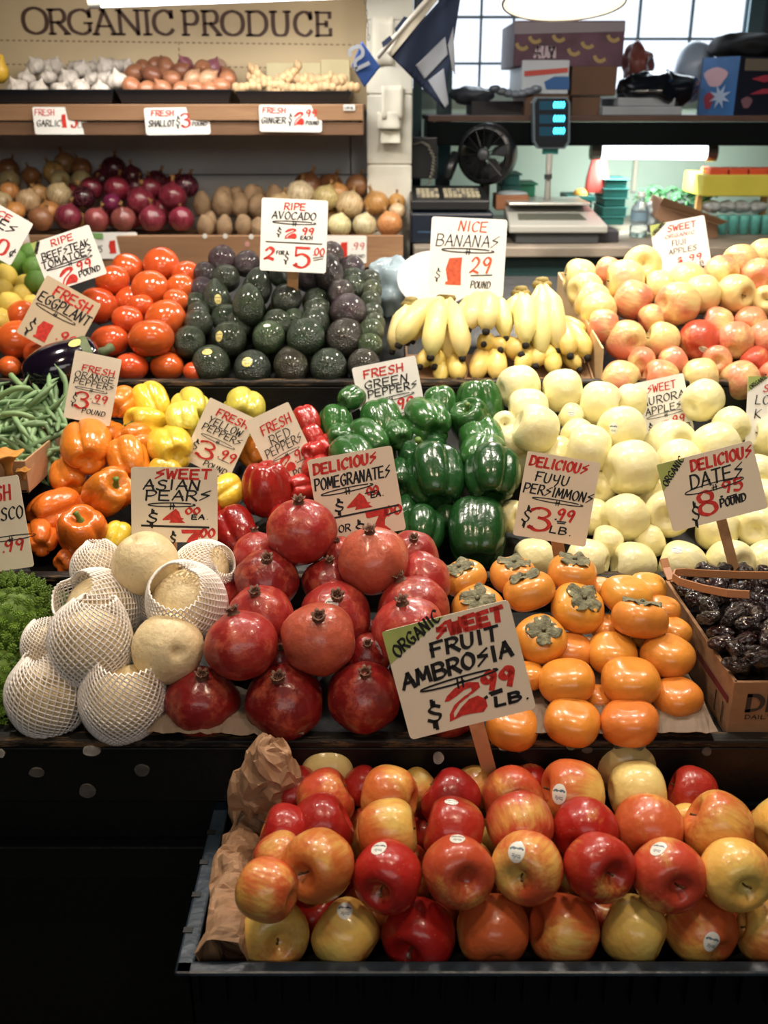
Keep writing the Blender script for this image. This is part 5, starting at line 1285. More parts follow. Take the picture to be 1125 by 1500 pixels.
# filled display numerals: outlines in a unit box
BIGP = {
'1': [[(.0,.55),(.12,.95),(.62,1.0),(.60,.5),(.62,.0),(.0,.0),(.02,.1),(.1,.12)]],
'2': [[(.0,.60),(.08,.74),(.30,.92),(.62,1.0),(.86,.92),(.86,.76),(.64,.62),(.50,.62),(.66,.72),(.66,.82),(.5,.80),(.30,.68),(.10,.58)][::-1], [(.14,.07),(.32,.30),(.55,.50),(.76,.54),(.92,.38),(.92,.16),(.80,.02),(.5,.06)], [(.50,.64),(.60,.60),(.32,.44),(.14,.22),(.12,.08),(.3,.06),(.0,-.02),(.04,.2),(.2,.44)][::-1]], '3': None, '5': None, '8': None,
'4': [[(.55,1),(.0,.25),(.02,.18),(.35,.2),(.28,0),(.95,0),(.8,.2),(.9,.3),(.78,.35),(.7,.75)]],
'7': [[(.0,1),(.95,1),(.92,.82),(.72,.5),(.68,.25),(.9,.0),(.2,.0),(.3,.35),(.5,.72),(.1,.68),(.02,.72)]]}
BIGS = {'0': [("~.45,1 .12,.8 .12,.2 .45,.0 .8,.2 .8,.8 .45,1", .085)], '2': [("~.02,.78 .25,1.0 .65,.98 .72,.72 .40,.58 .12,.35 .05,.02", .03), ("~.05,.85 .28,.86 .52,.80", .09), ("~.10,.02 .35,.16 .60,.24 .82,.20", .10), (".2,.08 .75,.06", .07)],
 '3': [("~.05,.80 .30,.98 .62,.95 .74,.78 .60,.62 .36,.56", .065), ("~.36,.56 .66,.50 .80,.30 .66,.08 .35,.0 .08,.12", .085), ("~.05,.86 .2,.93 .35,.95", .07), ("~.03,.10 .13,.08 .2,.12", .08)],
 '5': [(".18,.98 .82,.98", .09), (".2,.95 .18,.58", .05), ("~.18,.58 .50,.68 .78,.50 .78,.22 .50,.02 .15,.10", .075), ("~.08,.12 .18,.12 .22,.2", .07)],
 '6': [("~.72,.9 .5,1 .15,.6 .1,.2 .45,.0 .8,.2 .7,.5 .4,.55 .15,.35", .08)],
 '8': [("~.45,.54 .18,.62 .14,.84 .45,.99 .76,.84 .72,.62 .45,.54 .10,.40 .08,.14 .45,.0 .82,.14 .80,.40 .45,.54", .085)]}
def txt(mb, s, x0, x1, y, h, wt, rot=0.0, slant=.12, jit=.03, seed=0):
    r = random.Random(hash(s) % 1000 if False else sum(map(ord, s))+seed); n = len(s)
    adv = [((.50 if c == 'I' else .40 if c == '.' else .6 if c == ' ' else 1.06 if c in 'MW' else .95)) for c in s]; tot = sum(adv)-.15
    sc = (x1-x0)/tot; ca, sa = math.cos(rot), math.sin(rot); x = 0
    for c, a in zip(s, adv):
        jy = r.uniform(-jit, jit)*h
        for st in G.get(c, []):
            sm, pts = parse(st)
            q = [((x+px_*.98)*sc+slant*h*py_, jy+py_*h) for px_, py_ in pts]
            q = [(x0+u*ca-v*sa, y+u*sa+v*ca) for u, v in q]
            f = lambda ang: wt*(.42+.58*abs(math.sin(ang-rot-.55)))
            if sm: ribbon(mb, catmull(q, 5), f)
            else:
                for sg in poly_split(q): ribbon(mb, sg, f)
        x += a
def big(mb, s, x, y, w_, h, slant=.0):
    for k, c in enumerate(s):
        ox = x+k*w_*1.02
        if BIGP.get(c):
            for poly in BIGP[c]: mb.add([(ox+px_*w_+slant*py_*h, y+py_*h, 0) for px_, py_ in poly], [tuple(range(len(poly)))[::-1]])
        else:
            for st, wt in BIGS[c]:
                sm, pts = parse(st); q = [(ox+px_*w_+slant*py_*h, y+py_*h) for px_, py_ in pts]
                ribbon(mb, catmull(q, 7) if sm else q, lambda a: wt*h*(.55+.6*abs(math.sin(a-.2))) if wt > .05 else wt*h)
def ell_scr(mb, cx, cy, w_, h, wt, rot=0):
    pts = [(cx+w_/2*math.cos(a)*math.cos(rot)-h/2*math.sin(a)*math.sin(rot), cy+w_/2*math.cos(a)*math.sin(rot)+h/2*math.sin(a)*math.cos(rot)) for a in [PI*.2+k*PI*1.95/24 for k in range(25)]]
    ribbon(mb, pts, lambda a: wt); t = wt*5
    for d in (-1, 1): ribbon(mb, [(cx+d*t*.5, cy-t*1.6), (cx+d*t*.5+wt, cy+t*.6)], lambda a: wt)
    ribbon(mb, [(cx-t, cy-t*.6), (cx+t, cy-t*.3)], lambda a: wt)
def card(corners, Y, label, black, red, org=False, stake=None, lean=.30, mat=None, weight=1.0, name='price_card', thick=.0016, inkred=None, group='handwritten price cards'):
    cx = sum(c[0] for c in corners)/4; cy = sum(c[1] for c in corners)/4; c0 = at(cx, cy, Y)
    n = Vector((-c0.x*.18, -math.cos(lean), math.sin(lean))).normalized()
    q = []
    for px, py in corners:
        d = ray(px, py); s = (c0-CAMP).dot(n)/d.dot(n); q.append(CAMP+d*s)
    U = ((q[1]-q[0])+(q[2]-q[3]))/2; V = ((q[0]-q[3])+(q[1]-q[2]))/2
    Wd, Hh = U.length, V.length; u = U.normalized(); v = (V-u*V.dot(u)).normalized(); sk = V.dot(u)/Hh
    u = (u+v*sk*.5).normalized(); v = (v-u*v.dot(u)).normalized()
    z = u.cross(v).normalized()
    if z.dot(n) < 0: z = -z
    M = Matrix((u, v, z)).transposed().to_4x4(); M.translation = c0
    root = bpy.data.objects.new(name, None); C.objects.link(root); root.empty_display_size = .02
    root.matrix_world = M; tag(root, label, 'price card', group)
    b = MB(); rr_ = Wd*.035; out = []
    for sx, sy, a0_ in ((1, 1, 0), (-1, 1, PI/2), (-1, -1, PI), (1, -1, 1.5*PI)):
        for k in range(4):
            a = a0_+k*PI/6; out.append((sx*(Wd/2-rr_)+rr_*math.cos(a), sy*(Hh/2-rr_)+rr_*math.sin(a)))
    m = len(out); b.add([(x, y, 0) for x, y in out]+[(x, y, -thick) for x, y in out], [tuple(range(m)), tuple(range(m, 2*m))[::-1]]+[(k, m+k, m+(k+1) % m, (k+1) % m) for k in range(m)])
    b.build('card', mat or M_sign, root)
    lw = Wd*.0132*weight
    def run(items, mat_, lab, zo):
        X_ = lambda f: (f-.5)*Wd
        Y_ = lambda f: (.5-f)*Hh
        for it in items:
            k = it[0]; mb = MB(); nm = 'word'
            if k == 't':
                _, s, x0, x1, yb, h = it[:6]; rot = it[6] if len(it) > 6 else 0; wq = it[7] if len(it) > 7 else 1
                txt(mb, s, X_(x0), X_(x1), Y_(yb), h*Hh, lw*wq, rot); nm = 'dollar_sign' if s == '$' else ('numeral' if s.strip('.').isdigit() else ('dot' if s == '.' else 'word'))
            elif k == 'b': _, s, x, yb, w_, h = it[:6]; big(mb, s, X_(x), Y_(yb), w_*Wd, h*Hh, it[6] if len(it) > 6 else 0); nm = 'numeral'
            elif k == 'e': _, cx_, cy_, w_, h = it[:5]; ell_scr(mb, X_(cx_), Y_(cy_), w_*Wd, h*Hh, lw*.5, it[5] if len(it) > 5 else 0); nm = 'flourish'
            elif k == 'l': _, x0, y0, x1, y1 = it[:5]; wq = it[5] if len(it) > 5 else .6; ribbon(mb, [(X_(x0), Y_(y0)), (X_(x1), Y_(y1))], lambda a: lw*wq); nm = 'underline'
            mb.v = [(x, y, zo) for x, y, zq in mb.v]
            o = mb.build(nm, mat_, root); o['label'] = lab
            for p in o.data.polygons:               # all strokes face the reader
                if p.normal.z < 0: p.flip()
    if org:
        wv, hv_ = org[0]*Wd, org[1]*Hh
        b = MB(); b.add([(-Wd/2+rr_*.3, Hh/2, .0004), (-Wd/2, Hh/2-rr_*.3, .0004), (-Wd/2, Hh/2-hv_, .0004), (-Wd/2+wv, Hh/2, .0004)], [(0, 1, 2, 3)]); o = b.build('organic_corner', M_green, root); o['label'] = 'light green corner'
        a = math.atan2(hv_, wv); mb = MB(); L = math.hypot(wv, hv_)
        x0 = -Wd/2+.10*wv+.02*Wd; y0 = Hh/2-hv_*.86
        txt(mb, 'ORGANIC', x0, x0+L*.80, y0, L*.16, lw*.75, rot=a)
        mb.v = [(x, y, .0009) for x, y, q_ in mb.v]; o = mb.build('corner_lettering', M_ink, root)
        for p in o.data.polygons:
            if p.normal.z < 0: p.flip()
    run(black, M_ink, 'black handwriting', .0007); run(red, inkred or M_red, 'red handwriting', .0006)
    if stake:
        (x0, y0), (x1, y1), wd = stake
        d = ray(x0, y0); s = (c0-CAMP).dot(n)/d.dot(n); a = CAMP+d*s; Mi = M.inverted(); e = at(x1, y1, Y+.005) if len(stake) < 4 else at(x1, y1, stake[3])
        a = Mi @ a; e = Mi @ e; w_ = wd/2*pxm(Y, y0); dd = (e-a).normalized(); a = a-dd*Hh*.25; a.z = min(a.z, -.001)-.002; e.z = min(e.z, a.z)
        e = e+dd*.03
        sd = Vector((0, 0, 1)).cross(dd).normalized()*w_; th = Vector((0, 0, -.0025))
        MB().add([a-sd, a+sd, e+sd, e-sd, a-sd+th, a+sd+th, e+sd+th, e-sd+th], [(0, 1, 2, 3), (7, 6, 5, 4), (0, 4, 5, 1), (1, 5, 6, 2), (2, 6, 7, 3), (3, 7, 4, 0)]).build('stake', M_stake, root, bevel=.0006)
    return root
T = 't'
card([(558,925),(747,879),(783,1038),(602,1085)], 1.045, 'cream price card for sweet fruit ambrosia with green corner, on a stake',
 [(T,'FRUIT',.32,.86,.33,.12,.02,1.1),(T,'AMBROsIA',.05,.93,.545,.13,.06,1.2),('e',.48,.585,.62,.05,.03),(T,'$',.17,.30,.90,.17,0,1.0),(T,'.',.58,.64,.80,.1,0,1.5),(T,'LB.',.70,.95,.895,.08,0,1.1),('l',.68,.765,.78,.755,.6),('l',.69,.785,.78,.775,.6)],
 [(T,'sWEET',.40,.93,.175,.115,.02,1.7),('b','2',.33,.92,.34,.30),(T,'99',.64,.90,.735,.15,0,2.0)], org=(.50,.30), stake=((698,1062),(717,1130),22), weight=1.15)
card([(445,677),(568,652),(600,773),(477,798)], 1.37, 'cream price card for delicious pomegranates with two prices',
 [(T,'POMEGRANATEs',.03,.93,.37,.13,.02,.95),('e',.40,.42,.62,.05,.04),(T,'$',.22,.34,.66,.13),(T,'EA.',.66,.80,.56,.06,0,.8),('l',.20,.72,.96,.70,.8),('l',.60,.50,.74,.485,.5),(T,'$',.40,.54,.97,.15),(T,'OR',.22,.36,.90,.08,0,.7),('l',.80,.79,.97,.765,.6)],
 [(T,'DELICIOUs',.05,.80,.185,.115,.03,1.5),('b','4',.36,.67,.32,.19),(T,'00',.62,.76,.52,.085,0,1.2),('b','7',.56,.97,.30,.26),(T,'.00',.74,.99,.80,.10,0,1.4)], stake=((540,785),(548,850),16))
card([(205,681),(329,691),(308,798),(180,788)], 1.315, 'cream price card for sweet asian pears with two prices',
 [(T,'ASIAN',.14,.80,.30,.13,0,1.0),(T,'PEARs',.16,.92,.44,.13,0,1.0),('e',.47,.50,.55,.05),(T,'$',.18,.32,.75,.16),(T,'EA.',.70,.88,.69,.06,0,.8),('l',.12,.78,.90,.80,.9),(T,'$',.44,.52,1.02,.14),('l',.78,.99,.95,.99,.6)],
 [(T,'sWEET',.28,.92,.15,.12,0,1.4),('b','4',.36,.74,.28,.19),(T,'00',.63,.80,.62,.08,0,1.2),('b','7',.58,1.0,.28,.17),(T,'.00',.76,.97,.93,.11,0,1.3),(T,'2',.12,.28,.99,.10,0,2.2)], stake=((250,795),(250,850),14))
card([(93,516),(162,522),(178,622),(109,615)], 1.70, 'narrow cream price card for fresh orange peppers',
 [(T,'ORANGE',.08,.92,.38,.09,0,.9),(T,'PEPPERs',.08,.94,.48,.085,0,.9),('e',.48,.53,.7,.035),(T,'$',.10,.22,.77,.14,0,.8),(T,'.',.44,.5,.66,.06),(T,'POUND',.36,.86,.88,.07,0,.85),('l',.54,.71,.72,.71,.5)],
 [(T,'FRESH',.20,.90,.275,.09,0,1.2),('b','3',.17,.82,.36,.24),(T,'.99',.50,.86,.69,.11,0,1.5)])
card([(317,586),(383,620),(325,702),(259,664)], 1.69, 'tilted cream price card for fresh yellow peppers',
 [(T,'YELLOW',.16,.86,.35,.11,0,.95),(T,'PEPPERs',.10,.92,.47,.10,0,.95),('e',.5,.54,.72,.05),(T,'$',.06,.20,.80,.14),(T,'POUND',.42,.90,.95,.08,0,.9),('l',.64,.77,.88,.77,.5)],
 [(T,'FRESH',.24,.90,.20,.11,0,1.4),('b','3',.18,.86,.42,.26),(T,'.99',.58,.96,.75,.14,0,1.7)])
card([(367,613),(432,587),(463,698),(398,724)], 1.665, 'tilted cream price card for fresh red peppers',
 [(T,'RED',.30,.76,.42,.12,.05,.95),(T,'PEPPERs',.10,.94,.55,.11,.05,.95),('e',.5,.59,.62,.04,.05),(T,'POUND',.45,.96,.90,.08),('l',.62,.75,.88,.74,.6)],
 [(T,'FRESH',.22,.90,.26,.12,.03,1.4),('b','2',.24,.82,.36,.22),(T,'.99',.56,.94,.73,.13,0,1.6)])
card([(513,541),(605,520),(629,612),(536,632)], 1.83, 'white price card for fresh green peppers',
 [(T,'GREEN',.14,.82,.37,.12,0,.9),(T,'PEPPERs',.16,.94,.51,.11,.02,.95),('e',.5,.58,.75,.06,.05),(T,'$',.10,.2,.82,.13),(T,'POUND',.52,.96,.98,.08),('l',.6,.84,.78,.83,.5)],
 [(T,'FRESH',.15,.78,.20,.12,0,1.1),('b','1',.24,.84,.30,.20),(T,'99',.58,.84,.77,.16,0,1.6)], mat=M_sign2)
card([(762,661),(870,676),(868,798),(761,789)], 1.385, 'cream price card for delicious fuyu persimmons on a stake',
 [(T,'FUyU',.16,.62,.33,.11,0,1.0),(T,'PERsIMMONs',.03,.98,.48,.11,0,1.0),('e',.52,.53,.7,.04),(T,'$',.08,.20,.83,.17,0,1.0),(T,'.',.47,.53,.74,.06,0,1.5),(T,'LB.',.48,.76,.90,.08,0,1.0),('l',.56,.755,.68,.75,.6),('l',.57,.775,.67,.77,.6)],
 [(T,'DELICIOUs',.05,.84,.16,.11,0,1.5),('b','3',.17,.90,.37,.27),(T,'99',.54,.78,.735,.13,0,1.6)], stake=((819,797),(822,825),18))
card([(920,568),(990,547),(1026,622),(956,643)], 1.80, 'white price card for sweet aurora apples',
 [(T,'AURORA',.06,.94,.43,.13,.02,.95),(T,'APPLEs',.10,.84,.60,.12,.02,.95),('e',.5,.64,.8,.06,.04),(T,'LB',.70,.94,.96,.09),(T,'$',.1,.2,.88,.12)],
 [(T,'sWEET',.22,.80,.22,.13,0,1.0),('b','2',.30,.92,.30,.18),(T,'99',.60,.86,.84,.14,0,1.3)], mat=M_sign2)
card([(963,679),(1103,646),(1123,745),(984,780)], 1.36, 'cream price card for delicious dates with green corner, on a stake',
 [(T,'DATEs',.28,.84,.47,.20,0,1.1),('e',.52,.50,.62,.10,.02),(T,'$',.22,.31,.93,.24,0,1.0),(T,'.',.50,.56,.68,.1,0,1.6),(T,'POUND',.53,.80,.82,.11,0,1.0),('l',.62,.70,.72,.69,.6),('l',.63,.73,.71,.72,.6)],
 [(T,'DELICIOUs',.33,.97,.22,.15,0,1.5),('b','8',.31,.88,.21,.34),(T,'95',.585,.81,.64,.16,0,1.6)], org=(.30,.40), stake=((1060,762),(1077,835),15), weight=.85)
card([(1080,557),(1156,551),(1184,648),(1107,655)], 1.72, 'white price card at the right edge among the yellow apples',
 [(T,'LO',.15,.42,.40,.13,0,.9),(T,'K',.15,.28,.60,.13,0,.9)], [(T,'SWEET',.30,.92,.22,.10,0,1.0),('b','2',.3,.92,.25,.2)], org=(.4,.22), mat=M_sign2)
card([(388,289),(484,295),(474,402),(376,394)], 2.12, 'white price card for ripe avocados with two prices, on a stake',
 [(T,'AVOCADO',.16,.82,.28,.10,0,.8),('e',.5,.325,.66,.04),(T,'$',.24,.32,.50,.09,0,.7),(T,'EACH',.60,.78,.55,.05,0,.6),('l',.08,.60,.93,.60,.6),(T,'FOR',.24,.36,.77,.05,0,.6),(T,'$',.36,.44,.86,.12,0,.7),('l',.80,.80,.96,.77,.4),('l',.81,.83,.95,.80,.4)],
 [(T,'RIPE',.34,.66,.15,.09,0,.9),('b','2',.36,.55,.20,.15),(T,'99',.62,.80,.48,.09,0,1.2),(T,'2',.06,.22,.84,.16,0,2.0),('b','5',.48,.94,.32,.28),(T,'.00',.78,.97,.76,.10,0,1.0)], stake=((428,402),(428,432),16), mat=M_sign2)
card([(629,318),(742,321),(738,435),(630,431)], 2.10, 'white price card for nice bananas with orange and red print',
 [(T,'BANANAs',.07,.90,.37,.15,0,.6),('e',.5,.42,.70,.05),(T,'$',.08,.16,.80,.12,0,.5),(T,'POUND',.56,.82,.90,.09,0,.6),('l',.56,.74,.84,.72,.5)],
 [(T,'NICE',.36,.74,.17,.13,0,.8),('b','1',.22,.87,.34,.36),(T,'29',.54,.82,.70,.20,0,1.3)], mat=M_sign2, inkred=simple('orange_ink', '#d6562f', .5, .3, 120))
card([(943,339),(1017,315),(1055,378),(973,402)], 2.31, 'tilted white price card for sweet fuji apples behind the box',
 [(T,'FUJI',.34,.60,.50,.11,0,.6),(T,'APPLES',.26,.78,.66,.10,0,.6),(T,'LB',.7,.86,.98,.08,0,.6)],
 [(T,'SWEET',.30,.82,.20,.12,0,.9),(T,'ORGANIC',.24,.78,.33,.07,0,.5),('b','2',.40,.86,.10,.12),(T,'.99',.55,.85,.86,.12,0,1.0)], org=(.3,.25), mat=M_sign2)
card([(41,361),(126,328),(160,398),(79,428)], 2.06, 'tilted white price card for ripe beefsteak tomatoes',
 [(T,'BEEFsTEAK',.08,.90,.38,.13,0,.9),(T,'TOMATOEs',.03,.90,.54,.13,0,.9),('e',.48,.58,.8,.05),(T,'POUND',.55,.92,.90,.10,0,.8),('l',.60,.79,.80,.79,.5)],
 [(T,'RIPE',.30,.68,.18,.12,0,.9),('b','2',.24,.98,.30,.34),(T,'99',.56,.82,.77,.15,0,1.3)], org=(.14,.26), mat=M_sign2)
card([(-40,281),(45,323),(22,390),(-62,348)], 2.12, 'white price card at the left edge over the limes',
 [(T,'LIMEs',.12,.80,.42,.2,0,1.1),(T,'c',.88,.98,.85,.2,0,.9)], [(T,'NICE',.25,.66,.20,.12),('b','6',.40,.90,.24,.32),('b','0',.66,.90,.20,.32)], mat=M_sign2)
card([(70,403),(149,447),(103,530),(23,486)], 1.985, 'tilted price card for fresh eggplant behind the eggplant, shade painted in as tan', mat=simple('shade_tinted_card', '#cdb798', .55, .04, 9), black=  # tan base colour stands in for the shade on the tilted card
 [(T,'EGGPLANT',.05,.96,.40,.16,0,1.1),('e',.42,.46,.72,.07),(T,'$',.10,.22,.90,.20,0,1.0),(T,'LB',.62,.84,.98,.10),('l',.66,.86,.86,.86,.5)],
 red=[(T,'FRESH',.22,.88,.22,.15,0,1.5),('b','1',.26,.93,.36,.30),(T,'.99',.58,.92,.80,.17,0,1.6)])
card([(-62,706),(46,700),(32,835),(-76,841)], 1.335, 'cream price card cut off at the left edge above the romanesco',
 [(T,'ROMANESCO',.02,.97,.46,.13,0,1.0),('e',.75,.66,.7,.05)], [(T,'FRESH',.3,.85,.25,.16,0,1.4),('b','3',.3,.88,.24,.22),(T,'.99',.58,.92,.80,.12,0,1.5)])
TG = 'paper shelf tags'
def tagc(c, Y, label, bl, rd): return card(c, Y, label, bl, rd, lean=.02, mat=M_sign2, weight=1.0, name='shelf_tag', thick=.0006, group=TG)
tagc([(47,157),(125,157),(129,197),(52,197)], 2.797, 'white paper shelf tag for fresh garlic', [(T,'GARLIC',.05,.5,.70,.22,0,.8),(T,'LB',.82,.95,.75,.25,0,.5)], [(T,'FRESH',.03,.40,.30,.22,0,.7),('b','1',.52,.75,.15,.5),('b','5',.68,.75,.15,.5)])
tagc([(211,158),(306,157),(309,197),(214,198)], 2.797, 'white paper shelf tag for fresh shallots', [(T,'SHALLOT',.05,.45,.68,.22,0,.8),(T,'$',.47,.55,.66,.3,0,.7),(T,'POUND',.72,.95,.68,.14,0,.6)], [(T,'FRESH',.10,.45,.30,.2,0,.8),('b','3',.55,.72,.17,.5),(T,'.99',.70,.92,.40,.25,0,1.1)])
tagc([(379,154),(471,154),(472,194),(381,193)], 2.797, 'white paper shelf tag for fresh ginger', [(T,'GINGER',.03,.42,.68,.22,0,.8),(T,'$',.46,.53,.66,.3,0,.7),(T,'POUND',.74,.95,.72,.14,0,.6)], [(T,'FRESH',.05,.42,.30,.2,0,.8),('b','2',.55,.75,.18,.52),(T,'.99',.70,.92,.42,.25,0,1.1)])
tagc([(503,153),(520,153),(520,162),(503,162)], 2.797, 'tiny white label at the right end of the upper shelf', [(T,'LOCAL',.1,.9,.75,.4,0,2.0)], [])
tagc([(118,340),(202,341),(203,379),(120,379)], 2.772, 'white paper shelf tag for organic red onions with green corner', [(T,'ONIONS',.03,.36,.75,.25,0,.7),(T,'POUND',.70,.95,.80,.14,0,.6)], [('b','1',.48,.80,.2,.5),(T,'.99',.70,.93,.48,.22,0,1.1)])
tagc([(28,338),(43,338),(44,372),(29,372)], 2.772, 'narrow white shelf tag half hidden behind the tomato card', [], [(T,'99',.1,.9,.7,.3,0,2.0)])
tagc([(476,344),(538,346),(536,386),(475,385)], 2.772, 'white paper shelf tag for sweet onions beside the avocado card', [(T,'POUND',.6,.95,.80,.12,0,.6)], [('b','1',.36,.78,.3,.55),(T,'.99',.62,.95,.50,.24,0,1.1)])
# green patch on the red onion tag
c_ = at(141, 346, 2.766); box('tag_corner', (c_.x-.022, 2.7665, c_.z-.007), (c_.x+.018, 2.767, c_.z+.008), simple('tag_green', '#7fae6a', .6), None, 0, label='small green organic flag on the red onion tag', category='label')
for i, (px, py) in enumerate(((300, 346), (330, 346), (368, 347), (362, 358))):
    c_ = at(px, py, 2.7745); b = MB(); r0 = .007
    b.lathe([(.0001, 0), (r0, 0), (r0*.95, .0006), (.0001, .0008)], 12, M=Matrix.Rotation(PI/2, 4, 'X')); b.build('paper_scrap', simple('scrap_white', '#d9d5cc', .7) if i < 3 else simple('scrap_pink', '#c08a84', .7), loc=c_, label=['torn white paper scrap on the shelf edge, leftmost', 'torn white paper scrap on the shelf edge, second', 'torn white paper scrap on the shelf edge, nearest avocado card', 'pinkish scrap stuck low on the shelf edge'][i], category='paper', group='paper scraps on the shelf edge')
# print on the date box
def printed(mb_items, face_o, ux, uy, mat, name, parent):
    mb = MB()
    for s, x0, x1, y, h, wt in mb_items: txt(mb, s, x0, x1, y, h, wt, slant=0, jit=0)
    vs = [tuple(Vector(face_o)+Vector(ux)*x+Vector(uy)*y) for x, y, z in mb.v]; b = MB(); b.add(vs, mb.f); o = b.build(name, mat, parent); o.matrix_parent_inverse = Matrix.Translation(-Vector(parent.location)); return o
fo = (bx0+.020, by0-.0008, bz0)
M_print = simple('carton_print', '#3a2f2a', .7)
printed([('DI', 0, .034, .040, .024, .0036), ('DAILY', 0, .036, .028, .006, .0008)], fo, (1, 0, 0), (0, 0, 1), M_print, 'printed_lettering', db)
b = MB(); yy0 = by0+.02
b.add([(bx0-.0012-.0006*0, by0+.01, bz0+.045), (bx0-.0012, by0+.01, bz0+.055), (bx0-.007, by0+.13, bz0+.055), (bx0-.007, by0+.13, bz0+.045)], [(0, 1, 2, 3)]); o = b.build('printed_stripe', simple('maroon_print', '#6a1f22', .7), db); o.matrix_parent_inverse = Matrix.Translation(-Vector(db.location))
for yq in (by0+.022, by0+.05):
    b = MB(); pts = [(0, 0), (.002, .015), (-.001, .035)]; vs = [(bx0-.0022, yq-.0015, bz0+.008), (bx0-.0022, yq+.0015, bz0+.008), (bx0-.0026, yq+.002, bz0+.04), (bx0-.0026, yq-.001, bz0+.04)]
    b.add(vs, [(0, 1, 2, 3)]); o = b.build('handle_slot', M_ink, db); o.matrix_parent_inverse = Matrix.Translation(-Vector(db.location))
# ------------------------------------------------------------------ the work area at the back right
M_teal = simple('teal_paint', '#22403f', .5, .25, 3, .1, 20); M_ctop = simple('worn_counter', '#8d8376', .5, .3, 9, .2, 20)
M_blk = simple('black_plastic_gloss', '#15171a', .35); M_grey = simple('grey_plastic', '#a9aaa4', .45); M_dgrey = simple('dark_grey_plastic', '#3a3d40', .45)
def P(px, py, Y): return at(px, py, Y)
def under(root, o): o.parent = root; o.matrix_parent_inverse = Matrix.Translation(-Vector(root.location)); return o
def pbox(name, x0, y0, x1, y1, Y, dp, mat, root=None, bev=.003, **k):
    a = P(x0, y1, Y); c = P(x1, y0, Y); o = box(name, (a.x, Y, a.z), (c.x, Y+dp, c.z), mat, None, bev, **k)
    if root is not None: under(root, o)
    return o
CT = P(800, 361, 2.75).z
cnt = empty('counter', (.9, 3.1, CT-.8), label='dark teal wooden counter with a worn top behind the bananas', category='counter')
under(cnt, box('countertop', (.08, 2.74, CT-.028), (2.3, 3.55, CT), M_ctop, None, .004))
for k in range(5): under(cnt, box('front_board', (.085+k*.44, 2.765, .25), (.085+k*.44+.437, 2.785, CT-.03), M_teal, None, .002))
under(cnt, box('side_board', (.085, 2.785, .25), (.105, 3.5, CT-.03), M_teal, None, .002))
# overhead shelf
ST_ = H-.036
sh = empty('storage_shelf', (1.0, 3.2, ST_-.07), label='dark overhead shelf carrying boxes in front of the window', category='shelf')
under(sh, box('shelf_board', (.125, 3.02, ST_-.016), (2.3, 3.52, ST_), simple('shelf_top_brown', '#4b342a', .6, .2, 8), None, .002))
under(sh, box('front_board', (.125, 3.02, ST_-.080), (2.3, 3.04, ST_-.017), simple('shelf_front_dark', '#060c0d', .8, .2, 5, spec=.1), None, .002))
under(sh, box('bracket', (.13, 3.04, ST_-.15), (.15, 3.5, ST_-.02), M_teal, None))
# light fixture below it
fl = fluo(P(880, 221, 3.10), P(1034, 223, 3.10), .022, 'bright fluorescent light under the overhead shelf')
area('shelf_light', (P(957, 235, 3.10).x, 3.10, P(957, 240, 3.10).z), .32, 5.0, (.92, 1.0, .95), (.75, 0, 0), .05, 'RECTANGLE')
# boxes on the shelf
M_pur = simple('purple_print_card', '#5d4152', .7, .35, 12); M_brnc = simple('dark_brown_card', '#5e4433', .75, .15, 8)  # M_brnc: plain dark brown card of the small cartons
bb = pbox('cardboard_box', 752, 30, 917, 98, 3.12, .34, M_pur, label='large purple printed banana carton on top of the box stack', category='box')
rb_ = pbox('cardboard_box', 763, 88, 835, 138, 3.10, .3, simple('white_blue_card', '#b9c2cc', .6), label='white box with red lettering and blue picture, under purple carton', category='box')
br = pbox('cardboard_box', 836, 97, 905, 140, 3.11, .3, M_brnc, label='plain brown carton right of the white and blue box', category='box')
pbox('cardboard_box', 768, 139, 835, 172, 3.10, .3, M_brnc, label='lower dark brown carton under the white and blue box', category='box')
pbox('cardboard_box', 836, 141, 880, 172, 3.12, .3, M_brnc, label='small brown carton below the plain brown one', category='box')
def fix(o, zb=ST_): return o
for ob in list(C.objects):
    pass
# prints on cartons
def decal(root, quads, mat, name, Y):
    b = MB()
    for pts in quads:
        v = [P(x, y, Y) for x, y in pts]; b.add(v, [tuple(range(len(v)))])
    o = b.build(name, mat, root); o.matrix_parent_inverse = Matrix.Translation(-Vector(root.location)); return o
mb = MB(); s_ = pxm(3.118, 75)
def pxtext(root, s, x0, x1, y, h, wt, mat, Y, name='printed_lettering'):
    a = P(x0, y, Y); c = P(x1, y, Y); k = pxm(Y, y); mb = MB(); txt(mb, s, 0, c.x-a.x, 0, h*k, wt*k, slant=0, jit=0)
    b = MB(); b.add([(a.x+x, Y, a.z+y_) for x, y_, z in mb.v], mb.f); o = b.build(name, mat, root); o.matrix_parent_inverse = Matrix.Translation(-Vector(root.location)); return o
pxtext(bb, 'AUM', 783, 813, 84, 14, 2.4, simple('pale_print', '#b9a9b4', .7), 3.118)
for (x, y) in ((766, 62), (842, 70), (785, 52), (880, 80), (900, 50), (820, 50), (862, 60)):
    b = MB(); c = P(x, y, 3.1185); k = pxm(3.1185, y)
    pts = [(9*math.cos(a), 9*math.sin(a)) for a in [3.4+q*.35 for q in range(7)]]; ribbon(b, [(u*k, v*k) for u, v in pts], lambda a: 2.6*k)
    o = b.build('banana_print', simple('banana_print', '#a08a5c', .7), bb); o.data.transform(Matrix.Translation(c) @ Matrix.Rotation(PI/2, 4, 'X')); o.matrix_parent_inverse = Matrix.Translation(-Vector(bb.location))
decal(bb, [[(753, 32), (916, 32), (916, 46), (753, 50)]], simple('greyish_flap', '#8d8690', .7), 'flap_band', 3.1185)
decal(rb_, [[(768, 104), (832, 99), (832, 106), (768, 112)]], simple('red_print', '#b8483f', .6), 'red_stripe', 3.0985)
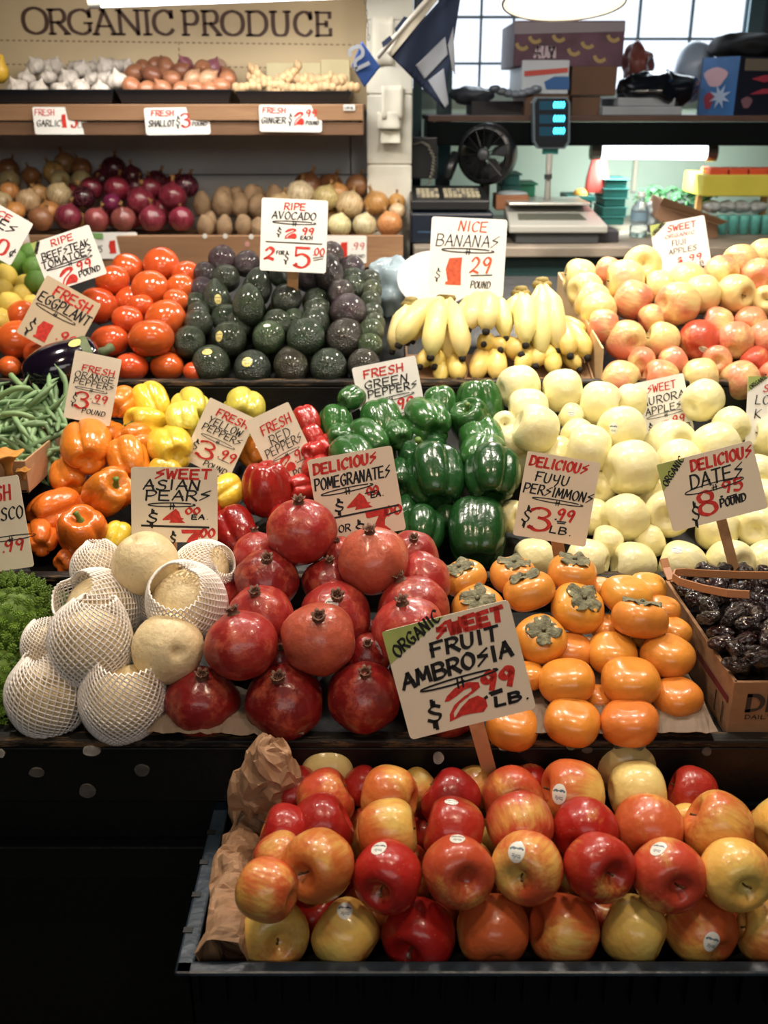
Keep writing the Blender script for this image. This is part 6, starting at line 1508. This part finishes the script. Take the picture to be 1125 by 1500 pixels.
decal(rb_, [[(797, 120), (812, 112), (834, 112), (834, 131), (800, 131)]], simple('blue_print', '#2e5c96', .6), 'blue_print', 3.0985)
# mesh bag and crumpled red-brown bag
M_redbrown = simple('red_brown_bag', '#6d3a34', .5, .3, 8)
blob('paper_bag', P(934, 90, 3.25), (.045, .05, .050), 5.0, M_redbrown, 'crumpled reddish brown bag beside the purple carton', 'bag', .5, 16, smooth=False)
for i, (x0, y0, x1, y1, Y) in enumerate(((905, 143, 990, 156, 3.08), (882, 156, 1000, 169, 3.07))):
    pbox('flat_box', x0, y0, x1, y1, Y, .25, simple('pale_flat_card', '#8e959c', .6, .1, 10), label=['upper flat pale box under the black bag', 'lower flat pale box under the black bag'][i], category='box', group='flat pale boxes')
M_bbag = simple('black_bag_plastic', '#0c1016', .2, .2, 8, coat=.5)
blob('plastic_bag', P(962, 132, 3.16), (.115, .10, .052), 8.0, M_bbag, 'glossy black plastic bag slumped on the overhead shelf', 'bag', .28, 13)
M_clear = simple('blue_grey_plastic', '#8d9eb4', .35, .12, 6)
blob('plastic_bag', P(1016, 106, 3.30), (.066, .07, .085), 2.0, M_clear, 'pale blue-grey inflated plastic bag in front of the window', 'bag', .08, 7)
blob('plastic_bag', P(692, 140, 3.2), (.06, .05, .024), 4.0, simple('dim_stuff', '#3b4048', .5, .4, 12), 'dark crumpled bag at the left end of the shelf', 'bag', .4, 16)
b = MB()
for k in range(7):
    f = k/6; b.ell((P(725+f*60, 132+4*math.sin(f*7), 3.1).x, 3.1, P(725, 130+8*math.sin(f*3.1), 3.1).z), (.018, .018, .011), 8, 6)
c = P(752, 140, 3.1); b.v = [tuple(Vector(v)-c) for v in b.v]
b.build('rolled_plastic', simple('silvery_plastic', '#6b7480', .25, .4, 14, coat=.4), smooth=True, loc=c, label='roll of silvery plastic film left of the box stack', category='film')
pbox('carton', 690, 148, 768, 172, 3.15, .2, simple('dim_card', '#2e2a2c', .7), label='low dark carton behind the silvery plastic film', category='box')
# blue drink carton at the right
ob = empty('drink_carton', P(1075, 170, 3.1), label='big blue printed carton at the right end of the overhead shelf', category='box')
A_ = [P(1020, 168, 3.20), P(1074, 168, 3.06), P(1150, 168, 3.12)]; zt = P(1074, 82, 3.06).z
L0 = [Vector((q.x, q.y, ST_)) for q in A_]; L0.append(L0[0]+L0[2]-L0[1])
def face(a, b_, name, mat):
    n = (b_-a).cross(Vector((0, 0, 1))).normalized()*.004; h = Vector((0, 0, zt-ST_))
    return under(ob, MB().add([a, b_, b_-n, a-n, a+h, b_+h, b_+h-n, a+h-n], [(0,3,2,1),(4,5,6,7),(0,1,5,4),(1,2,6,5),(2,3,7,6),(3,0,4,7)]).build(name, mat))
face(L0[0], L0[1], 'left_face', simple('bright_blue_card', '#3a6fb0', .5, .2, 10)); face(L0[1], L0[2], 'front_face', simple('navy_card', '#141a2c', .5, .2, 6))
face(L0[2], L0[3], 'right_face', MATS['navy_card']); face(L0[3], L0[0], 'back_face', MATS['navy_card'])
hz_ = zt-ST_
under(ob, MB().add([v+Vector((0, 0, hz_)) for v in L0]+[v+Vector((0, 0, hz_-.004)) for v in L0], [(0, 1, 2, 3), (7, 6, 5, 4)]).build('top_flap', MATS['navy_card']))
def onface(a, b_, u, v, w_, h, pts, mat, name, off=.0012):
    d = (b_-a); n = d.cross(Vector((0, 0, 1))).normalized()*off; vs = [a+d*(u+w_*x)+Vector((0, 0, hz_*(v+h*y)))+n for x, y in pts]
    return under(ob, MB().add(vs, [tuple(range(len(vs)))]).build(name, mat))
circ = [(math.cos(t)*.5*(1+.2*math.sin(3*t)), math.sin(t)*.5) for t in [k*PI/8 for k in range(16)]]
onface(L0[0], L0[1], .42, .66, .6, .34, circ, simple('pinkish_print', '#c9a6b4', .6), 'fruit_print')
onface(L0[0], L0[1], .30, .25, .25, .3, circ, simple('red_print2', '#9c3346', .6), 'fruit_print')
star = [((.5 if k % 2 else .2)*math.cos(k*PI/8), (.5 if k % 2 else .2)*math.sin(k*PI/8)) for k in range(16)]
onface(L0[0], L0[1], .60, .32, .6, .45, star, simple('whitish_print', '#a9bfe0', .6), 'splash_print', .002)
onface(L0[1], L0[2], .55, .86, .9, .2, [(-.5,-.5),(.5,-.5),(.5,.5),(-.5,.5)], simple('grey_band', '#6a6258', .6), 'print_band')
onface(L0[1], L0[2], .5, .62, .5, .14, [(-.5,0),(0,-.4),(.5,-.1),(.5,.4),(0,.5)], MATS['red_print2'], 'red_print'); onface(L0[1], L0[2], .5, .40, .5, .14, [(-.5,-.3),(.2,-.2),(.5,.4),(0,.4)], MATS['red_print2'], 'red_print')
onface(L0[1], L0[2], .22, .22, .2, .2, circ, simple('dim_pink', '#7a5864', .6), 'heart_print')
blob('jacket', P(1090, 68, 3.2), (.10, .10, .036), 6.0, simple('black_cloth', '#0d1118', .8, .2, 8), 'folded black jacket on top of the blue carton', 'clothing', .25, 12)
# fan
fc = P(713, 226, 2.98); fr = 43*pxm(2.98, 226)
fan = empty('desk_fan', (fc.x, fc.y, CT), label='round black desk fan behind the cash register', category='fan')
FR = Matrix.Translation(fc-fan.location) @ Matrix.Rotation(-.45, 4, 'Z') @ Matrix.Rotation(PI/2, 4, 'X')
MB().lathe([(fr*.80, .025), (fr*.97, .022), (fr, .0), (fr*.98, -.03), (fr*.8, -.05), (fr*.4, -.06)], 40, M=FR).build('housing', M_blk, fan, smooth=True)
b = MB()
for k in range(9): b.lathe([(fr*(.18+.078*k), .025), (fr*(.18+.078*k)+.0012, .027), (fr*(.18+.078*k)+.0024, .025)], 40, M=FR)
for k in range(16):
    a = k*PI/8; b.tube([FR @ Vector((fr*.12*math.cos(a), fr*.12*math.sin(a), .028)), FR @ Vector((fr*.93*math.cos(a), fr*.93*math.sin(a), .026))], .0014, 5)
b.build('grille', M_blk, fan)
MB().lathe([(.0005, .034), (fr*.16, .034), (fr*.2, .028), (fr*.2, .018)], 24, M=FR).build('badge', M_dgrey, fan, smooth=True)
for k in range(5):
    a = k*2*PI/5; v = [(fr*.15*math.cos(a), fr*.15*math.sin(a), 0), (fr*.8*math.cos(a-.1), fr*.8*math.sin(a-.1), .008), (fr*.85*math.cos(a+.5), fr*.85*math.sin(a+.5), -.004), (fr*.3*math.cos(a+.8), fr*.3*math.sin(a+.8), -.010)]
    m = MB().add([FR @ Vector(q) for q in v]+[FR @ (Vector(q)+Vector((0, 0, -.002))) for q in v], [(0, 1, 2, 3), (7, 6, 5, 4)]).build('blade', M_blk, fan)
MB().tube([(0, .02, fc.z-CT-fr*.8), (0, .02, .02)], .014, 10).build('neck', M_blk, fan); MB().lathe([(.001, .02), (.06, .018), (.075, .006), (.075, 0)], 24).build('base', M_blk, fan, smooth=True)
# cash register
zr = P(660, 304, 2.80).z
reg = empty('cash_register', (P(660, 340, 2.8).x, 2.9, CT), label='black cash register with pale keys behind the onions', category='cash register')
x0, x1 = P(596, 340, 2.80).x+.01, P(722, 340, 2.80).x
under(reg, box('cash_drawer', (x0, 2.80, CT), (x1, 3.02, P(660, 312, 2.80).z), simple('navy_plastic', '#131c2a', .35), None, .006))
zt0 = P(660, 308, 2.82).z; zt1 = P(660, 268, 2.95).z
under(reg, MB().add([(x0, 2.82, zt0), (x1-.01, 2.82, zt0), (x1-.01, 3.0, zt0), (x0, 3.0, zt0), (x0, 2.82, zt0+.026), (x1-.01, 2.82, zt0+.026), (x1-.01, 3.0, zt1-.01), (x0, 3.0, zt1-.01)], [(0,3,2,1),(4,5,6,7),(0,1,5,4),(1,2,6,5),(2,3,7,6),(3,0,4,7)]).build('keyboard_housing', simple('register_plastic', '#1c1e20', .4), bevel=.004))
M_key = simple('cream_key', '#a39c84', .5)
for i in range(14):
    for j in range(3):
        xx = x0+.018+i*(x1-x0-.05)/14; yy = 2.85+j*.035; zz = zt0+.026+(yy-2.82)/.18*(zt1-.036-zt0)
        if i in (5,) : continue
        under(reg, box('key', (xx, yy, zz), (xx+.011, yy+.024, zz+.008), M_key if (i+j) % 5 else simple('grey_key', '#6a6660', .5), None, .001))
under(reg, box('slot', (x0+.02, 2.7985, CT+.03), (x1-.02, 2.7995, CT+.034), simple('blue_edge', '#2f4a68', .4), None, 0))
# phone with coiled cord
ph = empty('telephone', P(645, 262, 2.98), label='black telephone handset with a coiled grey cord beside the fan', category='telephone')
under(ph, MB().tube([P(655, 262, 2.97), P(660, 245, 2.98), P(668, 225, 3.0)], [.012, .016, .013], 10).build('handset', M_blk, smooth=True))
cp = [P(606, 212, 2.99), P(618, 208, 2.98), P(628, 214, 2.97), P(636, 232, 2.96), P(634, 250, 2.96), P(628, 270, 2.96)]
cp = [Vector(q) for q in cp]; pts = []
m = 90
for k in range(m+1):
    f = k/m*(len(cp)-1); i = min(int(f), len(cp)-2); f -= i; p = cp[i].lerp(cp[i+1], f)
    pts.append(p+Vector((.004*math.cos(k*1.3), .004*math.sin(k*1.3), 0)))
under(ph, MB().tube(pts, .0024, 5).build('cord', simple('cord_grey', '#6c6a60', .5), smooth=True))
under(ph, MB().box(P(598, 262, 3.0), P(640, 200, 3.06)).build('wall_unit', M_blk, bevel=.004))
# scale and its display
scl = empty('scale', (P(820, 340, 2.80).x, 2.9, CT), label='grey market scale with a flat weighing plate on the counter', category='scale')
sx0, sx1 = P(745, 340, 2.80).x, P(900, 340, 2.80).x; z0_ = P(820, 352, 2.79).z
under(scl, box('base', (sx0+.02, 2.80, CT), (sx1-.04, 3.05, CT+.028), M_dgrey, None, .004))
zq = CT+.03
under(scl, MB().add([(sx0, 2.79, zq), (sx1-.02, 2.79, zq), (sx1-.04, 3.02, zq), (sx0+.01, 3.02, zq), (sx0, 2.79, zq+.020), (sx1-.02, 2.79, zq+.020), (sx1-.04, 3.02, zq+.06), (sx0+.01, 3.02, zq+.06)], [(0,3,2,1),(4,5,6,7),(0,1,5,4),(1,2,6,5),(2,3,7,6),(3,0,4,7)]).build('housing', M_grey, bevel=.004))
under(scl, MB().add([(sx0+.03, 2.84, zq+.030), (sx1-.07, 2.84, zq+.030), (sx1-.08, 2.90, zq+.041), (sx0+.035, 2.90, zq+.041), (sx0+.03, 2.84, zq+.024), (sx1-.07, 2.84, zq+.024), (sx1-.08, 2.90, zq+.035), (sx0+.035, 2.90, zq+.035)], [(0, 1, 2, 3), (0, 4, 5, 1)]).build('key_panel', simple('panel_dark', '#55584f', .5)))
under(scl, box('plate', (sx0+.01, 2.90, zq+.062), (sx1-.05, 3.10, zq+.069), simple('steel_plate', '#c9cbc8', .3, metal=.6), None, .002))
under(scl, box('foot_box', (sx1-.05, 2.83, CT), (sx1+.02, 2.95, CT+.03), simple('small_dark_box', '#33323a', .5), None, .002))
dsp = empty('scale_display', P(805, 305, 3.0), label='upright scale display with three cyan readouts on a grey pole', category='display')
under(dsp, MB().tube([P(801, 300, 2.99), P(803, 262, 2.99), P(805, 225, 2.99)], [.010, .008, .010], 10).build('pole', M_grey, smooth=True))
under(dsp, MB().tube([P(803, 262, 2.985), P(803, 255, 2.985)], .011, 10).build('pole_collar', M_dgrey))
hd = [(785, 142), (831, 142), (836, 150), (835, 208), (828, 218), (788, 218), (781, 208), (780, 150)]
v0 = [P(x, y, 2.97) for x, y in hd]; v1 = [q+Vector((0, .035, 0)) for q in v0]; n = len(v0)
under(dsp, MB().add(v0+v1, [tuple(range(n)), tuple(range(n, 2*n))[::-1]]+[(k, n+k, n+(k+1) % n, (k+1) % n) for k in range(n)]).build('head', simple('display_rim', '#5c6b76', .35), bevel=.002))
under(dsp, MB().add([P(x*.88+808*.12, y*.94+180*.06, 2.9685) for x, y in hd], [tuple(range(n))]).build('front_plate', simple('display_face', '#11161f', .3)))
M_led = simple('cyan_led', '#40d8f0', .4, emit='#4fe0f5', es=2.2); M_ledd = simple('led_window', '#0b2a3a', .3, emit='#0d4a60', es=.4)
for y in (154, 174, 192):
    under(dsp, MB().add([P(790, y+7, 2.9675), P(828, y+7, 2.9675), P(828, y-6, 2.9675), P(790, y-6, 2.9675)], [(0, 1, 2, 3)]).build('readout_window', M_ledd))
    pxt = pxtext(dsp, '0000' if y != 174 else '0000', 811, 827, y+4, 8, 1.1, M_led, 2.967, 'readout'); 
under(dsp, box('teal_bracket', P(795, 226, 2.985), P(817, 217, 3.0), simple('teal_plastic', '#1f7f7a', .4), None, .002))
# bins, cloth, bottle, box and goods under the shelf
M_tb = simple('teal_bin', '#15605c', .5, .15, 12); M_gb = simple('green_bin', '#207052', .5, .15, 12)
def bins(x0, y0, x1, y1, Y, mat, label, n=1):
    root = empty('bin_stack' if n > 1 else 'plastic_bin', (P((x0+x1)/2, y1, Y).x, Y, P(x0, y1, Y).z), label=label, category='bin')
    a = P(x0, y1, Y); c = P(x1, y0, Y); h = (c.z-a.z)/n
    for k in range(n):
        z0 = a.z+k*h; ins = .004*((n-k) % 2)
        under(root, box('bin', (a.x+ins, Y+ins, z0), (c.x-ins, Y+.14, z0+h*.84), mat, None, .003)); under(root, box('bin_rim', (a.x-.003, Y-.003, z0+h*.84), (c.x+.003, Y+.143, z0+h*.97), mat, None, .002))
    return root
bins(829, 285, 871, 350, 3.12, M_tb, 'low teal plastic bin left of the tall teal stack', 1)
bins(881, 262, 922, 330, 3.10, M_tb, 'tall stack of teal plastic bins below the light', 5)
bins(734, 254, 764, 290, 3.10, M_tb, 'teal plastic bin just right of the fan', 2)
bins(758, 268, 787, 308, 3.14, M_gb, 'green plastic bin between the fan and the pole', 2)
for ob_ in (1,):
    pbox('carton', 726, 286, 775, 308, 2.98, .1, simple('warm_brown_card', '#8a5c3e', .7, .1, 8), label='small brown carton beside the cash register', category='box')
    blob('cloth', P(750, 284, 3.02), (.04, .03, .009), 3.0, simple('pale_blue_cloth', '#a8b8c0', .8), 'folded pale blue cloth on the small brown carton', 'cloth', .3, 20)
blob('orange_cup' if False else 'citrus_fruit', P(850, 285, 3.15), (.022, .022, .018), 1.0, simple('soft_orange', '#d9a24a', .6), 'single orange fruit on the low teal bin', 'fruit', .03, 5)
b = MB(); vs = []; nn = 14
prof = [(.004, .125), (.014, .11), (.022, .07), (.030, .03), (.034, .0), (.028, -.012)]
b.lathe(prof, 18)
for i, v in enumerate(b.v): 
    a = math.atan2(v[1], v[0]); k = 1+.18*math.sin(4*a+v[2]*30); b.v[i] = (v[0]*k, v[1]*k*.5, v[2])
b.build('cloth', simple('red_cloth', '#a8423c', .8, .2, 12), smooth=True, loc=P(874, 276, 3.15), label='red cloth hanging under the shelf beside the light', category='cloth')
hk = MB().tube([P(872, 232, 3.15), P(872, 205, 3.15)], .003, 6); 
# strip on the wall and bottle
pbox('paper_strip', 925, 234, 936, 282, 3.60, .012, simple('white_strip', '#d9d2c0', .7), label='narrow pale strip with orange marks on the green wall', category='paper')
M_bott = NB('clear_bottle'); M_bott.set(Base__Color=hx('#dfeaf0'), Roughness=.08, IOR=1.33, Transmission__Weight=.85); M_bott = M_bott.m
c = P(935, 336, 2.95); k = pxm(2.95, 300)
bt = empty('plastic_bottle', (c.x, 2.95, CT), label='clear plastic bottle standing on the counter', category='bottle'); hb = .115
MB().lathe([(.001, 0), (.022, 0), (.025, .006), (.025, .03), (.022, .036), (.025, .042), (.025, .075), (.022, .085), (.012, .098), (.010, .11), (.012, .112)], 24).build('body', M_bott, bt, smooth=True)
MB().lathe([(.012, .112), (.0125, .124), (.001, .125)], 16).build('cap', simple('white_cap', '#e4ecee', .4), bt, smooth=True)
MB().lathe([(.0255, .048), (.0255, .070)], 24).build('label_band', simple('bottle_label', '#7d9cb0', .5), bt, smooth=True)
blob('plastic_bag', P(955, 318, 3.0), (.04, .05, .036), 9.0, simple('clear_bag', '#b8c8cc', .25, .3, 14, coat=.4), 'crumpled clear plastic bag behind the bottle', 'bag', .45, 20)
# open brown box lying tipped on the counter
kb = empty('cardboard_box', P(1015, 345, 2.95), label='tipped brown cardboard box with open flap on the counter', category='box')
q = [P(972, 291, 2.92), P(1045, 322, 2.92), P(1063, 326, 3.0), P(985, 288, 3.06)]
F0 = [P(970, 296, 2.92), P(1052, 325, 2.92), P(1052, 349, 2.92), P(1000, 349, 2.92), P(959, 319, 2.92)]
n = len(F0); F1 = [v+Vector((.0, .12, .012)) for v in F0]
under(kb, MB().add(F0+F1, [tuple(range(n)), tuple(range(n, 2*n))[::-1]]+[(k, n+k, n+(k+1) % n, (k+1) % n) for k in range(n)]).build('body', simple('brown_box_card', '#94735a', .75, .12, 8), bevel=.002))
fl0 = [P(966, 300, 2.915), P(1056, 328, 2.915), P(1066, 324, 2.86), P(973, 289, 2.88)]
under(kb, MB().add(fl0+[v+Vector((0, .003, -.003)) for v in fl0], [(0, 1, 2, 3), (7, 6, 5, 4), (0, 4, 5, 1), (1, 5, 6, 2), (2, 6, 7, 3), (3, 7, 4, 0)]).build('flap', simple('brown_box_card2', '#a88668', .75, .1, 8)))
# yellow tray rack at the right
rk = empty('storage_rack', P(1085, 345, 3.0), label='small wooden rack with yellow trays at the right edge', category='rack')
rx0, rx1 = P(1026, 300, 3.0).x, P(1180, 300, 3.0).x
zz1 = P(1080, 256, 3.0).z; zz2 = P(1080, 288, 3.0).z
M_yel = simple('yellow_plastic', '#cbc34c', .5, .08, 8); M_lw = simple('light_wood', '#c29a5c', .6, .1, 8)
under(rk, box('yellow_tray', (rx0, 3.0, zz2), (rx1, 3.2, zz1), M_yel, None, .004))
for k in range(5): under(rk, box('orange_block', (rx0+.02+k*.057, 3.01, zz1-.004), (rx0+.072+k*.057, 3.10, zz1+.016), simple('orange_plastic', '#d0502c', .5), None, .003))
for xx in (rx0+.01, rx0+.20): under(rk, box('post', (xx-.012, 3.03, CT), (xx+.004, 3.05, zz2), M_lw, None, .002))
for k in range(4):
    blob('bag', P(1042+k*22, 303, 3.03), (.028, .03, .017), k*2.0, simple('silver_packet', '#9aa0a2', .3, .4, 30, coat=.3), ['silvery packet at the left end of the rack', 'silvery packet, second in the rack', 'silvery packet, third in the rack', 'silvery packet at the right of the rack'][k], 'packet', .35, 26, 20, 14)['group'] = 'silvery packets in the rack'
for k in range(5):
    c = P(1058+k*16, 330, 3.02); MB().lathe([(.001, 0), (.014, 0), (.015, .05), (.013, .054), (.001, .054)], 14).build('cup', simple('aqua_cup', '#5fb0a8', .5, .25, 40), loc=(c.x, 3.02, CT), smooth=True, label=f'aqua ribbed cup under the rack, {ORD[k]}', category='cup', group='aqua cups under the rack')
# green herbs heap behind the bottle
b = MB(); r9 = random.Random(5); c = P(990, 300, 3.25)
for k in range(70):
    a = Vector((r9.uniform(-.11, .11), r9.uniform(-.04, .04), r9.uniform(-.01, .03))); d = Vector((r9.uniform(-.05, .05), r9.uniform(-.02, .02), r9.uniform(-.01, .02)))
    b.tube([a, a+d*.5+Vector((0, 0, .01)), a+d], [.004, .005, .001], 5)
o = b.build('herb_bundle', simple('herb_green', '#4f8a5a', .6, .5, 20), smooth=True, loc=Vector((c.x, 3.25, CT+.075))); tag(o, 'loose heap of green herbs behind the brown box', 'herbs', None, 'stuff')
pbox('green_crate', 945, 304, 1030, 340, 3.18, .15, simple('dark_green_crate', '#24443a', .6, .2, 9), label='dark green crate holding the herbs', category='crate')

# ------------------------------------------------------------------ flags and chain
M_navy = simple('navy_cloth', '#10203c', .8, .1, 8); M_sil = simple('silver_cloth', '#8c929c', .7, .08, 8); M_pole = simple('white_pole', '#c6c4bc', .5)
def cloth(pts, Y, mat, name, root, wave=.012, n=14, off=0.0):
    """quad p0 p1 p2 p3 (pixels) as gently waving cloth"""
    vs = []
    for i in range(n+1):
        for j in range(n+1):
            u, v = i/n, j/n
            x = (pts[0][0]*(1-u)+pts[1][0]*u)*(1-v)+(pts[3][0]*(1-u)+pts[2][0]*u)*v; y = (pts[0][1]*(1-u)+pts[1][1]*u)*(1-v)+(pts[3][1]*(1-u)+pts[2][1]*u)*v
            vs.append(P(x, y, Y+wave*math.sin(x*.09+y*.02)+off))
    fs = [(i*(n+1)+j, (i+1)*(n+1)+j, (i+1)*(n+1)+j+1, i*(n+1)+j+1) for i in range(n) for j in range(n)]
    o = MB().add(vs, fs).build(name, mat, smooth=True); sm = o.modifiers.new('s', 'SOLIDIFY'); sm.thickness = .0015; sm.offset = 0
    return under(root, o)
fg = empty('flag', P(640, -10, 2.72), label='large navy flag with silver stripes hanging from a white pole', category='flag')
under(fg, MB().tube([P(553, 84, 2.74), P(668, -50, 2.70)], .006, 10).build('pole', M_pole, smooth=True))
YF = 2.75
cloth([(572, 82), (680, -40), (668, 40), (650, 160)], YF, M_navy, 'flag_cloth', fg)
cloth([(572, 82), (592, 60), (652, 130), (656, 160)], YF, M_navy, 'flag_cloth', fg)
cloth([(609, 96), (652, 54), (656, 80), (622, 116)], YF, M_sil, 'silver_stripe', fg, off=-.004)
cloth([(627, 118), (650, 100), (657, 152), (652, 158)], YF, M_sil, 'silver_stripe', fg, off=-.004)
cloth([(656, 66), (664, 40), (667, 110), (662, 100)], YF, M_sil, 'silver_stripe', fg, off=-.004)
cloth([(565, 76), (640, -14), (648, -8), (573, 84)], YF, simple('pole_sleeve', '#cfcabc', .7), 'pole_sleeve', fg, off=-.010)
for (s, x, y) in (('N', 576, 57), ('A', 590, 41), ('W', 603, 27)):
    pass
for q in (((559, 62), (571, 52), (575, 58), (561, 70)), ((578, 42), (592, 24), (598, 26), (580, 48)), ((612, 4), (620, -6), (624, -2), (614, 8))):
    under(fg, MB().add([P(x, y, YF-.026) for x, y in q]+[P(x, y, YF-.024) for x, y in q], [(0, 1, 2, 3), (7, 6, 5, 4)]).build('dark_print', M_navy))
pn = empty('pennant', P(536, 60, 2.72), label='small blue pennant with a silver numeral, hanging beside the pole', category='flag')
cloth([(530, 60), (557, 98), (534, 128), (515, 96)], 2.72, simple('royal_cloth', '#1f4486', .8, .08, 8), 'pennant_cloth', pn, .004)
mbq = MB(); k = pxm(2.71, 95); 
for st in ["~.1,.75 .2,1 .75,1 .9,.75 .75,.52 .25,.42 .1,.1", ".1,.05 .95,.05"]:
    sm_, pts = parse(st); ribbon(mbq, [(u*24*k, v*28*k) for u, v in (catmull(pts, 5) if sm_ else pts)], lambda a: 2.6*k)
cq = P(520, 104, 2.708); Mq = Matrix.Translation(cq) @ Matrix.Rotation(-.62+.2, 4, 'Y') @ Matrix.Rotation(PI/2, 4, 'X')
b = MB().add([Mq @ Vector(v) for v in mbq.v], mbq.f); under(pn, b.build('numeral', M_sil))
ch = empty('chain', P(540, 0, 2.78), label='thin dark chain hanging beside the beige sign', category='chain')
for i in range(11):
    c = P(540-i*.8, 55-i*9, 2.78); b = MB(); r0 = .0045; ring = [Vector((r0*.6*math.cos(a), 0, r0*1.6*math.sin(a))) for a in [q_*2*PI/10 for q_ in range(11)]]
    b.tube([c+(Matrix.Rotation(PI/2*(i % 2), 3, 'Z') @ q_) for q_ in ring], .0009, 5, False); under(ch, b.build('link', simple('chain_metal', '#4c4236', .4, metal=.7), smooth=True))

# ------------------------------------------------------------------ pendant lamps
M_shade = simple('lamp_shade_metal', '#8c8478', .4, metal=.3); M_in = simple('shade_inside', '#faf7f0', .5); M_bulb = simple('bulb_glow', '#fff2d8', .3, emit='#fff6e6', es=9.0)
def pendant(x, y, z, R, label, tl=0.0, zc=3.2):
    root = empty('pendant_lamp', (x, y, z), (tl, 0, 0), label=label, category='lamp', group='pendant lamps over the stall')
    MB().lathe([(R, 0), (R*1.01, .004), (R*.97, .012), (R*.75, R*.5), (R*.35, R*.8), (R*.2, R*.95), (.02, R*1.1)], 40).build('shade', M_shade, root, smooth=True)
    MB().lathe([(R*.98, .002), (R*.73, R*.48), (R*.33, R*.78), (.001, R*.84)], 40).build('shade_lining', M_in, root, smooth=True)
    MB().ell((0, 0, R*.30), (R*.36, R*.36, R*.36), 20, 12).build('bulb', M_bulb, root, smooth=True)
    MB().tube([(0, 0, R*1.0), (0, 0, zc-z)], .004, 6).build('cord', M_blk, root)
    return root
names = ['pendant lamp over the left of the stall, out of view', 'pendant lamp over the avocados, out of view', 'pendant lamp over the persimmons, out of view', 'pendant lamp over the right of the stall, out of view', 'front left pendant lamp over the customer side', 'front right pendant lamp over the customer side']
for i, (x, y, z, p, tl) in enumerate(LAMPS): pendant(x, y, z, .13, names[i], tl)
c = P(826, 6, 2.45); pendant(c.x, c.y, c.z, .135, 'white pendant lamp glowing at the top edge above the cartons', -.20)
area('lamp_light', (c.x, c.y-.01, c.z-.01), .16, 7, WARM, (-.2, 0, 0), spread=math.radians(150))
